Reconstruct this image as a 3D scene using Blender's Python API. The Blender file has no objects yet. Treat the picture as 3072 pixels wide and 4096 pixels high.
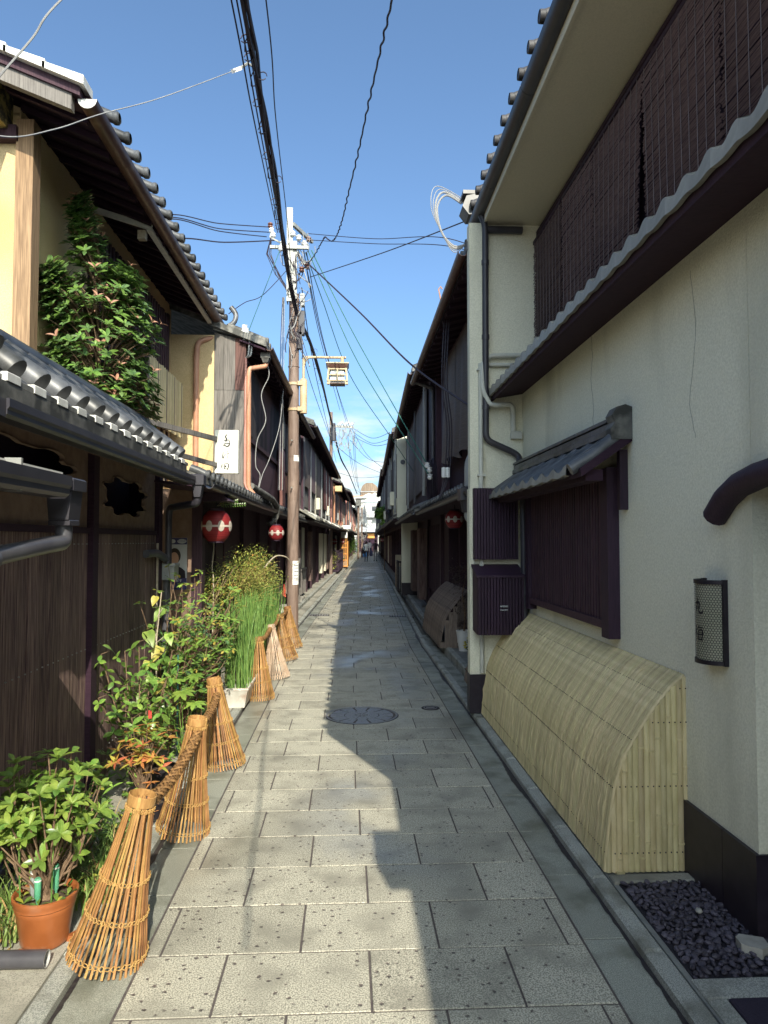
import bpy, bmesh, math, random
from mathutils import Vector, Matrix
from mathutils.geometry import tessellate_polygon
sc = bpy.context.scene
COL = sc.collection
RN = random.Random(11)
PI = math.pi

# ---------------------------------------------------------------- camera
cam_d = bpy.data.cameras.new("camera")
cam = bpy.data.objects.new("camera", cam_d)
COL.objects.link(cam)
sc.camera = cam
cam.location = (0, 0, 1.62)
cam.rotation_euler = (math.radians(90 + 2.316), 0, math.radians(-2.897))
cam_d.sensor_fit = 'HORIZONTAL'
cam_d.sensor_width = 36.0
cam_d.lens = 36.0 * 2843 / 3072
cam_d.clip_start = 0.05
cam_d.clip_end = 3000

# ---------------------------------------------------------------- light
SUN = Vector((-1.0, 4.9, -3.5)).normalized()      # the way the light travels
world = bpy.data.worlds.new("World")
sc.world = world
world.use_nodes = True
wn = world.node_tree.nodes
wl = world.node_tree.links
bg = wn["Background"]
sky = wn.new("ShaderNodeTexSky")
sky.sky_type = 'NISHITA'
sky.sun_disc = False
sky.sun_elevation = math.asin(-SUN.z)
sky.sun_rotation = math.atan2(-SUN.x, -SUN.y)
sky.altitude = 50
sky.air_density = 0.65
sky.dust_density = 3.4
sky.ozone_density = 3.2
# thin cloud low over the horizon
tc = wn.new("ShaderNodeTexCoord")
sep = wn.new("ShaderNodeSeparateXYZ")
wl.new(tc.outputs["Generated"], sep.inputs[0])
mp = wn.new("ShaderNodeMapping")
mp.inputs["Scale"].default_value = (7, 7, 26)
wl.new(tc.outputs["Generated"], mp.inputs[0])
ns = wn.new("ShaderNodeTexNoise")
ns.inputs["Scale"].default_value = 1.1
ns.inputs["Detail"].default_value = 7
ns.inputs["Roughness"].default_value = 0.6
wl.new(mp.outputs[0], ns.inputs["Vector"])
rp = wn.new("ShaderNodeValToRGB")
rp.color_ramp.elements[0].position = 0.43
rp.color_ramp.elements[1].position = 0.62
wl.new(ns.outputs["Fac"], rp.inputs[0])
el = wn.new("ShaderNodeMapRange")
el.inputs["From Min"].default_value = 0.23
el.inputs["From Max"].default_value = 0.11
wl.new(sep.outputs["Z"], el.inputs["Value"])
mu = wn.new("ShaderNodeMath")
mu.operation = 'MULTIPLY'
wl.new(rp.outputs[0], mu.inputs[0])
wl.new(el.outputs[0], mu.inputs[1])
mix = wn.new("ShaderNodeMixRGB")
mix.inputs[2].default_value = (3.3, 3.5, 3.4, 1)
wl.new(mu.outputs[0], mix.inputs[0])
tint = wn.new("ShaderNodeMixRGB")
tint.blend_type = 'MULTIPLY'
tint.inputs[0].default_value = 1.0
tint.inputs[2].default_value = (0.82, 0.95, 0.93, 1)
wl.new(sky.outputs[0], tint.inputs[1])
wl.new(tint.outputs[0], mix.inputs[1])
wl.new(mix.outputs[0], bg.inputs[0])
bg.inputs[1].default_value = 0.136

sun_d = bpy.data.lights.new("sun", 'SUN')
sun_d.energy = 2.8
sun_d.angle = math.radians(0.32)
sun_d.color = (1.0, 0.92, 0.76)
sun = bpy.data.objects.new("sun", sun_d)
COL.objects.link(sun)
sun.rotation_euler = SUN.to_track_quat('-Z', 'Y').to_euler()
sun.location = (4, -16, 14)

sc.view_settings.view_transform = 'Standard'
sc.view_settings.look = 'None'
sc.view_settings.gamma = 1.0
sc.view_settings.exposure = 1.3
sc.render.engine = 'CYCLES'
sc.cycles.use_denoising = True
sc.cycles.max_bounces = 7
sc.cycles.transparent_max_bounces = 8

# ---------------------------------------------------------------- helpers
def bendx(y):
    """the lane turns slightly to the east eleven metres on"""
    return 0.03 * max(0.0, y - 11.0)

class MB:
    """collects shapes into one mesh"""
    def __init__(s):
        s.v = []; s.f = []
    def add(s, vs, fs):
        b = len(s.v)
        s.v += [tuple(p) for p in vs]
        s.f += [tuple(i + b for i in q) for q in fs]
        return s
    def box(s, x0, x1, y0, y1, z0, z1):
        v = [(x, y, z) for z in (z0, z1) for y in (y0, y1) for x in (x0, x1)]
        return s.add(v, [(0, 2, 3, 1), (4, 5, 7, 6), (0, 1, 5, 4), (2, 6, 7, 3), (0, 4, 6, 2), (1, 3, 7, 5)])
    def slab(s, x0, x1, y0, y1, z0, z1, b=0.006):
        """a box whose top edges are eased"""
        v = [(x0, y0, z0), (x1, y0, z0), (x1, y1, z0), (x0, y1, z0),
             (x0, y0, z1 - b), (x1, y0, z1 - b), (x1, y1, z1 - b), (x0, y1, z1 - b),
             (x0 + b, y0 + b, z1), (x1 - b, y0 + b, z1), (x1 - b, y1 - b, z1), (x0 + b, y1 - b, z1)]
        f = [(3, 2, 1, 0), (8, 9, 10, 11)]
        for k in range(4):
            n = (k + 1) % 4
            f += [(k, n, n + 4, k + 4), (k + 4, n + 4, n + 8, k + 8)]
        return s.add(v, f)
    def bar(s, a, b, w, h, up=(0, 0, 1)):
        """a rectangular bar from a to b"""
        a = Vector(a); b = Vector(b); d = (b - a).normalized(); u = Vector(up)
        if abs(d.dot(u)) > 0.95: u = Vector((1, 0, 0))
        r = d.cross(u).normalized() * w / 2; t = r.cross(d).normalized() * h / 2
        v = [p + i * r + j * t for p in (a, b) for i, j in ((-1, -1), (1, -1), (1, 1), (-1, 1))]
        return s.add(v, [(0, 1, 2, 3), (7, 6, 5, 4), (0, 4, 5, 1), (1, 5, 6, 2), (2, 6, 7, 3), (3, 7, 4, 0)])
    def tube(s, pts, r, n=8, cap=True):
        pts = [Vector(p) for p in pts]
        m = len(pts)
        rs = list(r) if isinstance(r, (list, tuple)) else [r] * m
        t0 = (pts[1] - pts[0]).normalized()
        u = t0.cross(Vector((0, 0, 1)))
        if u.length < 0.05: u = t0.cross(Vector((0, 1, 0)))
        u.normalize()
        vs = []
        for i, p in enumerate(pts):
            t = (pts[min(i + 1, m - 1)] - pts[max(i - 1, 0)])
            if t.length < 1e-9: t = t0
            t.normalize()
            u = (u - t * u.dot(t))
            if u.length < 1e-6: u = t.orthogonal()
            u.normalize()
            w = t.cross(u)
            vs += [p + rs[i] * (math.cos(2 * PI * k / n) * u + math.sin(2 * PI * k / n) * w) for k in range(n)]
        fs = [(i * n + k, i * n + (k + 1) % n, (i + 1) * n + (k + 1) % n, (i + 1) * n + k) for i in range(m - 1) for k in range(n)]
        if cap:
            fs += [tuple(range(n - 1, -1, -1)), tuple((m - 1) * n + k for k in range(n))]
        return s.add(vs, fs)
    def lathe(s, prof, n=20, c=(0, 0, 0), a0=0, a1=2 * PI, ax='z'):
        full = abs(a1 - a0 - 2 * PI) < 1e-6
        k = n if full else n + 1
        vs = []
        for r, z in prof:
            for i in range(k):
                a = a0 + (a1 - a0) * i / n
                p = (r * math.cos(a), r * math.sin(a), z)
                if ax == 'y': p = (p[0], p[2], p[1])
                if ax == 'x': p = (p[2], p[0], p[1])
                vs.append((p[0] + c[0], p[1] + c[1], p[2] + c[2]))
        fs = []
        for j in range(len(prof) - 1):
            for i in range(n):
                i2 = (i + 1) % k
                fs.append((j * k + i, j * k + i2, (j + 1) * k + i2, (j + 1) * k + i))
        return s.add(vs, fs)
    def loft(s, rows, closed=False):
        k = len(rows[0])
        vs = [p for r in rows for p in r]
        fs = [(i * k + j, i * k + (j + 1) % k, (i + 1) * k + (j + 1) % k, (i + 1) * k + j)
              for i in range(len(rows) - 1) for j in range(k if closed else k - 1)]
        return s.add(vs, fs)
    def prism(s, poly, a, b, plane='xz'):
        """poly (2D) swept from a to b along the third axis"""
        def P(p, t):
            return {'xz': (p[0], t, p[1]), 'yz': (t, p[0], p[1]), 'xy': (p[0], p[1], t)}[plane]
        n = len(poly)
        tri = tessellate_polygon([[Vector((p[0], p[1], 0)) for p in poly]])
        vs = [P(p, a) for p in poly] + [P(p, b) for p in poly]
        fs = [tuple(t) for t in tri] + [tuple(i + n for i in reversed(t)) for t in tri]
        fs += [(i, (i + 1) % n, (i + 1) % n + n, i + n) for i in range(n)]
        return s.add(vs, fs)
    def mesh(s, name, mat, smooth=False, bend=False):
        me = bpy.data.meshes.new(name)
        vs = [(x + bendx(y), y, z) for x, y, z in s.v] if bend else s.v
        me.from_pydata(vs, [], s.f)
        bm = bmesh.new(); bm.from_mesh(me)
        bmesh.ops.recalc_face_normals(bm, faces=bm.faces)
        bm.to_mesh(me); bm.free()
        if smooth:
            me.shade_smooth()
            try: me.set_sharp_from_angle(angle=math.radians(38))
            except Exception: pass
        me.materials.append(mat)
        return me
    def build(s, name, mat, parent=None, smooth=False, bend=False, **tags):
        return link(name, s.mesh(name, mat, smooth, bend), parent, **tags)

def link(name, data, parent=None, mw=None, **tags):
    o = bpy.data.objects.new(name, data)
    COL.objects.link(o)
    if parent is not None:
        o.parent = parent
        if parent.get("_w"):
            o.matrix_parent_inverse = Matrix.Translation(parent.location).inverted()
    if mw is not None:
        o.matrix_basis = mw
    tag(o, **tags)
    return o

def tag(o, label=None, cat=None, group=None, kind=None):
    if label: o["label"] = label
    if cat: o["category"] = cat
    if group: o["group"] = group
    if kind: o["kind"] = kind
    return o

THINGS = []
def thing(name, label, cat, loc=(0, 0, 0), group=None, local=False):
    """an Empty at the thing's base; its parts are given in world coordinates unless local"""
    o = bpy.data.objects.new(name, None)
    COL.objects.link(o)
    o.location = loc
    o.empty_display_size = 0.1
    if not local:
        o["_w"] = 1
        THINGS.append(o)
    return tag(o, label, cat, group)

def copy_tree(src, loc=None, rot=None, scale=None, parent=None, label=None, group=None):
    c = src.copy(); COL.objects.link(c)
    if parent is not None: c.parent = parent
    if loc is not None: c.location = loc
    if rot is not None: c.rotation_euler = rot
    if scale is not None: c.scale = scale
    tag(c, label, None, group)
    for ch in [x for x in KIDS.get(src.name, [])]:
        d = ch.copy(); COL.objects.link(d); d.parent = c
        for g in KIDS.get(ch.name, []):
            e = g.copy(); COL.objects.link(e); e.parent = d
    return c
KIDS = {}
def note_kids(root):
    for o in COL.objects:
        if o.parent is not None and (o.parent is root or o.parent.parent is root):
            KIDS.setdefault(o.parent.name, [])
            if o not in KIDS[o.parent.name]: KIDS[o.parent.name].append(o)

# ---------------------------------------------------------------- materials
def nd(t, kind, **kw):
    n = t.nodes.new(kind)
    for k, v in kw.items():
        setattr(n, k, v)
    return n

def mat(name, c1, c2=None, s=6.0, st=(1, 1, 1), rough=0.7, bump=0.0, bs=None, metal=0.0, rnd=0.0,
        spec=0.4, detail=5, lo=0.35, hi=0.65, stain=None, stain_s=1.2, stain_st=(1, 1, 1), stain_at=(0.5, 0.7),
        speck=None, speck_s=260.0, trans=0.0, bd=0.004, hue=0.0, coat=0.0):
    m = bpy.data.materials.new(name)
    m.use_nodes = True
    t = m.node_tree; L = t.links
    b = t.nodes["Principled BSDF"]
    b.inputs["Roughness"].default_value = rough
    b.inputs["Metallic"].default_value = metal
    b.inputs["Specular IOR Level"].default_value = spec
    if coat: b.inputs["Coat Weight"].default_value = coat
    tc = nd(t, "ShaderNodeTexCoord")
    mp = nd(t, "ShaderNodeMapping")
    mp.inputs["Scale"].default_value = st
    L.new(tc.outputs["Object"], mp.inputs[0])
    nz = nd(t, "ShaderNodeTexNoise")
    nz.inputs["Scale"].default_value = s
    nz.inputs["Detail"].default_value = detail
    nz.inputs["Roughness"].default_value = 0.6
    L.new(mp.outputs[0], nz.inputs["Vector"])
    rp = nd(t, "ShaderNodeValToRGB")
    rp.color_ramp.elements[0].position = lo
    rp.color_ramp.elements[1].position = hi
    rp.color_ramp.elements[0].color = (*c1, 1)
    rp.color_ramp.elements[1].color = (*(c2 or tuple(x * 1.15 for x in c1)), 1)
    L.new(nz.outputs["Fac"], rp.inputs[0])
    col = rp.outputs[0]
    if stain:
        m2 = nd(t, "ShaderNodeMapping"); m2.inputs["Scale"].default_value = stain_st
        L.new(tc.outputs["Object"], m2.inputs[0])
        n2 = nd(t, "ShaderNodeTexNoise"); n2.inputs["Scale"].default_value = stain_s; n2.inputs["Detail"].default_value = 6
        L.new(m2.outputs[0], n2.inputs["Vector"])
        r2 = nd(t, "ShaderNodeMapRange")
        r2.inputs["From Min"].default_value = stain_at[0]; r2.inputs["From Max"].default_value = stain_at[1]
        L.new(n2.outputs["Fac"], r2.inputs["Value"])
        x = nd(t, "ShaderNodeMixRGB"); x.inputs[2].default_value = (*stain, 1)
        L.new(r2.outputs[0], x.inputs[0]); L.new(col, x.inputs[1])
        col = x.outputs[0]
    if speck:
        n3 = nd(t, "ShaderNodeTexNoise"); n3.inputs["Scale"].default_value = speck_s; n3.inputs["Detail"].default_value = 2
        L.new(tc.outputs["Object"], n3.inputs["Vector"])
        r3 = nd(t, "ShaderNodeMapRange"); r3.inputs["From Min"].default_value = 0.5; r3.inputs["From Max"].default_value = 0.62
        L.new(n3.outputs["Fac"], r3.inputs["Value"])
        x = nd(t, "ShaderNodeMixRGB"); x.inputs[2].default_value = (*speck, 1)
        L.new(r3.outputs[0], x.inputs[0]); L.new(col, x.inputs[1])
        col = x.outputs[0]
    if rnd or hue:
        oi = nd(t, "ShaderNodeObjectInfo")
        hv = nd(t, "ShaderNodeHueSaturation")
        mr = nd(t, "ShaderNodeMapRange")
        mr.inputs["To Min"].default_value = 1 - rnd; mr.inputs["To Max"].default_value = 1 + rnd
        L.new(oi.outputs["Random"], mr.inputs["Value"])
        L.new(mr.outputs[0], hv.inputs["Value"])
        if hue:
            mh = nd(t, "ShaderNodeMapRange")
            mh.inputs["To Min"].default_value = 0.5 - hue; mh.inputs["To Max"].default_value = 0.5 + hue
            fr = nd(t, "ShaderNodeMath", operation='FRACT'); ml = nd(t, "ShaderNodeMath", operation='MULTIPLY')
            ml.inputs[1].default_value = 7.31
            L.new(oi.outputs["Random"], ml.inputs[0]); L.new(ml.outputs[0], fr.inputs[0]); L.new(fr.outputs[0], mh.inputs["Value"])
            L.new(mh.outputs[0], hv.inputs["Hue"])
        L.new(col, hv.inputs["Color"])
        col = hv.outputs[0]
    L.new(col, b.inputs["Base Color"])
    if bump:
        bp = nd(t, "ShaderNodeBump")
        bp.inputs["Strength"].default_value = bump
        bp.inputs["Distance"].default_value = bd
        if bs:
            n4 = nd(t, "ShaderNodeTexNoise"); n4.inputs["Scale"].default_value = bs; n4.inputs["Detail"].default_value = 3
            L.new(tc.outputs["Object"], n4.inputs["Vector"])
            L.new(n4.outputs["Fac"], bp.inputs["Height"])
        else:
            L.new(nz.outputs["Fac"], bp.inputs["Height"])
        L.new(bp.outputs[0], b.inputs["Normal"])
    if trans:
        tr = nd(t, "ShaderNodeBsdfTranslucent")
        L.new(col, tr.inputs[0])
        ms = nd(t, "ShaderNodeMixShader"); ms.inputs[0].default_value = trans
        out = t.nodes["Material Output"]
        L.new(b.outputs[0], ms.inputs[1]); L.new(tr.outputs[0], ms.inputs[2]); L.new(ms.outputs[0], out.inputs[0])
    return m

def granite(name, light, dark, pits=True, damp=(0.50, 0.62), dirt=(0.255, 0.245, 0.20), dirt_at=(0.48, 0.72), fleck=300.0):
    """bush-hammered granite: salt-and-pepper grain, chisel pits, damp and dirty patches"""
    m = mat(name, dark, light, s=fleck, lo=0.42, hi=0.58, rough=0.62, bump=0.35, bd=0.002, rnd=0.10, detail=2,
            stain=dirt, stain_s=4.5, stain_at=dirt_at)
    t = m.node_tree; L = t.links; b = t.nodes["Principled BSDF"]
    geo = nd(t, "ShaderNodeNewGeometry")
    col = b.inputs["Base Color"].links[0].from_socket
    # damp patches darken and shine
    n = nd(t, "ShaderNodeTexNoise"); n.inputs["Scale"].default_value = 1.15; n.inputs["Detail"].default_value = 7
    mp = nd(t, "ShaderNodeMapping"); mp.inputs["Location"].default_value = (3.1, 8.2, 0); mp.inputs["Scale"].default_value = (1, 0.7, 1)
    L.new(geo.outputs["Position"], mp.inputs[0]); L.new(mp.outputs[0], n.inputs["Vector"])
    r = nd(t, "ShaderNodeMapRange"); r.inputs["From Min"].default_value = damp[0]; r.inputs["From Max"].default_value = damp[1]
    L.new(n.outputs["Fac"], r.inputs["Value"])
    x = nd(t, "ShaderNodeMixRGB", blend_type='MULTIPLY'); x.inputs[2].default_value = (0.80, 0.80, 0.80, 1)
    L.new(r.outputs[0], x.inputs[0]); L.new(col, x.inputs[1])
    col = x.outputs[0]
    rr = nd(t, "ShaderNodeMapRange"); rr.inputs["To Min"].default_value = 0.66; rr.inputs["To Max"].default_value = 0.30
    L.new(r.outputs[0], rr.inputs["Value"]); L.new(rr.outputs[0], b.inputs["Roughness"])
    if pits:
        nw = nd(t, "ShaderNodeTexNoise"); nw.inputs["Scale"].default_value = 60
        L.new(geo.outputs["Position"], nw.inputs["Vector"])
        wm = nd(t, "ShaderNodeVectorMath", operation='SCALE'); wm.inputs["Scale"].default_value = 0.016
        L.new(nw.outputs["Color"], wm.inputs[0])
        wa = nd(t, "ShaderNodeVectorMath", operation='ADD')
        L.new(geo.outputs["Position"], wa.inputs[0]); L.new(wm.outputs[0], wa.inputs[1])
        fl = nd(t, "ShaderNodeMapping"); fl.inputs["Scale"].default_value = (1, 1, 0)
        L.new(wa.outputs[0], fl.inputs[0])
        v = nd(t, "ShaderNodeTexVoronoi"); v.inputs["Scale"].default_value = 27; v.inputs["Randomness"].default_value = 0.7
        L.new(fl.outputs[0], v.inputs["Vector"])
        pr = nd(t, "ShaderNodeMapRange"); pr.inputs["From Min"].default_value = 0.25; pr.inputs["From Max"].default_value = 0.13
        L.new(v.outputs["Distance"], pr.inputs["Value"])
        sv = nd(t, "ShaderNodeSeparateColor"); L.new(v.outputs["Color"], sv.inputs[0])
        gt = nd(t, "ShaderNodeMapRange"); gt.inputs["From Min"].default_value = 0.0; gt.inputs["From Max"].default_value = 0.35
        L.new(sv.outputs[0], gt.inputs["Value"])
        pm = nd(t, "ShaderNodeMath", operation='MULTIPLY')
        L.new(pr.outputs[0], pm.inputs[0]); L.new(gt.outputs[0], pm.inputs[1])
        y = nd(t, "ShaderNodeMixRGB", blend_type='MULTIPLY'); y.inputs[2].default_value = (0.34, 0.30, 0.33, 1)
        L.new(pm.outputs[0], y.inputs[0]); L.new(col, y.inputs[1])
        col = y.outputs[0]
        bp = nd(t, "ShaderNodeBump", invert=True); bp.inputs["Strength"].default_value = 0.7; bp.inputs["Distance"].default_value = 0.004
        L.new(pm.outputs[0], bp.inputs["Height"])
        old = b.inputs["Normal"].links[0].from_node
        L.new(old.outputs[0], bp.inputs["Normal"]); L.new(bp.outputs[0], b.inputs["Normal"])
    L.new(col, b.inputs["Base Color"])
    return m

K = {}
K['paver'] = granite('granite_paver', (0.56, 0.535, 0.435), (0.225, 0.22, 0.18), fleck=170.0)
K['gutter_slab'] = granite('gutter_granite', (0.40, 0.41, 0.35), (0.20, 0.21, 0.18), pits=False, damp=(0.45, 0.62), dirt=(0.14, 0.145, 0.11))
K['kerb'] = granite('kerb_granite', (0.46, 0.47, 0.42), (0.23, 0.24, 0.22), pits=False, damp=(0.6, 0.8), dirt=(0.14, 0.14, 0.11), fleck=220)
K['joint'] = mat('joint_mortar', (0.075, 0.062, 0.062), (0.12, 0.105, 0.095), s=30, rough=0.9)
K['concrete'] = mat('old_concrete', (0.30, 0.29, 0.24), (0.46, 0.44, 0.37), s=5, rough=0.85, bump=0.25, bs=160, stain=(0.13, 0.13, 0.10), stain_s=1.6, stain_at=(0.48, 0.66), speck=(0.22, 0.21, 0.18), speck_s=240)
K['dark_concrete'] = mat('damp_concrete', (0.17, 0.175, 0.165), (0.25, 0.25, 0.23), s=7, rough=0.8, bump=0.2, bs=150)
K['ground'] = mat('bare_ground', (0.12, 0.11, 0.09), (0.18, 0.17, 0.14), s=2, rough=0.95)
K['stucco'] = mat('pale_stucco', (0.68, 0.665, 0.52), (0.82, 0.80, 0.645), s=90, rough=0.92, bump=0.7, bs=130, bd=0.006, spec=0.15, detail=3, stain=(0.46, 0.45, 0.345), stain_s=1.5, stain_st=(1, 1.5, 0.35), stain_at=(0.50, 0.82))
K['stucco_soffit'] = mat('cream_stucco', (0.58, 0.54, 0.42), (0.66, 0.61, 0.48), s=110, rough=0.92, bump=0.5, bs=190, spec=0.15)
K['ochre'] = mat('ochre_stucco', (0.57, 0.43, 0.235), (0.70, 0.54, 0.31), s=90, rough=0.93, bump=0.6, bs=170, bd=0.006, spec=0.12, detail=3, stain=(0.46, 0.34, 0.15), stain_s=1.1, stain_at=(0.5, 0.8))
K['plaster'] = mat('brown_plaster', (0.17, 0.115, 0.085), (0.22, 0.155, 0.12), s=14, rough=0.9, bump=0.15, bs=90, spec=0.2)
K['plinth'] = mat('black_stone', (0.016, 0.011, 0.018), (0.026, 0.02, 0.028), s=14, rough=0.42, rnd=0.1)
K['black_wood'] = mat('black_stained_wood', (0.018, 0.006, 0.018), (0.034, 0.014, 0.032), s=9, st=(16, 16, 1.2), rough=0.62, bump=0.2, rnd=0.18)
K['dark_wood'] = mat('dark_wood', (0.030, 0.011, 0.023), (0.062, 0.030, 0.040), s=7, st=(14, 14, 1.0), rough=0.72, bump=0.35, rnd=0.2)
K['eave_wood'] = mat('sooty_eave_wood', (0.019, 0.005, 0.016), (0.032, 0.012, 0.025), s=7, st=(1, 14, 14), rough=0.85)
K['board'] = mat('weathered_board', (0.045, 0.019, 0.030), (0.38, 0.27, 0.21), s=5.5, st=(22, 22, 0.7), rough=0.85, bump=1.0, bd=0.016, rnd=0.3, lo=0.34, hi=0.80)
K['grey_board'] = mat('grey_weathered_board', (0.10, 0.092, 0.085), (0.20, 0.185, 0.17), s=5, st=(20, 20, 0.8), rough=0.85, bump=0.35, rnd=0.18)
K['red_board'] = mat('red_brown_board', (0.10, 0.05, 0.045), (0.19, 0.10, 0.085), s=5, st=(20, 20, 0.8), rough=0.85, bump=0.3, rnd=0.15)
K['post'] = mat('sun_bleached_post', (0.15, 0.09, 0.05), (0.40, 0.265, 0.15), s=4.2, st=(18, 18, 0.8), rough=0.75, bump=0.5, lo=0.3, hi=0.7)
K['lichen'] = mat('lichened_beam', (0.05, 0.045, 0.03), (0.34, 0.27, 0.09), s=14, rough=0.9, lo=0.45, hi=0.6, bump=0.4)
K['tile'] = mat('smoked_roof_tile', (0.058, 0.062, 0.068), (0.115, 0.12, 0.128), s=9, rough=0.42, rnd=0.20, bump=0.08, spec=0.5, stain=(0.035, 0.036, 0.034), stain_s=6, stain_at=(0.46, 0.66))
K['tile_light'] = mat('pale_roof_tile', (0.21, 0.205, 0.175), (0.31, 0.30, 0.255), s=9, rough=0.5, rnd=0.16, spec=0.4, stain=(0.17, 0.17, 0.15), stain_s=7, stain_at=(0.5, 0.72))
K['tile_old'] = mat('old_roof_tile', (0.10, 0.10, 0.095), (0.19, 0.185, 0.165), s=12, rough=0.7, rnd=0.25, stain=(0.05, 0.05, 0.045), stain_s=9, stain_at=(0.46, 0.62))
K['mortar'] = mat('white_mortar', (0.55, 0.55, 0.52), (0.68, 0.68, 0.64), s=20, rough=0.85, rnd=0.1)
K['gutter'] = mat('dark_gutter', (0.028, 0.026, 0.034), (0.042, 0.04, 0.048), s=5, rough=0.42, spec=0.5, rnd=0.1)
K['brown_gutter'] = mat('brown_gutter', (0.085, 0.040, 0.03), (0.13, 0.065, 0.05), s=5, rough=0.42, spec=0.4, stain=(0.17, 0.11, 0.085), stain_s=9, stain_at=(0.55, 0.7))
K['copper_pipe'] = mat('salmon_pipe', (0.40, 0.20, 0.12), (0.50, 0.27, 0.17), s=6, rough=0.5)
K['pink_pipe'] = mat('faded_pink_pipe', (0.42, 0.19, 0.16), (0.52, 0.26, 0.21), s=6, rough=0.55)
K['white_pipe'] = mat('off_white_pipe', (0.46, 0.46, 0.40), (0.54, 0.54, 0.47), s=8, rough=0.5)
K['grey_pipe'] = mat('grey_pipe', (0.055, 0.054, 0.064), (0.085, 0.085, 0.095), s=8, rough=0.38, spec=0.5)
K['pvc_inside'] = mat('pale_pipe_bore', (0.42, 0.42, 0.41), (0.48, 0.48, 0.46), s=9, rough=0.5)
K['bamboo'] = mat('blond_bamboo', (0.475, 0.395, 0.205), (0.61, 0.52, 0.30), s=7, st=(5, 5, 1), rough=0.45, rnd=0.15, hue=0.008, spec=0.35)
K['bamboo_old'] = mat('greyed_bamboo', (0.13, 0.10, 0.08), (0.22, 0.17, 0.135), s=9, st=(8, 8, 1), rough=0.7, rnd=0.25)
K['basket'] = mat('amber_bamboo', (0.25, 0.125, 0.045), (0.43, 0.24, 0.09), s=14, st=(4, 4, 0.8), rough=0.5, rnd=0.34, hue=0.016, spec=0.35)
K['basket_pale'] = mat('bleached_bamboo', (0.42, 0.29, 0.20), (0.60, 0.46, 0.34), s=10, st=(4, 4, 0.6), rough=0.55, rnd=0.2)
K['rope'] = mat('straw_lashing', (0.40, 0.23, 0.07), (0.52, 0.33, 0.12), s=30, rough=0.7)
K['weave'] = mat('brown_wickerwork', (0.24, 0.125, 0.048), (0.46, 0.255, 0.10), s=26, rough=0.55, spec=0.4)
K['nail'] = mat('nail_head', (0.02, 0.012, 0.012), (0.03, 0.02, 0.02), rough=0.6)
K['pebble'] = mat('black_pebble', (0.042, 0.036, 0.052), (0.085, 0.077, 0.098), s=9, rough=0.55, rnd=0.4, spec=0.35)
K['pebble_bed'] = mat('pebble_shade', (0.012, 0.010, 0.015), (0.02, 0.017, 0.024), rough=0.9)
K['pale_stone'] = mat('pale_stone', (0.30, 0.29, 0.25), (0.42, 0.40, 0.35), s=12, rough=0.8, bump=0.4)
K['mat'] = mat('dark_door_mat', (0.022, 0.016, 0.032), (0.034, 0.028, 0.046), s=300, rough=0.95, bump=0.6, bd=0.004)
K['iron'] = mat('cast_iron', (0.20, 0.20, 0.21), (0.28, 0.28, 0.285), s=60, rough=0.45, metal=0.25, bump=0.2)
K['iron_dark'] = mat('iron_recess', (0.02, 0.016, 0.022), (0.035, 0.03, 0.036), s=40, rough=0.7)
K['black_iron'] = mat('black_iron', (0.014, 0.010, 0.016), (0.024, 0.02, 0.026), s=12, rough=0.45, metal=0.3)
K['paper_lamp'] = mat('lamp_paper', (0.54, 0.54, 0.40), (0.66, 0.65, 0.50), s=6, rough=0.6, trans=0.35)
K['ink'] = mat('brush_ink', (0.018, 0.015, 0.022), (0.022, 0.018, 0.026), rough=0.6)
K['signboard'] = mat('cream_sign_face', (0.78, 0.78, 0.68), (0.84, 0.84, 0.75), s=1.5, rough=0.4)
K['white'] = mat('white_paint', (0.72, 0.72, 0.69), (0.80, 0.80, 0.77), s=3, rough=0.6)
K['far_white'] = mat('far_white_wall', (0.46, 0.46, 0.43), (0.56, 0.56, 0.52), s=0.4, rough=0.8)
K['far_grey'] = mat('far_grey_roof', (0.28, 0.30, 0.33), (0.40, 0.42, 0.45), s=1.2, st=(1, 6, 1), rough=0.6)
K['far_rust'] = mat('rusted_sheet', (0.17, 0.12, 0.09), (0.27, 0.21, 0.15), s=1.4, st=(4, 4, 0.5), rough=0.85, rnd=0.15)
K['glass'] = mat('dark_pane', (0.03, 0.034, 0.045), (0.05, 0.055, 0.066), s=2, rough=0.12, spec=0.6)
K['sudare'] = mat('dark_reed', (0.048, 0.024, 0.042), (0.25, 0.18, 0.18), s=14, st=(1, 1.0, 50), rough=0.75, lo=0.28, hi=0.72, rnd=0.22)
K['sudare_grey'] = mat('grey_reed', (0.075, 0.06, 0.055), (0.17, 0.14, 0.125), s=8, st=(1, 0.7, 60), rough=0.8, lo=0.3, hi=0.7, bump=0.4, rnd=0.15)
K['sudare_red'] = mat('red_brown_reed', (0.11, 0.035, 0.03), (0.21, 0.075, 0.062), s=8, st=(1, 0.7, 60), rough=0.8, lo=0.3, hi=0.7, rnd=0.15)
K['string'] = mat('reed_string', (0.13, 0.105, 0.11), (0.19, 0.16, 0.16), rough=0.8)
K['net'] = mat('dark_netting', (0.02, 0.016, 0.02), (0.045, 0.04, 0.042), s=30, st=(1, 20, 3), rough=0.85)
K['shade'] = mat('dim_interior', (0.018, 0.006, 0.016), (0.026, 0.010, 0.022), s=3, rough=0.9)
K['pole'] = mat('brown_steel_pole', (0.145, 0.098, 0.076), (0.215, 0.155, 0.125), s=5, st=(6, 6, 0.7), rough=0.62, stain=(0.26, 0.19, 0.15), stain_s=3, stain_at=(0.55, 0.75))
K['galv'] = mat('galvanised_steel', (0.24, 0.245, 0.23), (0.34, 0.345, 0.32), s=12, rough=0.5, metal=0.3)
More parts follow.
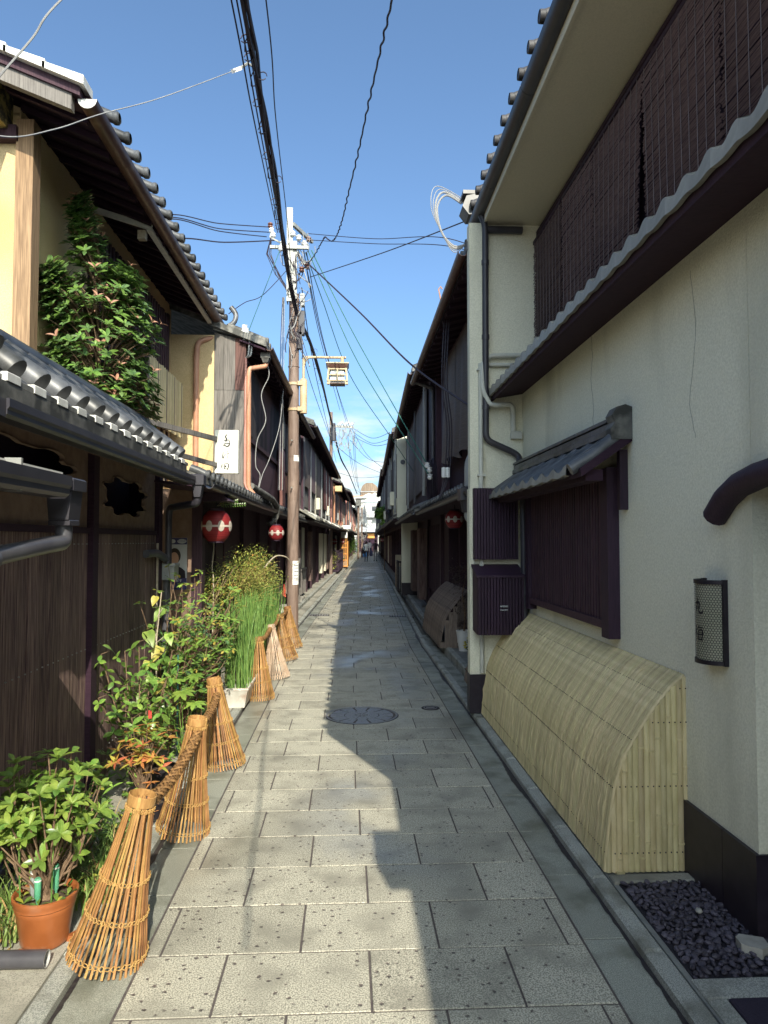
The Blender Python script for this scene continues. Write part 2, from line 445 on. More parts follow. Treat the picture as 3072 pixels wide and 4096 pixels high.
K['lamp_tan'] = mat('tan_lamp_paint', (0.40, 0.30, 0.175), (0.50, 0.385, 0.24), s=6, rough=0.55, rnd=0.04)
K['cable'] = mat('black_cable', (0.018, 0.012, 0.022), (0.028, 0.02, 0.032), rough=0.6)
K['cable_grey'] = mat('grey_cable', (0.24, 0.24, 0.24), (0.32, 0.32, 0.31), rough=0.6)
K['cable_green'] = mat('green_cable', (0.03, 0.11, 0.095), (0.05, 0.16, 0.135), rough=0.5)
K['porcelain'] = mat('white_porcelain', (0.72, 0.73, 0.72), (0.80, 0.81, 0.80), rough=0.25, spec=0.6)
K['porcelain_brown'] = mat('brown_porcelain', (0.14, 0.055, 0.035), (0.2, 0.085, 0.055), rough=0.3)
K['lantern_red'] = mat('red_lantern_paper', (0.17, 0.011, 0.015), (0.27, 0.024, 0.026), s=5, st=(0.6, 0.6, 12), rough=0.6, trans=0.15)
K['lantern_white'] = mat('white_lantern_band', (0.42, 0.37, 0.32), (0.56, 0.50, 0.43), s=5, st=(0.6, 0.6, 12), rough=0.6, trans=0.15)
K['terracotta'] = mat('glazed_terracotta', (0.27, 0.085, 0.026), (0.36, 0.12, 0.04), s=7, rough=0.28, spec=0.5, stain=(0.36, 0.20, 0.13), stain_s=9, stain_at=(0.56, 0.78))
K['brown_pot'] = mat('brown_pot', (0.11, 0.052, 0.036), (0.16, 0.08, 0.056), s=9, rough=0.55)
K['black_pot'] = mat('black_nursery_pot', (0.014, 0.012, 0.015), (0.022, 0.019, 0.024), rough=0.45)
K['trough'] = mat('white_trough', (0.56, 0.54, 0.48), (0.68, 0.66, 0.60), s=9, rough=0.4, stain=(0.38, 0.23, 0.16), stain_s=7, stain_at=(0.5, 0.7))
K['soil'] = mat('potting_soil', (0.05, 0.035, 0.022), (0.11, 0.08, 0.05), s=60, rough=0.95, bump=0.8, bd=0.01)
K['stem'] = mat('brown_stem', (0.12, 0.075, 0.045), (0.24, 0.16, 0.10), s=40, rough=0.8)
K['stem_pale'] = mat('pale_stem', (0.34, 0.29, 0.21), (0.46, 0.40, 0.30), s=40, rough=0.8)
K['leaf_lime'] = mat('lime_leaf', (0.13, 0.245, 0.04), (0.30, 0.42, 0.085), s=16, rough=0.42, rnd=0.25, hue=0.02, trans=0.28, spec=0.45)
K['leaf_yellow'] = mat('yellow_leaf', (0.44, 0.40, 0.055), (0.55, 0.50, 0.09), s=16, rough=0.45, rnd=0.15, trans=0.3)
K['leaf_mid'] = mat('mid_green_leaf', (0.09, 0.18, 0.032), (0.19, 0.32, 0.07), s=16, rough=0.3, rnd=0.28, hue=0.015, trans=0.2, spec=0.5)
K['leaf_deep'] = mat('glossy_deep_leaf', (0.06, 0.115, 0.035), (0.14, 0.22, 0.075), s=14, rough=0.22, rnd=0.35, hue=0.02, trans=0.12, spec=0.6)
K['leaf_dry'] = mat('dry_pink_leaf', (0.34, 0.17, 0.10), (0.46, 0.25, 0.17), s=16, rough=0.6, rnd=0.2, trans=0.2)
K['leaf_orange'] = mat('orange_leaf', (0.46, 0.17, 0.06), (0.56, 0.30, 0.09), s=16, rough=0.42, rnd=0.2, hue=0.03, trans=0.28)
K['leaf_gold'] = mat('golden_leaf', (0.36, 0.33, 0.05), (0.46, 0.44, 0.10), s=16, rough=0.42, rnd=0.2, hue=0.03, trans=0.28)
K['leaf_fine'] = mat('fine_yellow_green_leaf', (0.26, 0.31, 0.055), (0.48, 0.49, 0.13), s=5, rough=0.5, trans=0.25)
K['horsetail'] = mat('horsetail_green', (0.045, 0.13, 0.028), (0.20, 0.31, 0.075), s=22, st=(6, 6, 0.4), rough=0.5)
K['twig_gold'] = mat('golden_twig', (0.30, 0.23, 0.07), (0.42, 0.33, 0.12), s=9, rough=0.7)
K['grass'] = mat('grass_blade', (0.12, 0.22, 0.04), (0.27, 0.36, 0.11), s=9, rough=0.5, trans=0.2)
K['grass_dry'] = mat('dry_blade', (0.36, 0.22, 0.075), (0.48, 0.34, 0.16), s=9, rough=0.7)
K['shade_plant'] = mat('dull_purple_leaf', (0.05, 0.032, 0.03), (0.09, 0.062, 0.052), s=9, rough=0.6)
K['skin'] = mat('skin', (0.42, 0.26, 0.18), (0.46, 0.29, 0.2), rough=0.6)
K['hair'] = mat('dark_hair', (0.03, 0.022, 0.02), (0.04, 0.03, 0.026), rough=0.6)
K['cloth_black'] = mat('black_cloth', (0.013, 0.010, 0.016), (0.02, 0.016, 0.022), rough=0.85)
K['cloth_grey'] = mat('grey_cloth', (0.55, 0.56, 0.56), (0.65, 0.66, 0.66), rough=0.85)
K['cloth_taupe'] = mat('taupe_cloth', (0.22, 0.20, 0.19), (0.27, 0.25, 0.235), rough=0.85)
K['cloth_navy'] = mat('navy_cloth', (0.03, 0.036, 0.085), (0.045, 0.05, 0.11), rough=0.8)
K['blue'] = mat('blue_plastic', (0.06, 0.20, 0.48), (0.08, 0.25, 0.55), rough=0.5)
K['orange_wood'] = mat('orange_varnished_wood', (0.55, 0.24, 0.055), (0.66, 0.31, 0.085), s=5, st=(9, 9, 1), rough=0.5, rnd=0.08)
K['cardboard'] = mat('cardboard', (0.30, 0.20, 0.12), (0.36, 0.25, 0.16), rough=0.85)
K['poster'] = mat('poster_paper', (0.40, 0.43, 0.45), (0.46, 0.49, 0.50), rough=0.5)
K['poster_navy'] = mat('poster_navy', (0.03, 0.03, 0.10), (0.04, 0.04, 0.13), rough=0.5)
K['poster_red'] = mat('poster_red', (0.45, 0.06, 0.05), (0.5, 0.08, 0.06), rough=0.5)
K['flower'] = mat('yellow_petal', (0.62, 0.50, 0.05), (0.70, 0.58, 0.09), rough=0.6)
K['red'] = mat('red_tag', (0.56, 0.05, 0.04), (0.62, 0.08, 0.06), rough=0.5)
K['vial'] = mat('green_feeder', (0.13, 0.46, 0.27), (0.2, 0.55, 0.34), rough=0.15, spec=0.6, trans=0.3)
K['vial_clear'] = mat('clear_feeder', (0.40, 0.44, 0.44), (0.5, 0.54, 0.54), rough=0.15, spec=0.6, trans=0.4)
K['hopper'] = mat('pale_grey_hopper', (0.24, 0.25, 0.25), (0.31, 0.32, 0.315), s=5, rough=0.4)

K['lamp_glass'] = mat('frosted_pane', (0.50, 0.54, 0.50), (0.58, 0.62, 0.58), s=3, rough=0.3)
K['silt'] = mat('wet_silt', (0.022, 0.016, 0.02), (0.05, 0.045, 0.04), s=40, rough=0.5)
K['moss'] = mat('dirty_edge', (0.11, 0.115, 0.085), (0.19, 0.19, 0.15), s=40, rough=0.9)
K['tile_dark'] = mat('dark_tile_end', (0.035, 0.034, 0.038), (0.065, 0.063, 0.066), s=9, rough=0.6, rnd=0.2)
def smooth_path(P_, n=8):
    P_ = [Vector(p) for p in P_]; out = []
    for i in range(len(P_) - 1):
        p0 = P_[max(i - 1, 0)]; p1 = P_[i]; p2 = P_[i + 1]; p3 = P_[min(i + 2, len(P_) - 1)]
        for j in range(n):
            t = j / n
            out.append(0.5 * ((2 * p1) + (-p0 + p2) * t + (2 * p0 - 5 * p1 + 4 * p2 - p3) * t * t + (-p0 + 3 * p1 - 3 * p2 + p3) * t ** 3))
    out.append(P_[-1]); return out
# ---------------------------------------------------------------- ground, lane, kerbs
def struct(name, mb, m, **kw):
    return mb.build(name, m, kind='structure', **kw)

struct('ground', MB().box(-160, 160, -60, 400, -0.6, -0.10), K['ground'])
def bent_sheet(x0, x1, y0, y1, z0, z1, step=2.0):
    mb = MB(); n = max(1, int((y1 - y0) / step))
    rows = []
    for i in range(n + 1):
        y = y0 + (y1 - y0) * i / n; b = bendx(y)
        rows.append([(x0 + b, y, z0), (x0 + b, y, z1), (x1 + b, y, z1), (x1 + b, y, z0)])
    mb.loft(rows, True)
    mb.add(rows[0], [(0, 1, 2, 3)]); mb.add(rows[-1], [(3, 2, 1, 0)])
    return mb
street = struct('street', bent_sheet(-1.02, 1.16, -12, 130, -0.095, -0.0035), K['joint'])

JA = [-0.793, -0.477, 0.077, 0.617, 0.955]
JB = [-0.793, -0.73, -0.205, 0.347, 0.889, 0.955]
far = MB()
yr = 2.513 - 0.369 * 6
k = 0
MH = (0.131, 6.686, 0.345)                          # manhole and the stones cut round it
while yr < 95:
    js = JA if k % 2 == 0 else JB
    off = RN.uniform(-0.03, 0.03)
    js = [js[0]] + [j + (off if 0.3 > abs(j) or abs(j) < 0.7 else 0) for j in js[1:-1]] + [js[-1]]
    dpt = 0.369 if yr < 13 else 0.385
    for a, b in zip(js[:-1], js[1:]):
        g = 0.0045
        z = RN.uniform(-0.0008, 0.0012)
        if yr < 14.5:
            if abs((yr + dpt / 2) - MH[1]) < 0.55 and a < MH[0] + 0.37 and b > MH[0] - 0.37:
                # cut the stone round the manhole
                poly = []
                cor = [(a + g, yr + g), (b - g, yr + g), (b - g, yr + dpt - g), (a + g, yr + dpt - g)]
                pts = []
                for i in range(4):
                    p, q = cor[i], cor[(i + 1) % 4]
                    for t in range(12):
                        pts.append((p[0] + (q[0] - p[0]) * t / 12, p[1] + (q[1] - p[1]) * t / 12))
                for p in pts:
                    d = Vector((p[0] - MH[0], p[1] - MH[1]))
                    if d.length < MH[2]:
                        # slide to the rim, staying inside the stone
                        best = None
                        for s_ in range(0, 360, 3):
                            q = (MH[0] + MH[2] * math.cos(math.radians(s_)), MH[1] + MH[2] * math.sin(math.radians(s_)))
                            if a + g <= q[0] <= b - g and yr + g <= q[1] <= yr + dpt - g:
                                e = (q[0] - p[0]) ** 2 + (q[1] - p[1]) ** 2
                                if best is None or e < best[0]: best = (e, q)
                        if best is None: continue
                        p = best[1]
                    if not poly or (abs(poly[-1][0] - p[0]) + abs(poly[-1][1] - p[1])) > 0.004: poly.append(p)
                if len(poly) > 3:
                    if abs(poly[0][0] - poly[-1][0]) + abs(poly[0][1] - poly[-1][1]) < 0.004: poly.pop()
                    try: MB().prism(poly, -0.05, z, 'xy').build('paver', K['paver'], street)
                    except Exception: pass
                continue
            MB().slab(a + g, b - g, yr + g, yr + dpt - g, -0.05, z, 0.002).build('paver', K['paver'], street, bend=True)
        else:
            far.slab(a + g, b - g, yr + g, yr + dpt - g, -0.05, z, 0.004)
    yr += dpt; k += 1
far.build('paving', K['paver'], street, bend=True, kind='stuff')

farg = MB(); fark = MB()
for side in (-1, 1):
    y = -6.0
    while y < 95:
        L_ = RN.uniform(0.50, 0.60) if y < 14 else 0.6
        x0, x1 = (-1.0, -0.799) if side < 0 else (0.961, 1.14)
        mbx = MB().slab(x0, x1, y, y + L_ - 0.006, -0.05, RN.uniform(-0.0014, 0.0006), 0.002) if y < 14 else None
        if mbx: mbx.build('gutter_stone', K['gutter_slab'], street, bend=True)
        else: farg.slab(x0, x1, y, y + L_ - 0.006, -0.05, -0.001, 0.002)
        y += L_
    y = -6.0
    while y < 95:
        L_ = RN.uniform(0.55, 0.62)
        x0, x1 = (-1.085, -1.004) if side < 0 else (1.144, 1.222)
        if y < 14: MB().slab(x0, x1, y, y + L_ - 0.005, -0.06, 0.046 + RN.uniform(-0.002, 0.002), 0.012).build('kerb_stone', K['kerb'], street, bend=True)
        else: fark.slab(x0, x1, y, y + L_ - 0.005, -0.06, 0.046, 0.012)
        y += L_
farg.build('gutter_paving', K['gutter_slab'], street, bend=True, kind='stuff')
fark.build('kerb_line', K['kerb'], street, bend=True, kind='stuff')

pav_l = struct('pavement_left', bent_sheet(-2.9, -1.087, -12, 95, -0.06, 0.040), K['concrete'])
# raised stone edge and doorsteps further on, west side
for y in range(0, 40):
    yy = 13.2 + y * 0.9
    if yy < 46: MB().slab(-1.36, -1.27, yy, yy + 0.89, 0.03, 0.12, 0.01).build('edging_stone', K['kerb'], pav_l, bend=True)
MB().box(-2.4, -1.365, 13.2, 46, 0.03, 0.105).build('raised_paving', K['concrete'], pav_l, bend=True)
for yy in (15.2, 17.6): MB().slab(-1.75, -1.34, yy, yy + 1.0, 0.1, 0.19, 0.012).build('door_step', K['pale_stone'], pav_l, bend=True)

pav_r = struct('pavement_right', MB().box(1.224, 1.9, -12, 6.5, -0.06, 0.040).box(1.224, 1.40, 6.5, 95, -0.06, 0.004), K['dark_concrete'], bend=True)
pl_r = bent_sheet(1.47, 2.6, 6.62, 95, -0.06, 0.105)
pl_r.build('raised_paving', K['dark_concrete'], pav_r)
for i in range(26):
    y0 = 6.62 + i * 0.62
    MB().slab(1.38, 1.465, y0, y0 + 0.612, -0.05, 0.122, 0.012).build('edging_stone', K['kerb'], pav_r, bend=True)
for i in range(9):
    y0 = 6.62 + i * 0.62
    MB().slab(1.228, 1.372, y0, y0 + 0.61, -0.05, 0.012, 0.005).build('channel_stone', K['gutter_slab'], pav_r, bend=True)
# granite margin round the doormat, and the mat
MB().slab(1.232, 1.62, 2.445, 2.555, 0.0, 0.052, 0.005).build('margin_stone', K['kerb'], pav_r)
MB().slab(1.232, 1.302, 1.2, 2.441, 0.0, 0.052, 0.005).build('margin_stone', K['kerb'], pav_r)
MB().slab(1.226, 1.62, 3.272, 3.345, 0.0, 0.056, 0.006).build('margin_stone', K['concrete'], pav_r)
MB().slab(1.306, 2.1, 1.2, 2.436, 0.03, 0.058, 0.006).build('door_mat', K['mat'], label='dark fibre doormat set in the granite margin by the doorway', cat='doormat')

# silt lying along the foot of the kerbs
for x_, s_ in ((1.1435, -1), (-1.0035, 1)):
    y = 1.5; rows = []
    while y < 30:
        wv = 0.012 + 0.022 * max(0, math.sin(y * 1.7) * 0.5 + 0.5 * math.sin(y * 5.3 + 1)) + RN.uniform(0, 0.008)
        rows.append([(x_ + bendx(y), y, 0.0038), (x_ + s_ * wv + bendx(y), y, 0.0026)])
        y += 0.03 if y < 12 else 0.15
    MB().loft(rows).build('silt_line', K['silt'], street, kind='stuff')
# manhole
mh = thing('manhole_cover', 'round cast iron manhole cover with ringed pattern set in the paving', 'manhole', (MH[0], MH[1], 0))
MB().lathe([(0.0, -0.03), (0.325, -0.03), (0.338, -0.03), (0.338, 0.001), (0.322, 0.001), (0.318, -0.012), (0.300, -0.012), (0.298, -0.006), (0.0, -0.006)], 48, (MH[0], MH[1], 0)).build('base_plate', K['iron_dark'], mh, True)
MB().lathe([(0.322, -0.02), (0.335, 0.004), (0.318, 0.006), (0.314, -0.02)], 48, (MH[0], MH[1], 0)).build('outer_ring', K['iron'], mh, True)
for r0, r1, nn in ((0.165, 0.29, 12), (0.075, 0.155, 8)):
    for i in range(nn):
        a0 = 2 * PI * i / nn + 0.05 + PI / nn; a1 = a0 + 2 * PI / nn - 0.10
        mbp = MB()
        n = 6
        lo = [(MH[0] + r * math.cos(a0 + (a1 - a0) * j / n), MH[1] + r * math.sin(a0 + (a1 - a0) * j / n)) for r in (r0, r1) for j in (range(n + 1) if r == r0 else range(n, -1, -1))]
        mbp.prism(lo, -0.02, 0.001, 'xy').build('pattern_block', K['iron'], mh)
        am = (a0 + a1) / 2; rm = (r0 + r1) / 2
        MB().lathe([(0.018, -0.002), (0.018, 0.0045), (0.011, 0.0045), (0.011, -0.002)], 12, (MH[0] + rm * math.cos(am), MH[1] + rm * math.sin(am), 0)).build('boss', K['iron'], mh)
st = MB()
for i in range(6):
    a = PI / 6 + PI * i / 3
    st.bar((MH[0] + 0.012 * math.cos(a), MH[1] + 0.012 * math.sin(a), 0), (MH[0] + 0.058 * math.cos(a), MH[1] + 0.058 * math.sin(a), 0), 0.012, 0.008)
st.lathe([(0.062, -0.01), (0.062, 0.003), (0.070, 0.003), (0.070, -0.01)], 24, (MH[0], MH[1], 0))
st.build('emblem', K['iron'], mh)
vb = thing('valve_lid', 'small round iron valve lid near the gutter stones', 'valve lid', (0.80, 6.92, 0))
MB().lathe([(0.0, 0.002), (0.075, 0.002), (0.082, 0.004), (0.088, 0.002), (0.088, -0.03)], 24, (0.80, 6.92, 0.003)).build('lid', K['iron_dark'], vb, True)
MB().lathe([(0.060, 0.003), (0.060, 0.009), (0.066, 0.009), (0.066, 0.003)], 24, (0.80, 6.92, 0)).bar((0.76, 6.92, 0.007), (0.84, 6.92, 0.007), 0.012, 0.006).build('ring', K['iron'], vb)
for gx, gy, w_ in ((-0.80, 15.6, 'west'), (1.02, 15.3, 'east')):
    gr = thing('drain_grate', 'slotted iron drain grate in the %s gutter of the lane' % w_, 'grate', (gx + bendx(gy), gy, 0))
    MB().box(gx - 0.26, gx + 0.26, gy - 0.13, gy + 0.13, -0.03, 0.002).build('frame', K['iron_dark'], gr, bend=True)
    for i in range(9):
        xx = gx - 0.22 + i * 0.055
        MB().box(xx - 0.013, xx + 0.013, gy - 0.11, gy + 0.11, 0.002, 0.010).build('grate_bar', K['iron'], gr, bend=True)

# pebble bed
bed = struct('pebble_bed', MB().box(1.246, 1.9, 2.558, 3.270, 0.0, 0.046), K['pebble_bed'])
def pebble_mesh(i):
    r = random.Random(50 + i)
    mb = MB().lathe([(0.001, -0.5), (0.30, -0.42), (0.47, -0.15), (0.48, 0.12), (0.33, 0.40), (0.001, 0.5)], 8)
    sx, sy, sz = 1, r.uniform(0.62, 0.85), r.uniform(0.38, 0.58)
    mb.v = [(x * sx * (1 + 0.12 * math.sin(3 * y + i)), y * sy, z * sz * (1 + 0.15 * math.sin(4 * x + i))) for x, y, z in mb.v]
    return mb.mesh('pebble', K['pebble'], True)
PEB = [pebble_mesh(i) for i in range(8)]
def peb_mat(x, y, z, s):
    return Matrix.Translation((x, y, z)) @ Matrix.Rotation(RN.uniform(0, 6.3), 4, 'Z') @ Matrix.Rotation(RN.uniform(-0.5, 0.5), 4, 'X') @ Matrix.Rotation(RN.uniform(-0.4, 0.4), 4, 'Y') @ Matrix.Diagonal((s, s, s, 1))
placed = []
tries = 0
while len(placed) < 300 and tries < 30000:
    tries += 1
    x, y = RN.uniform(1.26, 1.66), RN.uniform(2.575, 3.255)
    s = RN.uniform(0.026, 0.044)
    if all((x - a) ** 2 + (y - b) ** 2 > (0.40 * (s + c)) ** 2 for a, b, c in placed):
        placed.append((x, y, s))
for x, y, s in placed:
    link('pebble', RN.choice(PEB), bed, peb_mat(x, y, 0.054 + RN.uniform(0, 0.006), s))
low = MB()
for i in range(420):
    me = RN.choice(PEB)
    mm = peb_mat(RN.uniform(1.255, 1.85), RN.uniform(2.565, 3.262), 0.048 + RN.uniform(-0.004, 0.004), RN.uniform(0.024, 0.038))
    low.add([mm @ v.co for v in me.vertices], [tuple(p.vertices) for p in me.polygons])
low.build('pebble_layer', K['pebble'], bed, True, kind='stuff')
MB().lathe([(0.001, -0.009), (0.012, -0.006), (0.015, 0.0), (0.011, 0.008), (0.001, 0.010)], 10, (1.47, 2.97, 0.072)).build('pebble', K['pale_stone'], bed, True)
rk = MB().prism([(1.50, 2.70), (1.56, 2.66), (1.60, 2.68), (1.61, 2.74), (1.53, 2.77), (1.505, 2.75)], 0.03, 0.085, 'xy')
rk.build('rock', K['pale_stone'], label='angular pale rock lying among the black pebbles', cat='rock')

# ---------------------------------------------------------------- brush writing
def brush(mb, strokes, place):
    """strokes: lists of (x, y, width); place(x, y, lift) gives a point on the surface"""
    lift = 0.0004
    for s in strokes:
        # smooth the stroke
        pts = []
        for i in range(len(s) - 1):
            p0 = s[max(i - 1, 0)]; p1 = s[i]; p2 = s[i + 1]; p3 = s[min(i + 2, len(s) - 1)]
            for j in range(5):
                t = j / 5
                pts.append(tuple(0.5 * ((2 * p1[c]) + (-p0[c] + p2[c]) * t + (2 * p0[c] - 5 * p1[c] + 4 * p2[c] - p3[c]) * t * t + (-p0[c] + 3 * p1[c] - 3 * p2[c] + p3[c]) * t ** 3) for c in range(3)))
        pts.append(s[-1])
        rows = []
        m = len(pts)
        for i, (x, y, w) in enumerate(pts):
            a, b = pts[max(i - 1, 0)], pts[min(i + 1, m - 1)]
            dx, dy = b[0] - a[0], b[1] - a[1]; l = math.hypot(dx, dy) or 1
            nx, ny = -dy / l * w / 2, dx / l * w / 2
            rows.append([place(x + nx, y + ny, lift), place(x - nx, y - ny, lift)])
        mb.loft(rows)
        lift += 0.00025
    return mb

MARU = [[(.48, 1, .10), (.42, .6, .14), (.28, .25, .10), (.05, .02, .03)], [(.08, .66, .08), (.55, .74, .12), (.68, .66, .16), (.62, .25, .14), (.72, .06, .15), (.95, .08, .13), (1.0, .28, .04)], [(.12, .50, .05), (.38, .38, .13), (.48, .28, .04)]]
UME = [[(.0, .70, .06), (.42, .76, .09)], [(.22, 1, .12), (.21, .5, .10), (.22, .0, .05)], [(.21, .66, .09), (.0, .30, .03)], [(.25, .60, .05), (.40, .44, .09)],
       [(.66, 1, .10), (.50, .78, .04)], [(.56, .86, .07), (.98, .90, .09)], [(.62, .70, .08), (.56, .14, .10), (.95, .17, .08)], [(.62, .70, .07), (.94, .70, .12), (.88, .02, .06)], [(.46, .42, .07), (1.02, .46, .08)], [(.76, .66, .05), (.74, .18, .05)]]

# ---------------------------------------------------------------- east side: pale stucco house
ho = thing('stucco_house', 'two storey pale stucco townhouse with black lattice window and tiled pent roof', 'house', (1.8, 3, 0))
# walls
w = MB()
w.box(1.62, 1.80, 2.775, 6.5, 0.06, 3.04)
w.box(1.62, 1.80, 0.9, 2.772, 1.86, 3.04)
w.box(1.62, 1.80, -0.95, 0.897, 0.06, 3.04)
w.build('facade_wall', K['stucco'], ho)
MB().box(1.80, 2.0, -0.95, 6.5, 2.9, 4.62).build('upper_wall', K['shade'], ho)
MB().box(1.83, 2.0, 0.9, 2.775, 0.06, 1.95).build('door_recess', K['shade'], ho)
MB().box(2.0, 6.2, -0.95, 6.62, 0.0, 4.62).build('house_body', K['stucco'], ho)
MB().box(1.127, 2.0, 6.503, 6.62, 0.05, 4.60).box(1.116, 1.127, 6.500, 6.62, 0.05, 2.10).build('wing_wall', K['stucco'], ho)
ck = smooth_path([(1.6185, 4.62, 3.0), (1.6185, 4.60, 2.84), (1.6185, 4.63, 2.70), (1.6185, 4.59, 2.52), (1.6185, 4.60, 2.40), (1.6185, 4.57, 2.30)], 6)
MB().tube([p + Vector((0, RN.uniform(-.005, .005), 0)) for p in ck], 0.0009, 4).build('hairline_crack', K['moss'], ho)
MB().tube([p + Vector((0, RN.uniform(-.006, .006), 0)) for p in smooth_path([(1.6185, 3.25, 2.9), (1.6185, 3.20, 2.6), (1.6185, 3.27, 2.3), (1.6185, 3.22, 2.1)], 7)], 0.0008, 4).build('hairline_crack', K['moss'], ho)
# plinth stones
for y0, y1 in ((2.765, 3.02), (3.024, 3.62), (3.624, 4.22), (4.224, 4.82), (4.824, 5.42), (5.424, 6.02), (6.024, 6.49)):
    MB().box(1.603, 1.79, y0, y1, 0.045, 0.385).build('plinth_stone', K['plinth'], ho)
MB().box(1.110, 1.30, 6.488, 6.625, 0.05, 0.40).build('plinth_stone', K['plinth'], ho)
# eave
MB().box(1.275, 1.80, -0.5, 6.503, 4.585, 4.625).build('soffit', K['stucco_soffit'], ho)
MB().box(1.255, 1.275, -0.5, 6.62, 4.57, 4.66).build('fascia', K['stucco_soffit'], ho)
rf = MB().prism([(1.21, 4.67), (4.4, 5.95), (4.4, 6.05), (1.21, 4.75)], -0.5, 6.70)
rf.build('roof_slab', K['tile'], ho)
def half_pipe(a, b, r, n=10, t=0.006):
    """an open half-round gutter running from a to b (along y)"""
    mb = MB()
    rows = []
    for p in (a, b):
        rows.append([(p[0] + r * math.cos(PI + PI * k / n), p[1], p[2] + r * math.sin(PI + PI * k / n)) for k in range(n + 1)] +
                    [(p[0] + (r - t) * math.cos(2 * PI - PI * k / n), p[1], p[2] + (r - t) * math.sin(2 * PI - PI * k / n)) for k in range(n + 1)])
    mb.loft(rows, True)
    k = len(rows[0])
    for q, rw in enumerate(rows):
        h = k // 2
        mb.add(rw, [(i, i + 1, k - 2 - i, k - 1 - i) for i in range(h - 1)])
    return mb
y = -0.5
while y < 6.7:
    half_pipe((1.225, y, 4.70), (1.225, min(y + 1.28, 6.72), 4.70), 0.066).build('gutter', K['gutter'], ho, True)
    y += 1.285
def roll(parent, x0, z0, x1, z1, y, r, m, name='roll_tile', bend=False, disc=True):
    """a half-round cover tile running up the slope, with a round end"""
    mb = MB()
    mb.tube([(x0, y, z0), ((x0 + x1) / 2, y, (z0 + z1) / 2 + 0.004), (x1, y, z1)], r, 10)
    if disc: 
        s_ = 1 if x1 > x0 else -1
        mb.lathe([(r * 1.12, -0.012), (r * 1.18, 0.0), (r * 1.18, 0.02), (r * 0.9, 0.03)], 12, (x0 - 0.004 * s_, y, z0), ax='x')
        mb.lathe([(0.0, -0.008), (r * 1.12, -0.008)], 12, (x0 - 0.004 * s_, y, z0), ax='x')
    return mb.build(name, m, parent, True, bend)
for i in range(27):
    yy = -0.42 + i * 0.268
    roll(ho, 1.168, 4.80, 1.55, 4.955, yy, 0.034, K['tile_dark'])
MB().prism([(1.17, -0.502), (4.0, -0.502), (4.0, -1.7), (1.64, -1.7)], 4.66, 4.74, 'xy').build('eave_shadow_caster', K['tile'], ho)  # unseen slab added to slant the shadow edge on the paving
# far verge ornament
MB().prism([(1.14, 4.72), (1.30, 4.72), (1.33, 4.85), (1.25, 4.93), (1.12, 4.90), (1.08, 4.80)], 6.58, 6.80).build('verge_tile', K['tile'], ho)
MB().box(1.09, 1.32, 6.60, 6.78, 4.93, 4.965).build('verge_tile', K['tile'], ho)
# rail over the blinds
rl = MB().box(1.755, 1.785, -0.9, 6.47, 4.475, 4.512)
rl.build('blind_rail', K['black_wood'], ho)
MB().box(1.74, 1.77, -0.9, 6.49, 4.385, 4.41).build('blind_rail', K['black_wood'], ho)
for yy in (6.44, 5.18, 3.92, 2.7, 1.5):
    MB().box(1.752, 1.788, yy - 0.022, yy + 0.022, 4.40, 4.473).build('rail_hanger', K['black_wood'], ho)
# pent roof between the storeys
pr = MB().prism([(1.335, 2.935), (1.62, 2.985), (1.80, 3.00), (1.80, 3.10), (1.335, 2.985)], -0.95, 6.50)
pr.build('pent_roof_board', K['eave_wood'], ho)
MB().box(1.325, 1.345, -0.95, 6.50, 2.915, 2.985).build('pent_fascia', K['eave_wood'], ho)
def pantile(w_, depth, rise, drop=0.055):
    """one wavy eave tile: starts at the origin, w_ wide along y, rising towards +x"""
    n = 10
    mb = MB()
    def zz(t):
        return 0.030 * (0.5 + 0.5 * math.cos(2 * PI * (t - 0.12))) ** 1.3 - 0.010 * math.sin(PI * t)
    top = [[(x, w_ * t / n, zz(t / n) + rise * x / depth) for t in range(n + 1)] for x in (0, depth * 0.5, depth)]
    bot = [[(p[0], p[1], p[2] - 0.018) for p in r] for r in top]
    lip = [(0.0, w_ * t / n, zz(t / n) * 0.25 - drop) for t in range(n + 1)]
    lip2 = [(0.022, p[1], p[2]) for p in lip]
    mb.loft([lip2, lip, top[0], top[1], top[2]])
    mb.loft([bot[2], bot[1], [(0.022, p[1], p[2]) for p in bot[0]]])
    mb.add(top[0] + lip, [(0, 11, 12, 1)]) if False else None
    return mb
PT = pantile(0.184, 0.50, 0.135).mesh('eave_tile', K['tile_light'], True)
yy = -0.5
while yy < 6.45:
    link('eave_tile', PT, ho, Matrix.Translation((1.296, yy, 3.005)) @ Matrix.Rotation(RN.uniform(-0.012, 0.012), 4, 'X'))
    yy += 0.1835
# window
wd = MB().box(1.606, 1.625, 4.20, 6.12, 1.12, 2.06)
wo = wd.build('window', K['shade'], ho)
for y0, y1 in ((4.175, 4.295), (6.055, 6.145)):
    MB().box(1.548, 1.625, y0, y1, 1.035, 2.06).build('window_post', K['black_wood'], wo)
MB().box(1.555, 1.62, 4.296, 6.054, 1.085, 1.135).build('sill', K['dark_wood'], wo)
for i in range(34):
    y0 = 4.305 + i * 0.0515
    MB().box(1.572, 1.600, y0, y0 + 0.029, 1.136, 2.06).build('lattice_slat', K['dark_wood'], wo)
MB().box(1.572, 1.622, 4.03, 4.075, 1.80, 2.15).build('bracket', K['black_wood'], ho)
MB().box(1.33, 1.622, 6.42, 6.47, 2.0, 2.06).build('bracket', K['black_wood'], ho)
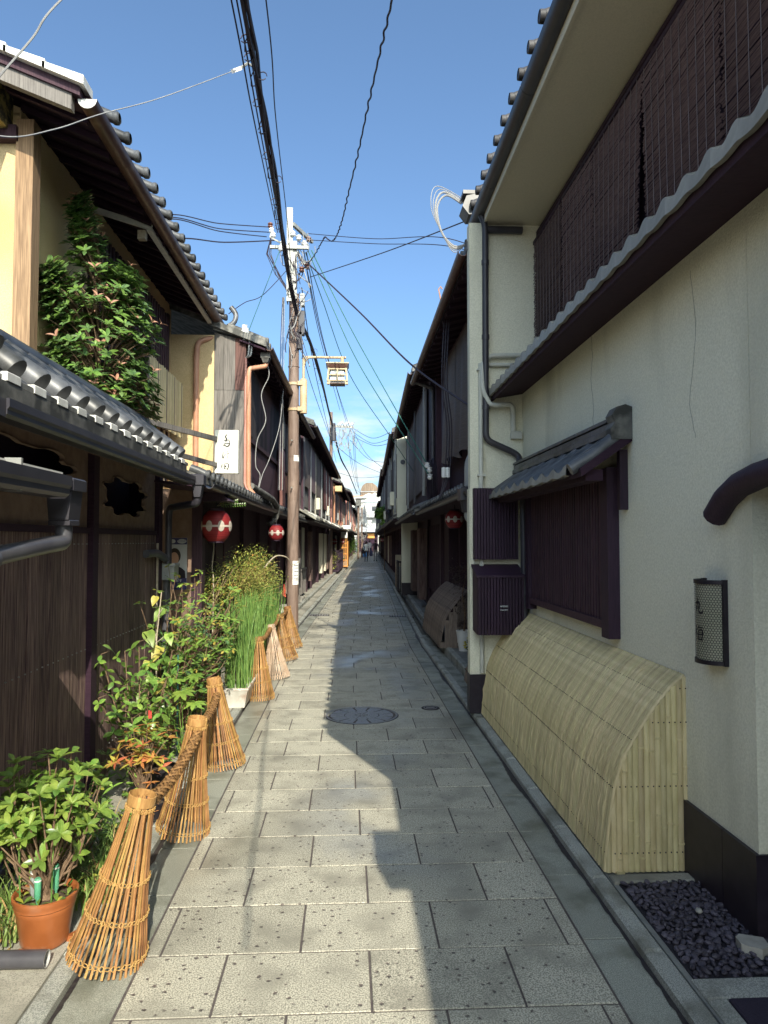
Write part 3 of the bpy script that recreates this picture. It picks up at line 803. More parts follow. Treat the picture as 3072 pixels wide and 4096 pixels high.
# window canopy
cp = MB().prism([(1.325, 1.985), (1.62, 2.19), (1.62, 2.25), (1.315, 2.03)], 3.96, 6.48).build('canopy', K['eave_wood'], ho)
MB().box(1.36, 1.46, 4.0, 6.45, 1.965, 2.03).build('canopy_beam', K['eave_wood'], cp)
CT = pantile(0.262, 0.335, 0.235, 0.045).mesh('canopy_tile', K['tile'], True)
CT2 = pantile(0.262, 0.335, 0.235, 0.045).mesh('canopy_tile', K['tile_light'], True)
for i in range(9):
    link('canopy_tile', CT, cp, Matrix.Translation((1.288, 4.12 + i * 0.2615, 2.042)))
# pale front lips of the canopy tiles
for i in range(9):
    n = 8
    rows = [[(1.286, 4.121 + i * 0.2615 + 0.26 * t / n, 2.042 + 0.028 * (0.5 + 0.5 * math.cos(2 * PI * (t / n - 0.12))) ** 1.3 - 0.010 * math.sin(PI * t / n)) for t in range(n + 1)]]
    rows.append([(1.282, p[1], 2.002 + (p[2] - 2.042) * 0.3) for p in rows[0]]); rows.append([(1.300, p[1], 1.998) for p in rows[0]])
    MB().loft(rows).build('tile_lip', K['tile_light'], cp, True)
for i in range(9):
    MB().tube([(1.30, 4.135 + i * 0.2615, 2.062), (1.61, 4.135 + i * 0.2615, 2.285)], 0.016, 8).build('tile_rib', K['tile'], cp, True)
mbv = MB().tube([(1.275, 4.02, 2.03), (1.40, 4.01, 2.10), (1.615, 4.0, 2.275)], [0.036, 0.042, 0.045], 12)
mbv.build('verge_roll', K['tile'], cp, True)
for j, (z0, z1, xo) in enumerate(((2.235, 2.272, 1.515), (2.276, 2.313, 1.53), (2.317, 2.340, 1.522))):
    for i in range(8):
        MB().slab(xo, 1.622, 4.10 + i * 0.298, 4.10 + i * 0.298 + 0.294, z0, z1, 0.006).build('ridge_tile', K['tile'], cp)
# end ornament of the canopy ridge
MB().prism([(1.50, 2.20), (1.622, 2.20), (1.622, 2.385), (1.58, 2.40), (1.53, 2.385), (1.505, 2.34), (1.52, 2.30), (1.495, 2.26)], 3.955, 4.07).build('ridge_ornament', K['tile_old'], cp)
# curved log over the doorway
LG = [(2.995, 1.725), (2.90, 1.80), (2.80, 1.845), (2.66, 1.872), (2.5, 1.885), (2.2, 1.89), (1.9, 1.885)]
MB().tube([(1.585, y_, z_) for y_, z_ in LG], [0.052, 0.053, 0.052, 0.053, 0.054, 0.055, 0.055], 12).build('door_log', K['black_wood'], ho, True)
# rain pipes
def pipe(parent, pts, r, m, name='downpipe', n=12, bend=False):
    """a pipe with rounded corners"""
    P_ = [Vector(p) for p in pts]; out = [P_[0]]
    for a, b, c in zip(P_, P_[1:], P_[2:]):
        q = min(r * 2.2, (b - a).length * 0.45, (c - b).length * 0.45)
        s_, e_ = b + (a - b).normalized() * q, b + (c - b).normalized() * q
        for t in (0, 0.25, 0.5, 0.75, 1):
            out.append(s_ * (1 - t) ** 2 + b * 2 * t * (1 - t) + e_ * t * t)
    out.append(P_[-1])
    return MB().tube(out, r, n).build(name, m, parent, True, bend)
dp = pipe(ho, [(1.215, 6.44, 4.68), (1.268, 6.44, 4.56), (1.262, 6.44, 2.545), (1.50, 6.44, 2.44), (1.565, 6.44, 2.40), (1.568, 6.30, 2.20), (1.568, 6.27, 0.93)], 0.030, K['gutter'])
for zz in (4.2, 3.5, 2.85):
    MB().lathe([(0.030, -0.02), (0.036, -0.02), (0.036, 0.02), (0.030, 0.02)], 12, (1.266, 6.44, zz)).build('pipe_collar', K['gutter'], dp)
pipe(ho, [(1.26, 6.46, 4.52), (1.62, 6.46, 4.52)], 0.034, K['gutter'])
MB().lathe([(0.031, -0.02), (0.038, -0.02), (0.038, 0.02), (0.031, 0.02)], 12, (1.568, 6.27, 1.16)).box(1.575, 1.622, 6.25, 6.275, 1.08, 1.15).build('pipe_bracket', K['gutter'], dp)
pipe(ho, [(1.222, 6.47, 3.26), (1.222, 6.47, 0.42)], 0.021, K['white_pipe'], 'conduit')
pipe(ho, [(1.62, 6.46, 3.34), (1.30, 6.46, 3.33), (1.235, 6.45, 3.25), (1.235, 6.43, 3.0), (1.30, 6.42, 2.86), (1.50, 6.42, 2.875), (1.525, 6.46, 2.80), (1.525, 6.47, 2.60)], 0.023, K['white_pipe'], 'conduit')
pipe(ho, [(1.222, 6.47, 3.25), (1.60, 6.47, 3.25)], 0.018, K['white_pipe'], 'conduit')
MB().box(1.505, 1.545, 6.455, 6.5, 2.62, 2.86).build('conduit_cover', K['white_pipe'], ho)
MB().slab(1.50, 1.60, 6.44, 6.5, 2.56, 2.63, 0.012).build('conduit_cover', K['white_pipe'], ho)
for zz in (2.22, 3.2):
    MB().box(1.19, 1.262, 6.446, 6.5, zz - 0.008, zz + 0.008).build('pipe_clip', K['white_pipe'], ho)

# slatted meter covers on the wing wall
mu_ = thing('slatted_meter_cover', 'tall black slatted wooden cover fixed high on the wing wall', 'meter cover', (1.35, 6.48, 1.45))
MB().box(1.17, 1.54, 6.448, 6.50, 1.47, 2.08).build('backing', K['shade'], mu_)
for i in range(15):
    x0 = 1.152 + i * 0.0268
    MB().box(x0, x0 + 0.021, 6.405, 6.447, 1.45, 2.10).build('slat', K['black_wood'], mu_)
for i in range(2):
    MB().box(1.146, 1.1505, 6.41 + i * 0.045, 6.445 + i * 0.045, 1.45, 2.10).build('slat', K['black_wood'], mu_)
ml_ = thing('lidded_meter_cover', 'black slatted wooden box with sloping lid low on the wing wall', 'meter box', (1.35, 6.4, 0.79))
MB().box(1.16, 1.53, 6.30, 6.50, 0.83, 1.29).build('backing', K['shade'], ml_)
for i in range(15):
    x0 = 1.148 + i * 0.0275
    z0 = 0.79 if x0 < 1.45 else 0.79 + (x0 - 1.45) * 1.4
    MB().box(x0, x0 + 0.021, 6.235, 6.27, z0, 1.30).build('slat', K['black_wood'], ml_)
for i in range(8):
    y0 = 6.272 + i * 0.028
    MB().box(1.142, 1.152, y0, y0 + 0.020, 0.79 + 0.002 * i, 1.31 + 0.008 * i).build('slat', K['black_wood'], ml_)
MB().prism([(6.222, 1.295), (6.50, 1.385), (6.50, 1.405), (6.222, 1.315)], 1.13, 1.565, 'yz').build('lid', K['black_wood'], ml_)
MB().box(1.34, 1.41, 6.225, 6.234, 1.035, 1.05).box(1.34, 1.41, 6.225, 6.234, 1.005, 1.015).build('number_plate', K['hopper'], ml_)

# reed blinds on the upper floor
def blind(name, label, y0, y1, z0, z1, x, m, n, skew=0.0, gap=0.0, group=None, strings=True, bend=False, amp=0.006):
    o = thing(name, label, 'blind', (x + (bendx(y0) if bend else 0), (y0 + y1) / 2, z0), group)
    r = random.Random(int(y0 * 100))
    mb = MB()
    for i in range(n):
        t = i / (n - 1)
        z = z1 + (z0 - z1) * t
        ya = y0 + skew * t + r.uniform(-0.012, 0.012); yb = y1 + gap * t + r.uniform(-0.012, 0.012)
        xa = x + r.uniform(-amp, amp); xb = x + r.uniform(-amp, amp)
        h = (z1 - z0) / n * 0.42
        za, zb = z + r.uniform(-h, h) * 0.5, z + r.uniform(-h, h) * 0.5
        mb.add([(xa, ya, za - h), (xb, yb, zb - h), (xb - 0.006, yb, zb), (xa - 0.006, ya, za), (xa, ya, za + h), (xb, yb, zb + h)], [(0, 1, 2, 3), (3, 2, 5, 4)])
    mb.build('reeds', m, o, bend=bend, kind='stuff')
    MB().box(x - 0.012, x + 0.012, y0, y1, z1, z1 + 0.03).build('top_batten', K['black_wood'], o, bend=bend)
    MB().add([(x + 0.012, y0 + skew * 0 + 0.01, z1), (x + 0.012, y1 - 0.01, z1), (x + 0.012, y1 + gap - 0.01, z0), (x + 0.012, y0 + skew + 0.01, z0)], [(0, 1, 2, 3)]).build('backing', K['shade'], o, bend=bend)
    if strings:
        q = max(3, int((y1 - y0) / 0.085))
        ms = MB()
        for i in range(q):
            t = (i + 0.5) / q
            ms.tube([(x - 0.009, y0 + (y1 - y0) * t, z1), (x - 0.009, y0 + skew + (y1 + gap - y0 - skew) * t, z0)], 0.0022, 4, False)
        ms.build('strings', K['string'], o, bend=bend, kind='stuff')
    return o
bl = [('reed blind with frayed end next to the stucco wing wall', 5.62, 6.47, 0, 0), ('reed blind with a short slit at its lower edge', 4.88, 5.60, 0, 0), ('reed blind whose hem swings away from a dark gap', 4.03, 4.87, 0.13, 0), ('reed blind beside the dark gap with the cable', 3.15, 4.02, 0, -0.04), ('reed blind over the middle of the pent roof', 2.30, 3.14, 0, 0), ('reed blind above the doorway log', 1.40, 2.28, 0, 0)]
for lab, y0, y1, sk, gp in bl:
    blind('reed_blind', lab, y0, y1, 3.06, 4.385, 1.735, K['sudare'], 120, sk, gp, 'reed blinds of the stucco house')
MB().tube([(1.715, 4.02, 3.10), (1.70, 4.0, 3.16), (1.71, 3.97, 3.22), (1.74, 3.95, 3.26)], 0.018, 8).build('cable_duct', K['gutter'], ho, True)

# arched bamboo guard
ig = thing('bamboo_guard', 'long curved guard of new blond bamboo slats leaning on the stucco wall', 'bamboo fence', (1.42, 5, 0.05))
PF = [(0.0, 0.0), (0.010, 0.10), (0.024, 0.22), (0.040, 0.32), (0.058, 0.42), (0.082, 0.49), (0.112, 0.555), (0.150, 0.62), (0.195, 0.69), (0.262, 0.785), (0.33, 0.862), (0.398, 0.922)]
def guard_slat(w_, depth_scale, nodes, m, k=1.0, hs=1.0):
    mb = MB(); rows = []
    pts = []
    for i in range(len(PF) - 1):
        for t in (0, 0.5):
            pts.append((PF[i][0] + (PF[i + 1][0] - PF[i][0]) * t, PF[i][1] + (PF[i + 1][1] - PF[i][1]) * t))
    pts.append(PF[-1])
    n = len(pts)
    for i, (x, z) in enumerate(pts):
        a, b = pts[max(i - 1, 0)], pts[min(i + 1, n - 1)]
        d = Vector((b[0] - a[0], b[1] - a[1])).normalized(); nx, nz = -d.y, d.x
        bul = 1.9 if i in nodes else 1.0
        ww = w_ * (1.12 if i in nodes else 1.0)
        rows.append([(x * k + nx * h * bul, y, z * hs + nz * h * bul) for y, h in ((-ww / 2, -0.003), (-ww / 3, 0.006), (0, 0.0092), (ww / 3, 0.006), (ww / 2, -0.004))])
    mb.loft(rows)
    return mb.mesh('slat', m, True)
GS = [guard_slat(0.0182, 1, nd_, K['bamboo']) for nd_ in ((3, 15), (6, 19), (9,), (2, 12), (5, 17), (8, 20), (11,), (4, 14), (7, 18))]
y = 3.372; i = 0
while y < 6.49:
    link('slat', GS[RN.randrange(9)], ig, Matrix.Translation((1.222 + RN.uniform(-0.0015, 0.0015), y + 0.011, 0.052)))
    y += 0.0229; i += 1
nl = MB()
for px_, pz_ in ((0.009, 0.085), (0.050, 0.385), (0.145, 0.61), (0.30, 0.825)):
    y = 3.383
    while y < 6.48:
        nl.box(1.222 + px_ - 0.012, 1.222 + px_ - 0.002, y - 0.0016, y + 0.0016, 0.052 + pz_ + 0.004, 0.052 + pz_ + 0.0075); y += 0.0229
nl.build('nail_row', K['nail'], ig, kind='stuff')
MB().prism([(1.232 + a, 0.046 + b) for a, b in PF] + [(1.612, 0.97), (1.612, 0.05)], 3.385, 6.47).build('inner_frame', K['bamboo_old'], ig)
def prof_z(dx):
    for (a, b), (c, d) in zip(PF, PF[1:]):
        if a <= dx <= c: return b + (d - b) * (dx - a) / (c - a)
    return PF[-1][1]
for i in range(15):
    x0 = 0.002 + i * 0.0272
    zt = prof_z(x0 + 0.004) ; zt2 = prof_z(min(x0 + 0.026, 0.398))
    mb = MB(); rows = []
    zn = RN.uniform(0.1, 0.8)
    for t in range(9):
        f_ = t / 8
        bul = 1.0
        row = []
        for a, h in ((0, 0), (0.25, 0.006), (0.5, 0.008), (0.75, 0.006), (1, 0)):
            top = zt + (zt2 - zt) * a
            row.append((1.222 + x0 + 0.0266 * a, 3.372 - h * bul, 0.052 + top * f_))
        rows.append(row)
    mb.loft(rows); mb.build('end_slat', K['bamboo'], ig, True)
    for zn in (RN.uniform(0.05, 0.35), RN.uniform(0.45, 0.85)):
        if zn < min(zt, zt2) - 0.03:
            MB().tube([(1.222 + x0 + 0.0133, 3.372, 0.052 + zn - 0.004), (1.222 + x0 + 0.0133, 3.372, 0.052 + zn + 0.004)], 0.0142, 10).build('bamboo_node', K['bamboo'], ig)
    for zz in (0.09, 0.40, 0.70, 0.86):
        if zz < min(zt, zt2) - 0.02:
            MB().box(1.222 + x0 + 0.0105, 1.222 + x0 + 0.0155, 3.3605, 3.3645, 0.052 + zz - 0.0028, 0.052 + zz + 0.0028).build('nail', K['nail'], ig)
MB().box(1.27, 1.31, 3.36, 3.45, 0.04, 0.058).build('foot_block', K['bamboo'], ig)

# wall lamp with wire netting
wl_ = thing('wall_lamp', 'half round wall lamp with wire netting and brush lettering by the doorway', 'lamp', (1.62, 3.063, 1.09))
LY, LR = 3.063, 0.084
def on_lamp(a, z, r=LR): return (1.615 - r * math.cos(a), LY + r * 1.05 * math.sin(a), z)
rows = [[on_lamp(-PI / 2 + PI * i / 24, z, LR - 0.006) for i in range(25)] for z in (1.100, 1.436)]
MB().loft(rows).build('paper_shade', K['paper_lamp'], wl_, True)
wm_ = MB()
cw, chh = 0.0118, 0.0118 * 0.866
def wire(a, b):
    pa, pb = on_lamp(a[0] / LR, a[1]), on_lamp(b[0] / LR, b[1])
    dx, dz = b[0] - a[0], b[1] - a[1]; l = math.hypot(dx, dz); nx, nz = -dz / l * 0.0011, dx / l * 0.0011
    q = [on_lamp((a[0] + nx) / LR, a[1] + nz), on_lamp((a[0] - nx) / LR, a[1] - nz), on_lamp((b[0] - nx) / LR, b[1] - nz), on_lamp((b[0] + nx) / LR, b[1] + nz)]
    wm_.add(q, [(0, 1, 2, 3)])
R6 = cw / math.sqrt(3)
row_i = 0; z = 1.104
while z < 1.434:
    xx = -LR * PI / 2 + (cw / 2 if row_i % 2 else 0)
    while xx < LR * PI / 2:
        p = [(xx, z + R6), (xx + cw / 2, z + R6 / 2), (xx + cw / 2, z - R6 / 2), (xx, z - R6)]
        for a, b in ((0, 1), (1, 2), (2, 3)): wire(p[a], p[b])
        xx += cw
    z += 1.5 * R6; row_i += 1
wm_.build('wire_netting', K['black_iron'], wl_, kind='stuff')
for z0, z1 in ((1.086, 1.104), (1.432, 1.450)):
    rows = [[on_lamp(-PI / 2 + PI * i / 24, z_, r_) for i in range(25)] for z_, r_ in ((z0, LR - 0.01), (z0, LR + 0.003), (z1, LR + 0.003), (z1, LR - 0.01))]
    MB().loft(rows).build('rim', K['black_iron'], wl_, True)
    MB().add([on_lamp(-PI / 2 + PI * i / 24, (z0 + z1) / 2, LR) for i in range(25)], [tuple(range(25))]).build('cap', K['black_iron'], wl_)
for s_ in (-1, 1):
    MB().box(1.600, 1.622, LY + s_ * 0.088 - 0.008, LY + s_ * 0.088 + 0.008, 1.084, 1.452).build('side_bar', K['black_iron'], wl_)
def lp(zc, h):
    return lambda x, y, lift: on_lamp(((0.5 - x) * h) / LR, zc + (y - 0.5) * h, LR - 0.0045 + lift)
brush(MB(), MARU, lp(1.335, 0.066)).build('lettering', K['ink'], wl_)
brush(MB(), UME, lp(1.215, 0.068)).build('lettering', K['ink'], wl_)
# ---------------------------------------------------------------- west side: garden wall with tiled coping
gw = thing('garden_wall', 'dark boarded garden wall with cloud shaped openings and tiled coping', 'wall', (-1.62, 4, 0))
y = 0.6
while y < 6.10:
    wd_ = RN.uniform(0.125, 0.15)
    MB().slab(-1.66, -1.62 + RN.uniform(-0.006, 0.006), y, min(y + wd_ - 0.005, 6.10), 0.06, 1.665, 0.001).build('board', K['board'], gw)
    y += wd_
nr = MB()
for zz in (1.60, 0.95, 0.25):
    y = 0.62
    while y < 6.05:
        nr.box(-1.62, -1.6125, y - 0.003, y + 0.003, zz - 0.003, zz + 0.003); y += 0.068
nr.build('nail_row', K['galv'], gw, kind='stuff')
MB().box(-1.68, -1.605, 0.6, 6.12, 1.665, 1.702).build('rail', K['eave_wood'], gw)
MB().box(-1.70, -1.64, 0.6, 6.10, 0.03, 0.10).build('base_beam', K['dark_wood'], gw)
for yc, hw in ((4.575, 0.048), (6.13, 0.052), (2.6, 0.05)):
    MB().box(-1.69, -1.588, yc - hw, yc + hw, 0.04, 2.26).build('post', K['eave_wood'], gw)
MB().box(-1.605, -1.590, 6.06, 6.075, 0.1, 1.60).build('edge_strip', K['stem_pale'], gw)
def cloud(cy, cz, a, b, seed):
    r = random.Random(seed); pts = []
    lob = [(PI * 0.10, .16), (PI * 0.33, .22), (PI * 0.62, .20), (PI * 0.86, .14), (PI * 1.16, .10), (PI * 1.38, .20), (PI * 1.63, .22), (PI * 1.85, .12)]
    for i in range(72):
        t = 2 * PI * i / 72
        q = 0.86
        for c_, w_ in lob:
            d = abs((t - c_ + PI) % (2 * PI) - PI)
            if d < w_ * 1.3: q = max(q, 0.86 + 0.20 * math.sqrt(max(0, 1 - (d / (w_ * 1.3)) ** 2)))
        # flattened oval
        cx_, sx_ = math.cos(t), math.sin(t)
        pts.append((cy + a * q * math.copysign(abs(cx_) ** 0.85, cx_), cz + b * q * math.copysign(abs(sx_) ** 0.8, sx_)))
    return pts
def holed_panel(y0, y1, z0, z1, hole, x0, x1):
    mb = MB(); n = len(hole)
    cy = sum(p[0] for p in hole) / n; cz = sum(p[1] for p in hole) / n
    def edge(p):
        dy, dz = p[0] - cy, p[1] - cz
        k_ = min(((y1 - cy) if dy > 0 else (cy - y0)) / max(abs(dy), 1e-6), ((z1 - cz) if dz > 0 else (cz - z0)) / max(abs(dz), 1e-6))
        return (cy + dy * k_, cz + dz * k_)
    out = [edge(p) for p in hole]
    for cn in ((y0, z0), (y1, z0), (y1, z1), (y0, z1)):       # snap the nearest ray to each corner
        q = min(range(n), key=lambda t: (out[t][0] - cn[0]) ** 2 + (out[t][1] - cn[1]) ** 2); out[q] = cn
    mb.loft([[(x1, p[0], p[1]) for p in hole], [(x1, p[0], p[1]) for p in out], [(x0, p[0], p[1]) for p in out]], True)
    # rolled lip of the opening
    rows = []
    for xx, sc_ in ((x1 - 0.001, 1.012), (x1 + 0.009, 1.008), (x1 + 0.010, 1.0), (x1, 0.99), (x0, 0.985)):
        rows.append([(xx, cy + (p[0] - cy) * sc_, cz + (p[1] - cz) * sc_) for p in hole])
    mb.loft(rows, True)
    return mb
holed_panel(4.625, 6.077, 1.703, 2.24, cloud(5.30, 1.935, 0.52, 0.135, 3), -1.642, -1.628).build('plaster_panel', K['plaster'], gw)
holed_panel(2.652, 4.525, 1.703, 2.24, cloud(3.66, 1.99, 0.66, 0.135, 5), -1.642, -1.628).build('plaster_panel', K['plaster'], gw)
MB().box(-1.68, -1.628, 0.6, 2.548, 1.703, 2.24).build('plaster_panel', K['plaster'], gw)
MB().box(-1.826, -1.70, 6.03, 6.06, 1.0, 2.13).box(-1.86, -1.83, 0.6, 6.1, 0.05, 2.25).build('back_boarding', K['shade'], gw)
# coping
n0 = len(COL.objects)
MB().prism([(-1.27, 2.135), (-1.62, 2.215), (-1.92, 2.135), (-1.92, 2.18), (-1.62, 2.50), (-1.27, 2.235)], 2.72, 5.86).build('coping_board', K['eave_wood'], gw)
MB().box(-1.275, -1.262, 2.72, 5.86, 2.155, 2.235).build('eave_band', K['tile_old'], gw)
i = 0; y = 2.79
while y < 5.8:
    MB().slab(-1.30, -1.258, y, y + 0.112, 2.239, 2.276, 0.005).build('mortar_block', K['mortar'], gw)
    MB().slab(-1.30, -1.262, y + 0.122, y + 0.236, 2.236, 2.262, 0.004).build('eave_tile', K['tile_old'], gw)
    # broad half-round cover tile in stepped lengths
    yc = y + 0.18
    for j in range(3):
        x0 = -1.31 - j * 0.10; z0 = 2.315 + j * 0.075
        mb = MB()
        mb.tube([(x0, yc, z0), (x0 - 0.015, yc, z0 + 0.012), (x0 - 0.11, yc, z0 + 0.084)], [0.058 - 0.002 * j, 0.063 - 0.002 * j, 0.057], 14)
        mb.build('cover_tile', K['tile'], gw, True)
    for j in range(3):
        x0 = -1.28 - j * 0.105; z0 = 2.262 + j * 0.077
        MB().prism([(x0, z0), (x0 - 0.13, z0 + 0.094), (x0 - 0.13, z0 + 0.082), (x0, z0 - 0.014)], yc - 0.19, yc - 0.05).build('pan_tile', K['tile'], gw)
    y += 0.2405
MB().tube([(-1.63, 2.70, 2.575), (-1.63, 5.86, 2.575)], 0.062, 12).build('ridge_tile', K['tile'], gw, True)
MB().prism([(-1.27, 2.16), (-1.30, 2.42), (-1.45, 2.60), (-1.66, 2.66), (-1.66, 2.2)], 2.64, 2.73).build('end_tile', K['tile'], gw)
MB().tube([(-1.29, 2.70, 2.34), (-1.45, 2.70, 2.50), (-1.62, 2.70, 2.63)], 0.07, 14).build('end_tile', K['tile'], gw, True)
def box_gutter(parent, x, z, y0, y1, s, m, w_=0.075, h_=0.07, name='gutter', bend=False):
    """an angular gutter; s = +1 opens away from -x"""
    P_ = [(x, z + h_), (x + s * 0.012, z + h_), (x + s * 0.012, z + h_ * 0.55), (x + s * 0.004, z + h_ * 0.4), (x + s * 0.004, z + 0.012), (x - s * 0.008, z), (x - s * w_, z), (x - s * w_, z + h_), (x - s * (w_ - 0.008), z + h_), (x - s * (w_ - 0.008), z + 0.02), (x - s * 0.006, z + 0.02)]
    return MB().prism(P_, y0, y1).build(name, m, parent, bend=bend)
y = 2.66
while y < 5.85:
    box_gutter(gw, -1.20, 2.075, y, min(y + 1.6, 5.88), 1, K['gutter']); y += 1.603
MB().prism([(-1.20, 2.14), (-1.62, 2.14), (-1.62, 2.075), (-1.20, 2.075)], 2.60, 2.657).build('gutter', K['gutter'], gw)
MB().prism([(-1.275, 2.07), (-1.615, 2.195), (-1.615, 2.21), (-1.275, 2.10)], 2.72, 5.86).build('soffit', K['plaster'], gw)
for o_ in list(COL.objects)[n0:]: o_.location.x -= 0.055
# rain head and pipe at the far end
hd = MB().slab(-1.29, -1.185, 5.885, 6.0, 2.08, 2.17, 0.008)
hd.prism([(-1.28, 2.08), (-1.20, 2.08), (-1.215, 1.98), (-1.265, 1.98)], 5.90, 5.99)
hd.build('rain_head', K['gutter'], gw)
pipe(gw, [(-1.24, 5.945, 2.0), (-1.25, 5.95, 1.93), (-1.53, 6.20, 1.905), (-1.545, 6.21, 1.86), (-1.545, 6.21, 1.42)], 0.031, K['gutter'])
MB().slab(-1.655, -1.49, 6.20, 6.36, 1.285, 1.40, 0.004).slab(-1.665, -1.48, 6.19, 6.37, 1.40, 1.425, 0.006).build('hopper', K['hopper'], gw)
pipe(gw, [(-1.575, 6.28, 1.28), (-1.575, 6.28, 0.05)], 0.036, K['grey_pipe'])
pipe(gw, [(-1.60, 5.72, 1.515), (-1.585, 6.0, 1.52), (-1.56, 6.22, 1.46), (-1.56, 6.24, 1.42)], 0.032, K['grey_pipe'])

# ---------------------------------------------------------------- low door canopy near the viewer
dc = thing('door_canopy', 'low sheet roofed door canopy with box gutter and rain head', 'canopy', (-1.3, 1.5, 1.8))
MB().prism([(-1.045, 1.855), (-1.63, 2.0), (-1.63, 1.955), (-1.045, 1.835)], -0.6, 2.62).build('sheet_roof', K['tile_old'], dc)
MB().box(-1.075, -1.055, -0.6, 2.60, 1.79, 1.845).build('fascia', K['dark_wood'], dc)
MB().box(-1.05, -1.035, -0.6, 2.63, 1.862, 1.868).build('drip_edge', K['mortar'], dc)
y = -0.6
while y < 2.5:
    box_gutter(dc, -0.985, 1.772, y, min(y + 1.05, 2.62), 1, K['gutter'], 0.08, 0.075); y += 1.053
rh = MB().slab(-1.085, -0.975, 2.575, 2.70, 1.80, 1.845, 0.006)
rh.prism([(-1.075, 1.80), (-0.985, 1.80), (-0.995, 1.695), (-1.065, 1.695)], 2.585, 2.69)
rh.slab(-1.068, -0.992, 2.59, 2.68, 1.675, 1.696, 0.004)
rh.build('rain_head', K['gutter'], dc)
pipe(dc, [(-1.03, 2.635, 1.68), (-1.03, 2.635, 1.615), (-1.04, 2.45, 1.60), (-1.10, 1.70, 1.52)], 0.030, K['grey_pipe'])
pipe(dc, [(-1.02, 2.10, 1.565), (-1.02, 1.6, 1.565)], 0.030, K['grey_pipe'])
MB().box(-1.04, -0.99, 2.20, 2.212, 1.77, 1.872).build('gutter_strap', K['galv'], dc)

# ---------------------------------------------------------------- ochre house set back behind the garden wall
oh = thing('ochre_house', 'ochre stucco house with sun bleached corner post and deep dark eaves', 'house', (-2.6, 7, 0))
MB().box(-6.5, -2.30, 5.0, 9.25, 0.0, 4.62).build('wall', K['ochre'], oh)
MB().prism([(-6.5, 4.61), (-2.305, 4.61), (-2.305, 4.66), (-6.5, 6.35)], 5.0, 9.25).build('gable_wall', K['ochre'], oh)
MB().box(-2.315, -2.195, 4.962, 5.085, 0.05, 4.56).build('corner_post', K['post'], oh)
MB().box(-2.50, -2.355, 4.60, 5.0, 4.47, 4.72).build('purlin_end', K['lichen'], oh)
MB().box(-2.52, -2.30, 4.93, 4.998, 4.40, 4.50).build('cross_beam', K['dark_wood'], oh)
rs = 0.40
def rz(x): return 4.50 + (-1.70 - x) * rs
MB().prism([(-1.70, 4.46), (-6.0, 4.46 + 4.3 * rs), (-6.0, 4.60 + 4.3 * rs), (-1.70, 4.535)], 4.66, 9.6).build('roof_slab', K['eave_wood'], oh)
MB().prism([(-1.80, 4.42), (-4.2, 4.42 + 2.4 * rs), (-4.2, 4.55 + 2.4 * rs), (-1.80, 4.55)], 4.60, 4.655).build('verge_board', K['grey_board'], oh)
MB().prism([(-1.74, 4.50), (-4.2, 4.50 + 2.46 * rs), (-4.2, 4.57 + 2.46 * rs), (-1.74, 4.57)], 4.58, 4.66).build('verge_batten', K['dark_wood'], oh)
for i in range(10):
    x = -1.70 - i * 0.245
    MB().prism([(x, rz(x) + 0.045), (x - 0.262, rz(x - 0.262) + 0.045), (x - 0.262, rz(x - 0.262) + 0.085), (x, rz(x) + 0.105)], 4.53, 4.70).build('verge_tile', K['mortar'], oh)
y = 4.62
while y < 9.5:
    half_pipe((-1.705, y, 4.50), (-1.705, min(y + 0.74, 9.56), 4.50), 0.062).build('gutter', K['brown_gutter'], oh, True); y += 0.743
MB().lathe([(0, 0), (0.062, 0)], 12, (-1.705, 4.617, 4.50), PI, 2 * PI, ax='y').build('gutter_end', K['mortar'], oh)
for i in range(19):
    roll(oh, -1.635, 4.575, -2.1, 4.76, 4.95 + i * 0.247, 0.038, K['tile'])
MB().bar((-1.80, 6.42, 4.435), (-1.785, 9.56, 4.435), 0.05, 0.028).build('eave_trim', K['mortar'], oh)
MB().bar((-1.78, 6.42, 4.45), (-2.28, 6.42, 4.60), 0.03, 0.05).build('eave_trim', K['mortar'], oh)
MB().box(-1.90, -1.83, 6.40, 6.46, 4.34, 4.42).build('bracket_end', K['stem_pale'], oh)
for i in range(22):
    MB().bar((-1.76, 4.80 + i * 0.22, 4.455), (-2.30, 4.80 + i * 0.22, 4.455 + 0.54 * rs), 0.04, 0.045).build('rafter', K['eave_wood'], oh)
# dark latticed upper window and tan bamboo screen
MB().box(-2.31, -2.22, 6.3, 8.75, 3.15, 4.36).build('window', K['shade'], oh)
for i in range(24):
    MB().box(-2.215, -2.19, 6.35 + i * 0.10, 6.40 + i * 0.10, 3.15, 4.36).build('lattice_slat', K['dark_wood'], oh)
MB().box(-2.34, -2.29, 8.80, 8.90, 2.3, 4.5).box(-2.34, -2.28, 9.02, 9.10, 2.3, 4.5).build('wall_post', K['dark_wood'], oh)
MB().box(-2.302, -2.296, 8.90, 9.02, 2.3, 4.4).build('wall_panel', K['stucco_soffit'], oh)
bs_ = thing('bamboo_screen', 'tan bamboo slat screen fixed in front of the upper window', 'screen', (-2.1, 8.2, 2.9))
for i in range(38):
    y0 = 7.50 + i * 0.0405
    MB().tube([(-2.10, y0, 2.90 + RN.uniform(-0.01, 0.01)), (-2.10, y0, 3.585 + RN.uniform(-0.012, 0.012))], 0.0195, 7).build('slat', K['bamboo'] if i % 9 else K['bamboo_old'], bs_, True)
for zz in (3.0, 3.48): MB().box(-2.14, -2.118, 7.45, 9.06, zz, zz + 0.04).build('batten', K['dark_wood'], bs_)
for yy in (7.6, 8.9): MB().box(-2.30, -2.12, yy, yy + 0.04, 3.2, 3.24).build('bracket', K['dark_wood'], bs_)
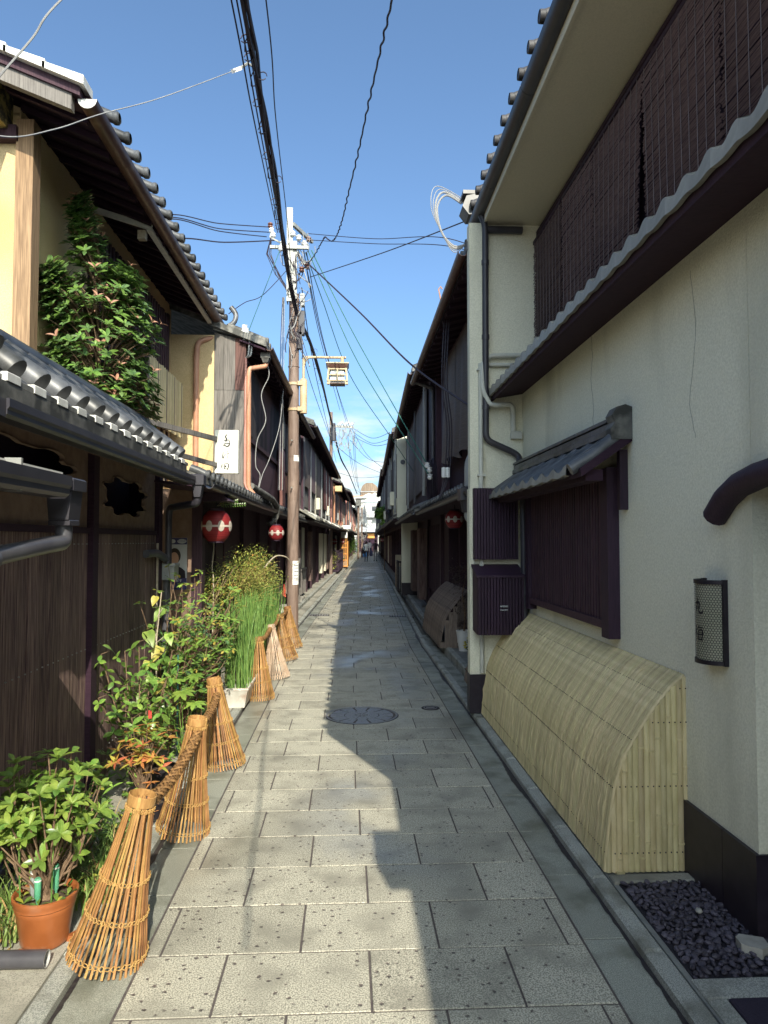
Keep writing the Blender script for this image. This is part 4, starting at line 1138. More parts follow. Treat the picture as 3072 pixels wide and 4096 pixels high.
# gutter outlet at the far end of the eave
pipe(oh, [(-1.70, 9.56, 4.48), (-1.70, 9.58, 4.36), (-1.74, 9.30, 4.28), (-1.95, 9.22, 4.20), (-1.96, 9.20, 4.0), (-1.955, 9.20, 2.3)], 0.036, K['copper_pipe'])
MB().slab(-1.76, -1.64, 9.50, 9.62, 4.34, 4.44, 0.01).build('rain_head', K['hopper'], oh)
pipe(oh, [(-1.62, 9.60, 4.52), (-1.55, 9.64, 4.58), (-1.52, 9.66, 4.70), (-1.60, 9.66, 4.80)], 0.035, K['tile'], 'vent_bend')

# ---------------------------------------------------------------- row houses further along
def machiya(name, label, s, y0, y1, xf, xg, ex, ez, px, pz, upper, rolls=0.27, top=6.0, gmat=None, pent=(0, 0), roll_parts=True, tile=None, gut='brown_gutter'):
    """a wooden townhouse; s = -1 west, +1 east; x values are distances from the lane's axis"""
    o = thing(name, label, 'house', (s * (xf + 1) + bendx(y0), (y0 + y1) / 2, 0), 'townhouses along the lane')
    def X(v): return s * v
    def bx(n, a, b, c, d, e, f, m, par=o):
        return MB().box(min(X(a), X(b)), max(X(a), X(b)), c, d, e, f).build(n, m, par, bend=True)
    def pz_(n, poly, a, b, m, par=o):
        q = max(1, int((b - a) / 4)); mb = MB()
        for i in range(q): mb.prism([(X(p[0]), p[1]) for p in poly], a + (b - a) * i / q, a + (b - a) * (i + 1) / q)
        return mb.build(n, m, par, bend=True)
    tile = tile or K['tile_old']
    q = max(1, int((y1 - y0) / 5))
    for i in range(q):
        a, b = y0 + (y1 - y0) * i / q, y0 + (y1 - y0) * (i + 1) / q
        bx('upper_wall', xf, xf + 3.5, a, b, pz + 0.1, ez + 0.1, upper)
        bx('ground_wall', xg, xg + 3.0, a, b, 0.0, pz + 0.2, gmat or K['dark_wood'])
    p0, p1 = pent if pent[1] else (y0, y1)
    pz_('roof_slab', [(ex, ez + 0.01), (ex + 3.6, ez + 1.4), (ex + 3.6, ez + 1.5), (ex, ez + 0.09)], y0 - 0.15, y1 + 0.1, tile)
    pz_('eave_board', [(ex + 0.02, ez - 0.03), (xf + 0.05, ez + 0.09), (xf + 0.05, ez + 0.11), (ex + 0.02, ez + 0.0)], y0 - 0.12, y1 + 0.08, K['eave_wood'])
    pz_('pent_roof', [(px, pz), (xf + 0.02, pz + (xf - px) * 0.42), (xf + 0.02, pz + (xf - px) * 0.42 + 0.06), (px, pz + 0.05)], p0, p1, tile)
    pz_('pent_soffit', [(px + 0.01, pz - 0.03), (xg + 0.05, pz + 0.02), (xg + 0.05, pz + 0.04), (px + 0.01, pz - 0.005)], p0, p1, K['eave_wood'])
    # gutters
    for gx, gz, m, a, b, r in ((ex - 0.03, ez + 0.02, K[gut], y0 - 0.1, y1 + 0.1, 0.05), (px - 0.03, pz + 0.0, K['gutter'], p0, p1, 0.042)):
        n = max(1, int((b - a) / 3.2))
        for i in range(n):
            c, d = a + (b - a) * i / n, a + (b - a) * (i + 1) / n - 0.004
            half_pipe((X(gx), c, gz), (X(gx), d, gz), r, 8).build('gutter', m, o, True, True)
    # rolls
    mbj = MB()
    for (gx, gz, sl, ln, a, b, r) in ((ex + 0.02, ez + 0.12, 0.39, 0.5, y0, y1, 0.045), (px + 0.01, pz + 0.085, 0.42, max(0.1, xf - px - 0.02), p0 + 0.1, p1, 0.036)):
        y = a
        while y < b:
            if roll_parts and y < 13:
                roll(o, X(gx), gz, X(gx + ln), gz + ln * sl, y, r, tile if r > 0.04 else K['tile'], bend=True)
            else:
                mbj.tube([(X(gx), y, gz), (X(gx + ln), y, gz + ln * sl)], r, 7)
            y += rolls if r > 0.04 else rolls * 0.8
    if mbj.v: mbj.build('roll_tiles', tile, o, True, True, kind='stuff')
    # rafters under the eave
    mr = MB(); y = y0 + 0.1
    while y < y1:
        mr.bar((X(ex + 0.04), y, ez - 0.045), (X(xf), y, ez + 0.06), 0.045, 0.05); y += 0.3
    mr.build('rafters', K['eave_wood'], o, bend=True, kind='stuff')
    return o, bx, X

# house with the boarded gable (its pent roof runs on over the plants)
b2, bx2, X2 = machiya('boarded_house', 'weathered board townhouse behind the tall utility pole with salmon rain pipe', -1, 9.32, 17.2, 1.36, 1.66, 1.06, 4.12, 1.20, 2.10, K['dark_wood'], pent=(6.05, 17.1))
MB().box(-2.7, -1.745, 9.262, 9.318, 0.05, 4.3).build('gable_panel', K['ochre'], b2)
xs = [(-1.742, -1.62), (-1.617, -1.475), (-1.472, -1.335)]
for i, (a, b) in enumerate(xs):
    zt = 4.36 - (b + 1.742) * 0.22
    MB().prism([(a, 3.58), (b, 3.58), (b, zt - 0.03), (a, zt)], 9.262 + 0.004 * (i % 2), 9.315).build('gable_board', K['red_board'] if i == 2 else K['grey_board'], b2)
    MB().box(a, b, 9.266 - 0.004 * (i % 2), 9.315, 2.15, 3.575).build('gable_board', K['grey_board'], b2)
MB().prism([(-1.75, 4.36), (-1.30, 4.255), (-1.12, 4.17), (-1.12, 4.195), (-1.30, 4.285), (-1.75, 4.395)], 9.22, 9.33).build('verge_flashing', K['hopper'], b2)
MB().slab(-1.15, -1.03, 9.30, 9.42, 4.02, 4.10, 0.01).prism([(-1.14, 4.02), (-1.04, 4.02), (-1.06, 3.96), (-1.12, 3.96)], 9.31, 9.41).build('rain_head', K['tile_old'], b2)
pipe(b2, [(-1.09, 9.36, 3.97), (-1.09, 9.36, 3.92), (-1.29, 9.26, 3.86), (-1.295, 9.25, 3.80), (-1.29, 9.25, 2.30), (-1.22, 9.25, 2.22)], 0.032, K['copper_pipe'])
pipe(b2, [(-1.335, 9.25, 4.0), (-1.335, 9.25, 2.35), (-1.27, 9.22, 2.22)], 0.016, K['pink_pipe'])
pipe(b2, [(-1.335, 9.25, 4.0), (-1.27, 9.25, 4.03), (-1.25, 9.25, 4.22), (-1.30, 9.25, 4.30)], 0.012, K['hopper'], 'conduit')
pipe(b2, [(-1.335, 9.25, 4.0), (-1.30, 9.22, 4.02), (-1.28, 9.22, 4.22), (-1.32, 9.22, 4.30)], 0.012, K['hopper'], 'conduit')
pipe(b2, [(-1.26, 9.30, 2.33), (-1.17, 9.9, 2.27), (-1.14, 10.8, 2.24), (-1.12, 11.3, 2.15), (-1.14, 11.4, 1.98), (-1.25, 11.3, 1.88)], 0.045, K['tile_old'], 'flexible_duct')
# upper boarding, netted blinds
for i in range(26):
    yy = 9.34 + i * 0.30
    MB().box(-1.36, -1.345, yy, yy + 0.294, 2.35, 2.96).build('wall_board', K['red_board'] if i > 12 else K['grey_board'], b2, bend=True)
MB().box(-1.40, -1.325, 9.34, 17.1, 2.96, 3.02).build('ledge', K['dark_wood'], b2, bend=True)
def hung(name, label, s, y0, y1, z0, z1, x, m, group, folds=3, amp=0.03, sag=0.0):
    """a hanging cloth or reed screen with soft folds"""
    o = thing(name, label, 'blind', (s * x + bendx(y0), (y0 + y1) / 2, z0), group)
    n = 22; rows = []
    for j in range(7):
        t = j / 6
        row = []
        for i in range(n + 1):
            f_ = i / n
            row.append((s * x - s * amp * t * (0.5 + 0.5 * math.sin(2 * PI * folds * f_ + 3 * x)), y0 + (y1 - y0) * f_, z1 + (z0 - z1) * t + sag * t * math.sin(9 * f_)))
        rows.append(row)
    mb = MB().loft(rows)
    mb.loft([[(p[0] + s * 0.006, p[1], p[2]) for p in r] for r in reversed(rows)])
    mb.build('cloth', m, o, True, True)
    MB().tube([(s * x, y0 - 0.05, z1 + 0.01), (s * x, (y0 + y1) / 2, z1 + 0.01), (s * x, y1 + 0.05, z1 + 0.01)], 0.014, 6).build('hanging_rod', K['dark_wood'], o, bend=True)
    return o
GRP = 'upper floor blinds along the lane'
hung('reed_screen', 'dark netted blind next to the salmon rain pipe', -1, 9.45, 11.5, 3.03, 3.98, 1.33, K['net'], GRP, 5)
hung('reed_screen', 'dark netted blind right behind the pole lamp box', -1, 11.7, 13.6, 3.03, 3.98, 1.33, K['net'], GRP, 4)
hung('reed_screen', 'faded pink cloth beside the utility pole', -1, 12.6, 13.4, 2.25, 3.3, 1.26, K['pink_pipe'], GRP, 2)
hung('reed_screen', 'grey reed screen just past the utility pole', -1, 14.2, 16.9, 3.0, 3.95, 1.33, K['sudare_grey'], GRP, 3)
# ground floor of that house: recess with plastered return, posts, dark doors
MB().box(-2.4, -1.50, 6.95, 7.05, 0.1, 2.12).build('plaster_return', K['plaster'], b2)
MB().box(-1.50, -1.40, 6.92, 7.06, 0.1, 2.12).build('post', K['dark_wood'], b2)
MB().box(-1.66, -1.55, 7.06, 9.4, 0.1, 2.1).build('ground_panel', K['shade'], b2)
for yy in (8.2, 9.4, 10.8, 12.4, 13.9, 15.2): MB().box(-1.66, -1.57, yy, yy + 0.10, 0.1, 2.1).build('post', K['dark_wood'], b2, bend=True)
for yy in (8.35, 8.9): MB().box(-1.545, -1.53, yy, yy + 0.45, 0.35, 1.9).build('door_panel', K['dark_wood'], b2)
# sign box and its brackets
SY = 8.30
sg = thing('sign_box', 'white projecting sign box with three brushed characters on the board gable', 'sign', (-1.41, SY, 2.40))
MB().slab(-1.545, -1.277, SY, SY + 0.10, 2.403, 2.906, 0.003).build('box', K['signboard'], sg)
TAKEDA = [
    [(490, 690, 36), (442, 772, 40), (485, 840, 46), (452, 905, 56)], [(455, 900, 34), (410, 890, 24), (372, 860, 12)],
    [(450, 945, 30), (500, 888, 22), (552, 876, 24), (590, 940, 30), (575, 1035, 40), (512, 1098, 40), (440, 1062, 26), (432, 1000, 24), (500, 985, 28), (575, 1003, 36)],
    [(362, 970, 12), (445, 985, 18)], [(360, 1018, 14), (392, 1056, 26), (440, 1045, 16)], [(560, 1062, 24), (602, 1050, 8)],
    [(390, 1262, 10), (362, 1380, 22), (372, 1475, 34), (400, 1425, 14), (440, 1365, 10), (525, 1332, 18), (592, 1325, 12)], [(522, 1240, 22), (537, 1330, 20), (530, 1430, 22), (500, 1542, 4)],
    [(348, 1690, 18), (334, 1760, 30), (356, 1832, 14)], [(378, 1678, 14), (500, 1654, 20), (556, 1682, 32), (553, 1765, 36), (530, 1835, 34), (508, 1862, 16)],
    [(432, 1690, 28), (440, 1765, 30), (415, 1822, 24)], [(378, 1755, 14), (440, 1738, 22), (478, 1752, 22), (402, 1812, 18)], [(400, 1828, 18), (520, 1832, 20)]]
def onsign(x, y, lift): return (-1.545 + (x - 100) / 770 * 0.268, SY - lift, 2.906 - (y - 545) / 1430 * 0.503)
brush(MB(), TAKEDA, onsign).build('lettering', K['ink'], sg)
MB().bar((-1.99, 7.07, 2.80), (-1.53, 8.30, 2.80), 0.03, 0.055).build('bracket', K['grey_board'], sg)
MB().bar((-1.80, 7.2, 2.51), (-1.53, 8.30, 2.50), 0.03, 0.05).build('bracket', K['grey_board'], sg)
# poster
po = thing('poster', 'blue topped poster with a portrait in a dark suit on the plaster return', 'poster', (-1.63, 6.94, 1.15))
MB().box(-1.712, -1.548, 6.942, 6.947, 1.15, 1.648).build('sheet', K['poster'], po)
MB().box(-1.711, -1.549, 6.940, 6.9415, 1.585, 1.647).build('heading', K['poster_navy'], po)
def oval(mb, cx, cz, a, b, y, n=24): mb.add([(cx + a * math.cos(2 * PI * i / n), y, cz + b * math.sin(2 * PI * i / n)) for i in range(n)], [tuple(range(n))]); return mb
oval(MB(), -1.597, 1.615, 0.044, 0.022, 6.9385).build('bubble', K['poster'], po)
oval(MB(), -1.684, 1.615, 0.026, 0.020, 6.9385).build('bubble', K['poster'], po)
oval(MB(), -1.665, 1.475, 0.058, 0.075, 6.9395).build('printed_hair', K['hair'], po)
oval(MB(), -1.668, 1.448, 0.043, 0.062, 6.9380).build('printed_face', K['skin'], po)
MB().add([(-1.711, 6.9390, 1.26), (-1.711, 6.9390, 1.36), (-1.68, 6.9390, 1.385), (-1.65, 6.9390, 1.385), (-1.60, 6.9390, 1.36), (-1.565, 6.9390, 1.33), (-1.56, 6.9390, 1.26)], [(0, 1, 2, 3, 4, 5, 6)]).build('printed_suit', K['cloth_black'], po)
MB().box(-1.711, -1.549, 6.940, 6.9415, 1.151, 1.262).build('footer', K['poster_navy'], po)
def text(body, size, loc, rot, m, parent, ext=0.0004):
    c = bpy.data.curves.new('lettering', 'FONT'); c.body = body; c.size = size; c.align_x = 'CENTER'; c.align_y = 'CENTER'; c.extrude = ext
    c.materials.append(m)
    tmp = bpy.data.objects.new('lettering', c); COL.objects.link(tmp)
    me = bpy.data.meshes.new_from_object(tmp.evaluated_get(bpy.context.evaluated_depsgraph_get()))
    bpy.data.objects.remove(tmp)
    o = link('lettering', me, parent)
    o.matrix_basis = Matrix.Translation(loc) @ rot
    return o
FRONT = Matrix.Rotation(PI / 2, 4, 'X')
text('困ったときは\nすぐたかお!', 0.014, (-1.595, 6.937, 1.617), FRONT, K['poster_navy'], po)
text('市政', 0.030, (-1.655, 6.938, 1.285), FRONT, K['poster_red'], po)
text('ただす', 0.030, (-1.635, 6.937, 1.235), FRONT, K['white'], po)

# ---------------------------------------------------------------- paper lanterns
def lantern(label, loc, r, h, three=True, rot=0.0):
    o = thing('paper_lantern', label, 'lantern', loc, 'red paper lanterns', local=True)
    prof = []
    n = 22
    for i in range(n + 1):
        t = i / n; z = (t - 0.5) * h
        q = math.sqrt(max(0, 1 - (2 * t - 1) ** 2 * 0.80)) * r
        prof.append((q * (1 + (0.012 if i % 2 else -0.012)), z))
    MB().lathe(prof, 28).build('shade', K['lantern_red'], o, True)
    # pale band of linked discs
    mb = MB()
    def on(a, z, lift=0.003):
        t = z / h + 0.5
        q = math.sqrt(max(0, 1 - (2 * t - 1) ** 2 * 0.80)) * r * 1.015 + lift
        return (q * math.cos(a), q * math.sin(a), z)
    for i in range(8):
        a0 = 2 * PI * i / 8 + 0.2
        rows = [[on(a0, 0)] * 15]
        ring = [[on(a0 + 0.62 * (k_ / 3) * (r * 0.36 / r) * math.cos(2 * PI * j / 14), 0.36 * r * 0.62 * (k_ / 3) * 1.6 * math.sin(2 * PI * j / 14) * 1.0) for j in range(15)] for k_ in (1, 2, 3)]
        mb.loft(rows + ring)
        z0 = 0.03 * h
        mb.loft([[on(a0 + 2 * PI / 8 * t / 4, z0, 0.002) for t in range(5)], [on(a0 + 2 * PI / 8 * t / 4, -z0, 0.002) for t in range(5)]])
    mb.build('emblem_band', K['lantern_white'], o, True)
    for z0, z1 in ((-h / 2 - 0.02 * h, -h / 2 + 0.03 * h), (h / 2 - 0.03 * h, h / 2 + 0.06 * h)):
        MB().lathe([(0, z0), (r * 0.52, z0), (r * 0.52, z1), (0, z1)], 20).build('end_ring', K['black_wood'], o)
    MB().tube([(0, 0, h / 2), (0, 0, h / 2 + 0.12)], 0.005, 6).build('hook', K['black_iron'], o)
    o.rotation_euler = (0, 0, rot)
    return o
lantern('large tattered red paper lantern hanging over the plants', (-1.283, 7.0, 1.762), 0.147, 0.31, rot=0.3)
lantern('small red paper lantern partly behind the tall utility pole', (-1.10, 11.0, 1.742), 0.118, 0.235, rot=0.1)
lantern('red paper lantern over the dark entrance next to the wing wall', (1.356, 9.0, 1.892), 0.117, 0.232, rot=0.5)
MB().prism([(-1.45, 2.0), (-1.12, 2.0), (-1.25, 2.10), (-1.33, 2.10)], 6.85, 7.15).build('lantern_hood', K['black_wood'], b2)
WIRES = [
    ('g', 'cable_green', 0.009, [(-0.64,12.1,6.62),(-0.06,12.0,5.43),(0.44,11.6,4.39),(1.23,11.0,2.81)]),
    ('g', 'cable_green', 0.009, [(-0.7,12.1,6.62),(-0.27,12.0,5.59),(0.23,11.6,4.43),(1.24,10.8,2.62)]),
    ('g', 'cable_green', 0.008, [(-0.74,12.1,6.58),(-0.48,13.0,6.06),(0.03,14.0,4.91),(0.89,15.0,3.84),(1.49,16.0,3.17)]),
    ('k', 'cable', 0.012, [(-0.74,12.1,6.43),(0.17,10.5,5.03),(0.74,8.5,3.77),(1.16,6.55,2.86)]),
    ('k', 'cable', 0.007, [(-0.66,12.1,6.15),(0.49,9.5,5.54),(1.14,6.8,4.75)]),
    ('l', 'cable', 0.008, [(-1.34,12.1,7.01),(-1.97,10.8,6.47),(-2.44,9.3,5.88)]),
    ('l', 'cable', 0.008, [(-1.36,12.1,6.92),(-1.97,10.8,6.39),(-2.42,9.3,5.85)]),
    ('l', 'cable', 0.008, [(-1.41,12.1,6.84),(-1.97,10.8,6.35),(-2.41,9.3,5.83)]),
    ('l', 'cable', 0.01, [(-1.26,12.1,6.78),(-1.89,10.8,6.18),(-2.31,9.5,5.66)]),
    ('r', 'cable', 0.006, [(-0.69,12.1,6.91),(0.41,11.0,6.37),(1.35,9.5,5.75)]),
    ('r', 'cable', 0.006, [(-0.69,12.1,6.8),(0.41,11.0,6.29),(1.38,9.5,5.64)]),
    ('b', 'cable_green', 0.006, [(-1.16,12.1,6.66),(-1.29,10.6,5.3),(-1.34,9.4,4.35)]),
    ('b', 'cable', 0.006, [(-1.07,12.1,6.25),(-1.31,10.8,5.37),(-1.49,10.2,5.05),(-1.62,9.6,4.69)]),
    ('c', 'cable', 0.012, [(-0.85,12.0,6.15),(-0.59,11.6,6.29),(-0.44,11.2,6.36),(-0.37,11.0,6.38),(-0.32,10.8,6.26),(-0.24,10.6,6.15),(-0.16,10.2,6.09),(-0.08,9.6,6.05),(0.0,8.8,6.01),(0.1,7.8,5.94),(0.18,6.8,5.84),(0.25,5.8,5.67),(0.31,5.0,5.54),(0.34,4.2,5.33),(0.4,3.0,5.01)]),
    ('p', 'cable', 0.007, [(-0.88,5.2,5.66),(-0.92,6.8,5.7),(-1.2,11.9,6.83)]),
    ('p', 'cable', 0.007, [(-0.84,5.2,5.66),(-0.88,6.8,5.71),(-1.17,11.9,6.83)]),
    ('p', 'cable', 0.007, [(-0.81,5.2,5.66),(-0.85,6.8,5.71),(-1.15,11.9,6.83)]),
    ('p', 'cable', 0.006, [(-0.61,5.1,5.59),(-0.73,7.0,5.83),(-0.91,10.5,6.33),(-0.97,12.0,6.06)]),
    ('m', 'm', 0.03, [(-0.88,12.0,5.46),(-0.91,11.0,5.65),(-0.87,8.9,5.74),(-0.82,7.3,5.69),(-0.8,6.1,5.69),(-0.77,5.15,5.62)]),
    ('m2', 'm', 0.026, [(-0.89,12.3,5.55),(-0.79,15.0,5.77),(-0.71,20.0,5.94),(-0.7,31.0,6.72)]),
    ('m3', 'm', 0.024, [(-0.74,33.0,7.05),(-0.41,38.0,6.08),(0.13,48.0,5.98),(0.78,62.0,5.72)]),
    ('lw', 'cable_grey', 0.006, [(-1.61,3.3,3.49),(-1.57,3.8,3.82),(-1.51,4.3,4.21),(-1.32,5.0,4.77),(-0.92,6.0,5.68)]),
    ('lg', 'cable_grey', 0.008, [(-1.57,3.2,3.71),(-1.43,3.2,3.89),(-1.3,3.2,4.08)]),
    ('f', 'cable', 0.009, [(-0.73,12.2,6.62),(-0.65,19.0,6.92),(-0.09,33.0,7.13)]),
    ('f', 'cable', 0.009, [(-0.78,12.2,6.66),(-0.77,19.0,7.12),(-0.39,33.0,7.71)]),
    ('f', 'cable', 0.009, [(-0.81,12.2,6.0),(-0.84,19.0,5.9),(-0.67,40.0,6.03)]),
    ('f', 'cable', 0.009, [(-0.72,12.2,6.31),(-0.54,19.0,6.45),(0.28,36.0,6.74)]),
    ('f', 'cable', 0.009, [(-0.94,12.2,5.61),(-1.03,19.0,5.93),(-0.85,33.0,6.42)]),
    ('f', 'cable', 0.01, [(0.26,33.0,6.84),(0.99,29.5,5.9),(1.54,26.0,5.61)]),
    ('f', 'cable', 0.01, [(0.26,33.0,6.66),(1.0,30.0,5.76),(1.6,27.0,5.52)]),
    ('f', 'cable', 0.01, [(0.2,33.0,6.49),(1.08,28.5,5.45),(1.67,24.0,5.04)]),
    ('f', 'cable', 0.01, [(0.08,33.0,6.31),(0.93,33.0,5.44),(1.77,33.0,5.27)]),
    ('f', 'cable', 0.01, [(0.08,33.0,7.01),(0.88,34.5,5.86),(1.75,36.0,5.34)]),
    ('f', 'cable', 0.012, [(-0.03,33.0,6.54),(0.2,47.5,6.71),(0.71,62.0,6.27)]),
    ('f', 'cable', 0.012, [(0.22,33.0,6.55),(0.44,47.5,6.71),(0.86,62.0,6.27)]),
    ('f', 'cable', 0.012, [(0.29,33.0,6.55),(0.53,47.5,6.67),(0.95,62.0,6.16)]),
    ('f', 'cable', 0.012, [(-0.63,34.0,6.21),(0.55,39.5,5.96),(2.18,45.0,5.88)]),
    ('f', 'cable', 0.012, [(-0.6,40.0,5.46),(0.7,45.0,5.61),(2.42,50.0,6.17)]),
    ('f', 'cable', 0.012, [(0.71,62.0,6.05),(1.71,61.0,5.36),(2.8,60.0,5.28)]),
    ('f', 'cable', 0.012, [(0.1,40.0,6.74),(0.65,57.5,6.56),(1.65,75.0,5.66)]),
    ('s', 'cable_grey', 0.008, [(-1.12,9.5,4.07),(-1.06,9.5,3.84),(-1.16,9.5,3.57),(-1.1,9.5,3.23),(-1.21,9.5,2.96),(-1.23,9.5,2.63),(-1.17,9.5,2.49),(-1.2,9.5,2.29)]),
    ('s', 'cable_grey', 0.008, [(-1.05,11.5,4.12),(-1.06,11.0,3.41),(-1.15,10.5,2.85),(-1.2,10.0,2.54),(-1.2,9.6,2.3)]),
    ('v', 'cable_grey', 0.006, [(-1.1,12.1,5.79),(-1.1,12.1,4.88),(-1.1,12.0,3.57),(-1.07,11.6,2.44)]),
    ('v', 'cable', 0.006, [(-1.11,12.1,5.79),(-1.12,12.1,4.88),(-1.12,12.0,3.57),(-1.1,11.6,2.44)]),
    ('v', 'cable_grey', 0.006, [(-1.12,12.1,5.79),(-1.14,12.1,4.88),(-1.14,12.0,3.57),(-1.12,11.6,2.44)]),
    ('v', 'cable', 0.006, [(-1.13,12.1,5.79),(-1.16,12.1,4.88),(-1.16,12.0,3.57),(-1.14,11.6,2.44)]),
]
# ---------------------------------------------------------------- more houses on the west side
b3, bx3, X3 = machiya('lattice_house', 'dark townhouse past the tall pole with grey reed screens and a tan panel door', -1, 17.4, 31.8, 1.36, 1.62, 1.02, 4.42, 1.06, 2.14, K['grey_board'])
for i in range(20):
    yy = 17.5 + i * 0.70
    MB().box(-1.36, -1.345, yy, yy + 0.68, 2.5, 3.05).build('wall_board', K['grey_board'], b3, bend=True)
for i, yy in enumerate((17.5, 19.6, 21.7, 23.8, 27.0, 29.5)): MB().box(-1.40, -1.30, yy, yy + 0.1, 2.3, 4.4).build('post', K['dark_wood'], b3, bend=True)
for y0, y1, lab, m in ((17.9, 19.4, 'grey reed screen with a torn strip over the pent roof', 'sudare_grey'), (19.9, 21.5, 'dark reed screen between two upper posts', 'sudare'), (22.0, 23.6, 'long grey reed screen further up the lane', 'sudare_grey'), (25.3, 31.4, 'sunlit red brown shutter boards under the eave', 'sudare_red')):
    hung('reed_screen', lab, -1, y0, y1, 3.0 if m != 'sudare_red' else 2.75, 4.25, 1.30, K[m], GRP, 2)
MB().box(-1.60, -1.595, 19.6, 21.2, 0.3, 2.0).build('plaster_panel', K['stucco'], b3, bend=True)
for yy in (17.6, 19.4, 21.3, 23.0, 26, 29): MB().box(-1.62, -1.52, yy, yy + 0.12, 0.1, 2.1).build('post', K['dark_wood'], b3, bend=True)
MB().box(-1.40, -1.36, 16.6, 17.3, 0.35, 0.75).box(-1.40, -1.34, 16.55, 16.66, 0.1, 2.0).box(-1.40, -1.34, 17.3, 17.4, 0.1, 1.2).build('door_frame', K['grey_board'], b3, bend=True)
b4, bx4, X4 = machiya('far_townhouse', 'weathered townhouse behind the black entrance fence', -1, 32.8, 47.5, 1.36, 1.62, 1.0, 4.30, 1.0, 2.2, K['grey_board'], roll_parts=False)
b5, bx5, X5 = machiya('far_townhouse', 'distant brown townhouse near the slim second pole', -1, 47.8, 66, 1.30, 1.6, 0.95, 4.9, 0.95, 2.3, K['dark_wood'], roll_parts=False)
b6, bx6, X6 = machiya('far_townhouse', 'farthest dark townhouse on the sunny side before the white flats', -1, 66.3, 92, 1.30, 1.6, 0.95, 4.5, 0.95, 2.3, K['grey_board'], roll_parts=False)
for o_, a, b, st_ in ((b4, 33, 47, 1.15), (b5, 48, 66, 1.5), (b6, 67, 91, 2.0)):
    y = a
    while y < b:
        MB().box(-1.32, -1.27, y, y + st_ * 0.55, 2.75, 3.95).build('shutter', RN.choice([K['dark_wood'], K['grey_board'], K['sudare_grey'], K['red_board']]), o_, bend=True)
        MB().box(-1.60, -1.50, y, y + st_ * 0.2, 0.1, 2.1).build('post', K['dark_wood'], o_, bend=True)
        y += st_
MB().box(-1.25, -0.95, 32.75, 33.5, 3.9, 4.15).build('yellow_box', K['ochre'], b4, bend=True)

rc_ = random.Random(5)
for o_, s_, a, b_, xf_, ez_, pz_h in ((b2, -1, 13.5, 17, 1.36, 4.12, 2.1), (b3, -1, 17.6, 31.5, 1.36, 4.42, 2.14), (b4, -1, 33, 47, 1.36, 4.3, 2.2), (b5, -1, 48, 65, 1.3, 4.9, 2.3), (b6, -1, 67, 90, 1.3, 4.5, 2.3)):
    y = a
    while y < b_:
        m_ = rc_.choice(['copper_pipe', 'hopper', 'pink_pipe', 'grey_pipe', 'tile_light'])
        MB().tube([(-xf_ + 0.03, y, ez_ - 0.05), (-xf_ + 0.06, y, ez_ - 0.3), (-xf_ + 0.06, y, pz_h + 0.2)], 0.03 if y < 32 else 0.045, 6).build('downpipe', K[m_], o_, True, True)
        if rc_.random() < 0.6: MB().slab(-xf_ - 0.0, -xf_ + 0.16, y + 0.5, y + 0.9, pz_h + 0.45, pz_h + 0.8, 0.01).build('meter_box', K[rc_.choice(['hopper', 'stucco_soffit', 'red_board', 'white'])], o_, bend=True)
        if rc_.random() < 0.75: MB().prism([(-0.98, pz_h + 0.06), (-1.20, pz_h + 0.17), (-1.20, pz_h + 0.21), (-0.98, pz_h + 0.11)], y + 0.2, y + 0.26).build('pale_sun_verge', K['mortar'], o_, bend=True)  # pale strip: sunlight on the roof edge put into the colour
        if rc_.random() < 0.6: MB().prism([(-0.95, pz_h + 0.02), (-1.36, pz_h + 0.26), (-1.36, pz_h + 0.31), (-0.95, pz_h + 0.08)], y + 0.9, y + 2.1).build('pale_sun_tiles', K['tile_light'], o_, bend=True)  # pale tile patch: sunlit pent roof put into the colour
        if rc_.random() < 0.5: MB().box(-1.60, -1.45, y + 0.3, y + 1.0, 0.4, 1.9).build('wall_panel', K[rc_.choice(['stucco', 'board', 'stucco_soffit', 'plaster'])], o_, bend=True)
        y += rc_.uniform(1.6, 2.8)
# entrance fence, boards and signs on that side
ef = thing('entrance_fence', 'black wooden lattice fence round a restaurant entrance', 'fence', (-1.1, 36, 0.1))
for i in range(26):
    yy = 34.0 + i * 0.22
    MB().box(-1.17, -1.13, yy, yy + 0.09, 0.12, 1.12).build('slat', K['black_wood'], ef, bend=True)
for i in range(9):
    xx = -1.55 + i * 0.045
    MB().box(xx, xx + 0.02, 33.95, 34.0, 0.12, 1.12).build('slat', K['black_wood'], ef, bend=True)
for zz in (0.16, 0.6, 1.1): MB().box(-1.58, -1.12, 33.92, 33.98, zz, zz + 0.05).box(-1.18, -1.12, 34, 39.8, zz, zz + 0.05).build('rail', K['black_wood'], ef, bend=True)
ow = thing('orange_lattice', 'bright orange wooden lattice door lit by the sun', 'door', (-0.9, 41, 0.1))
for i in range(5): MB().box(-1.30 + i * 0.085, -1.27 + i * 0.085, 40.6, 40.66, 0.12, 1.75).build('upright', K['orange_wood'], ow, bend=True)
for zz in (0.15, 0.5, 0.85, 1.2, 1.45, 1.72): MB().box(-1.31, -0.92, 40.58, 40.60, zz, zz + 0.05).build('crossbar', K['orange_wood'], ow, bend=True)
MB().box(-0.93, -0.90, 40.6, 43.0, 0.12, 1.6).build('side_panel', K['orange_wood'], ow, bend=True)
s2 = thing('hanging_sign', 'blank white horizontal sign below the far eaves', 'sign', (-0.8, 36, 2.2))
MB().slab(-1.05, -0.62, 36.0, 36.1, 2.22, 2.40, 0.004).build('board', K['white'], s2, bend=True)
MB().box(-1.40, -1.05, 36.02, 36.06, 2.34, 2.37).build('arm', K['black_iron'], s2, bend=True)
s3 = thing('standing_notice', 'white notice board above the orange lattice door', 'sign', (-0.95, 40.5, 1.76))
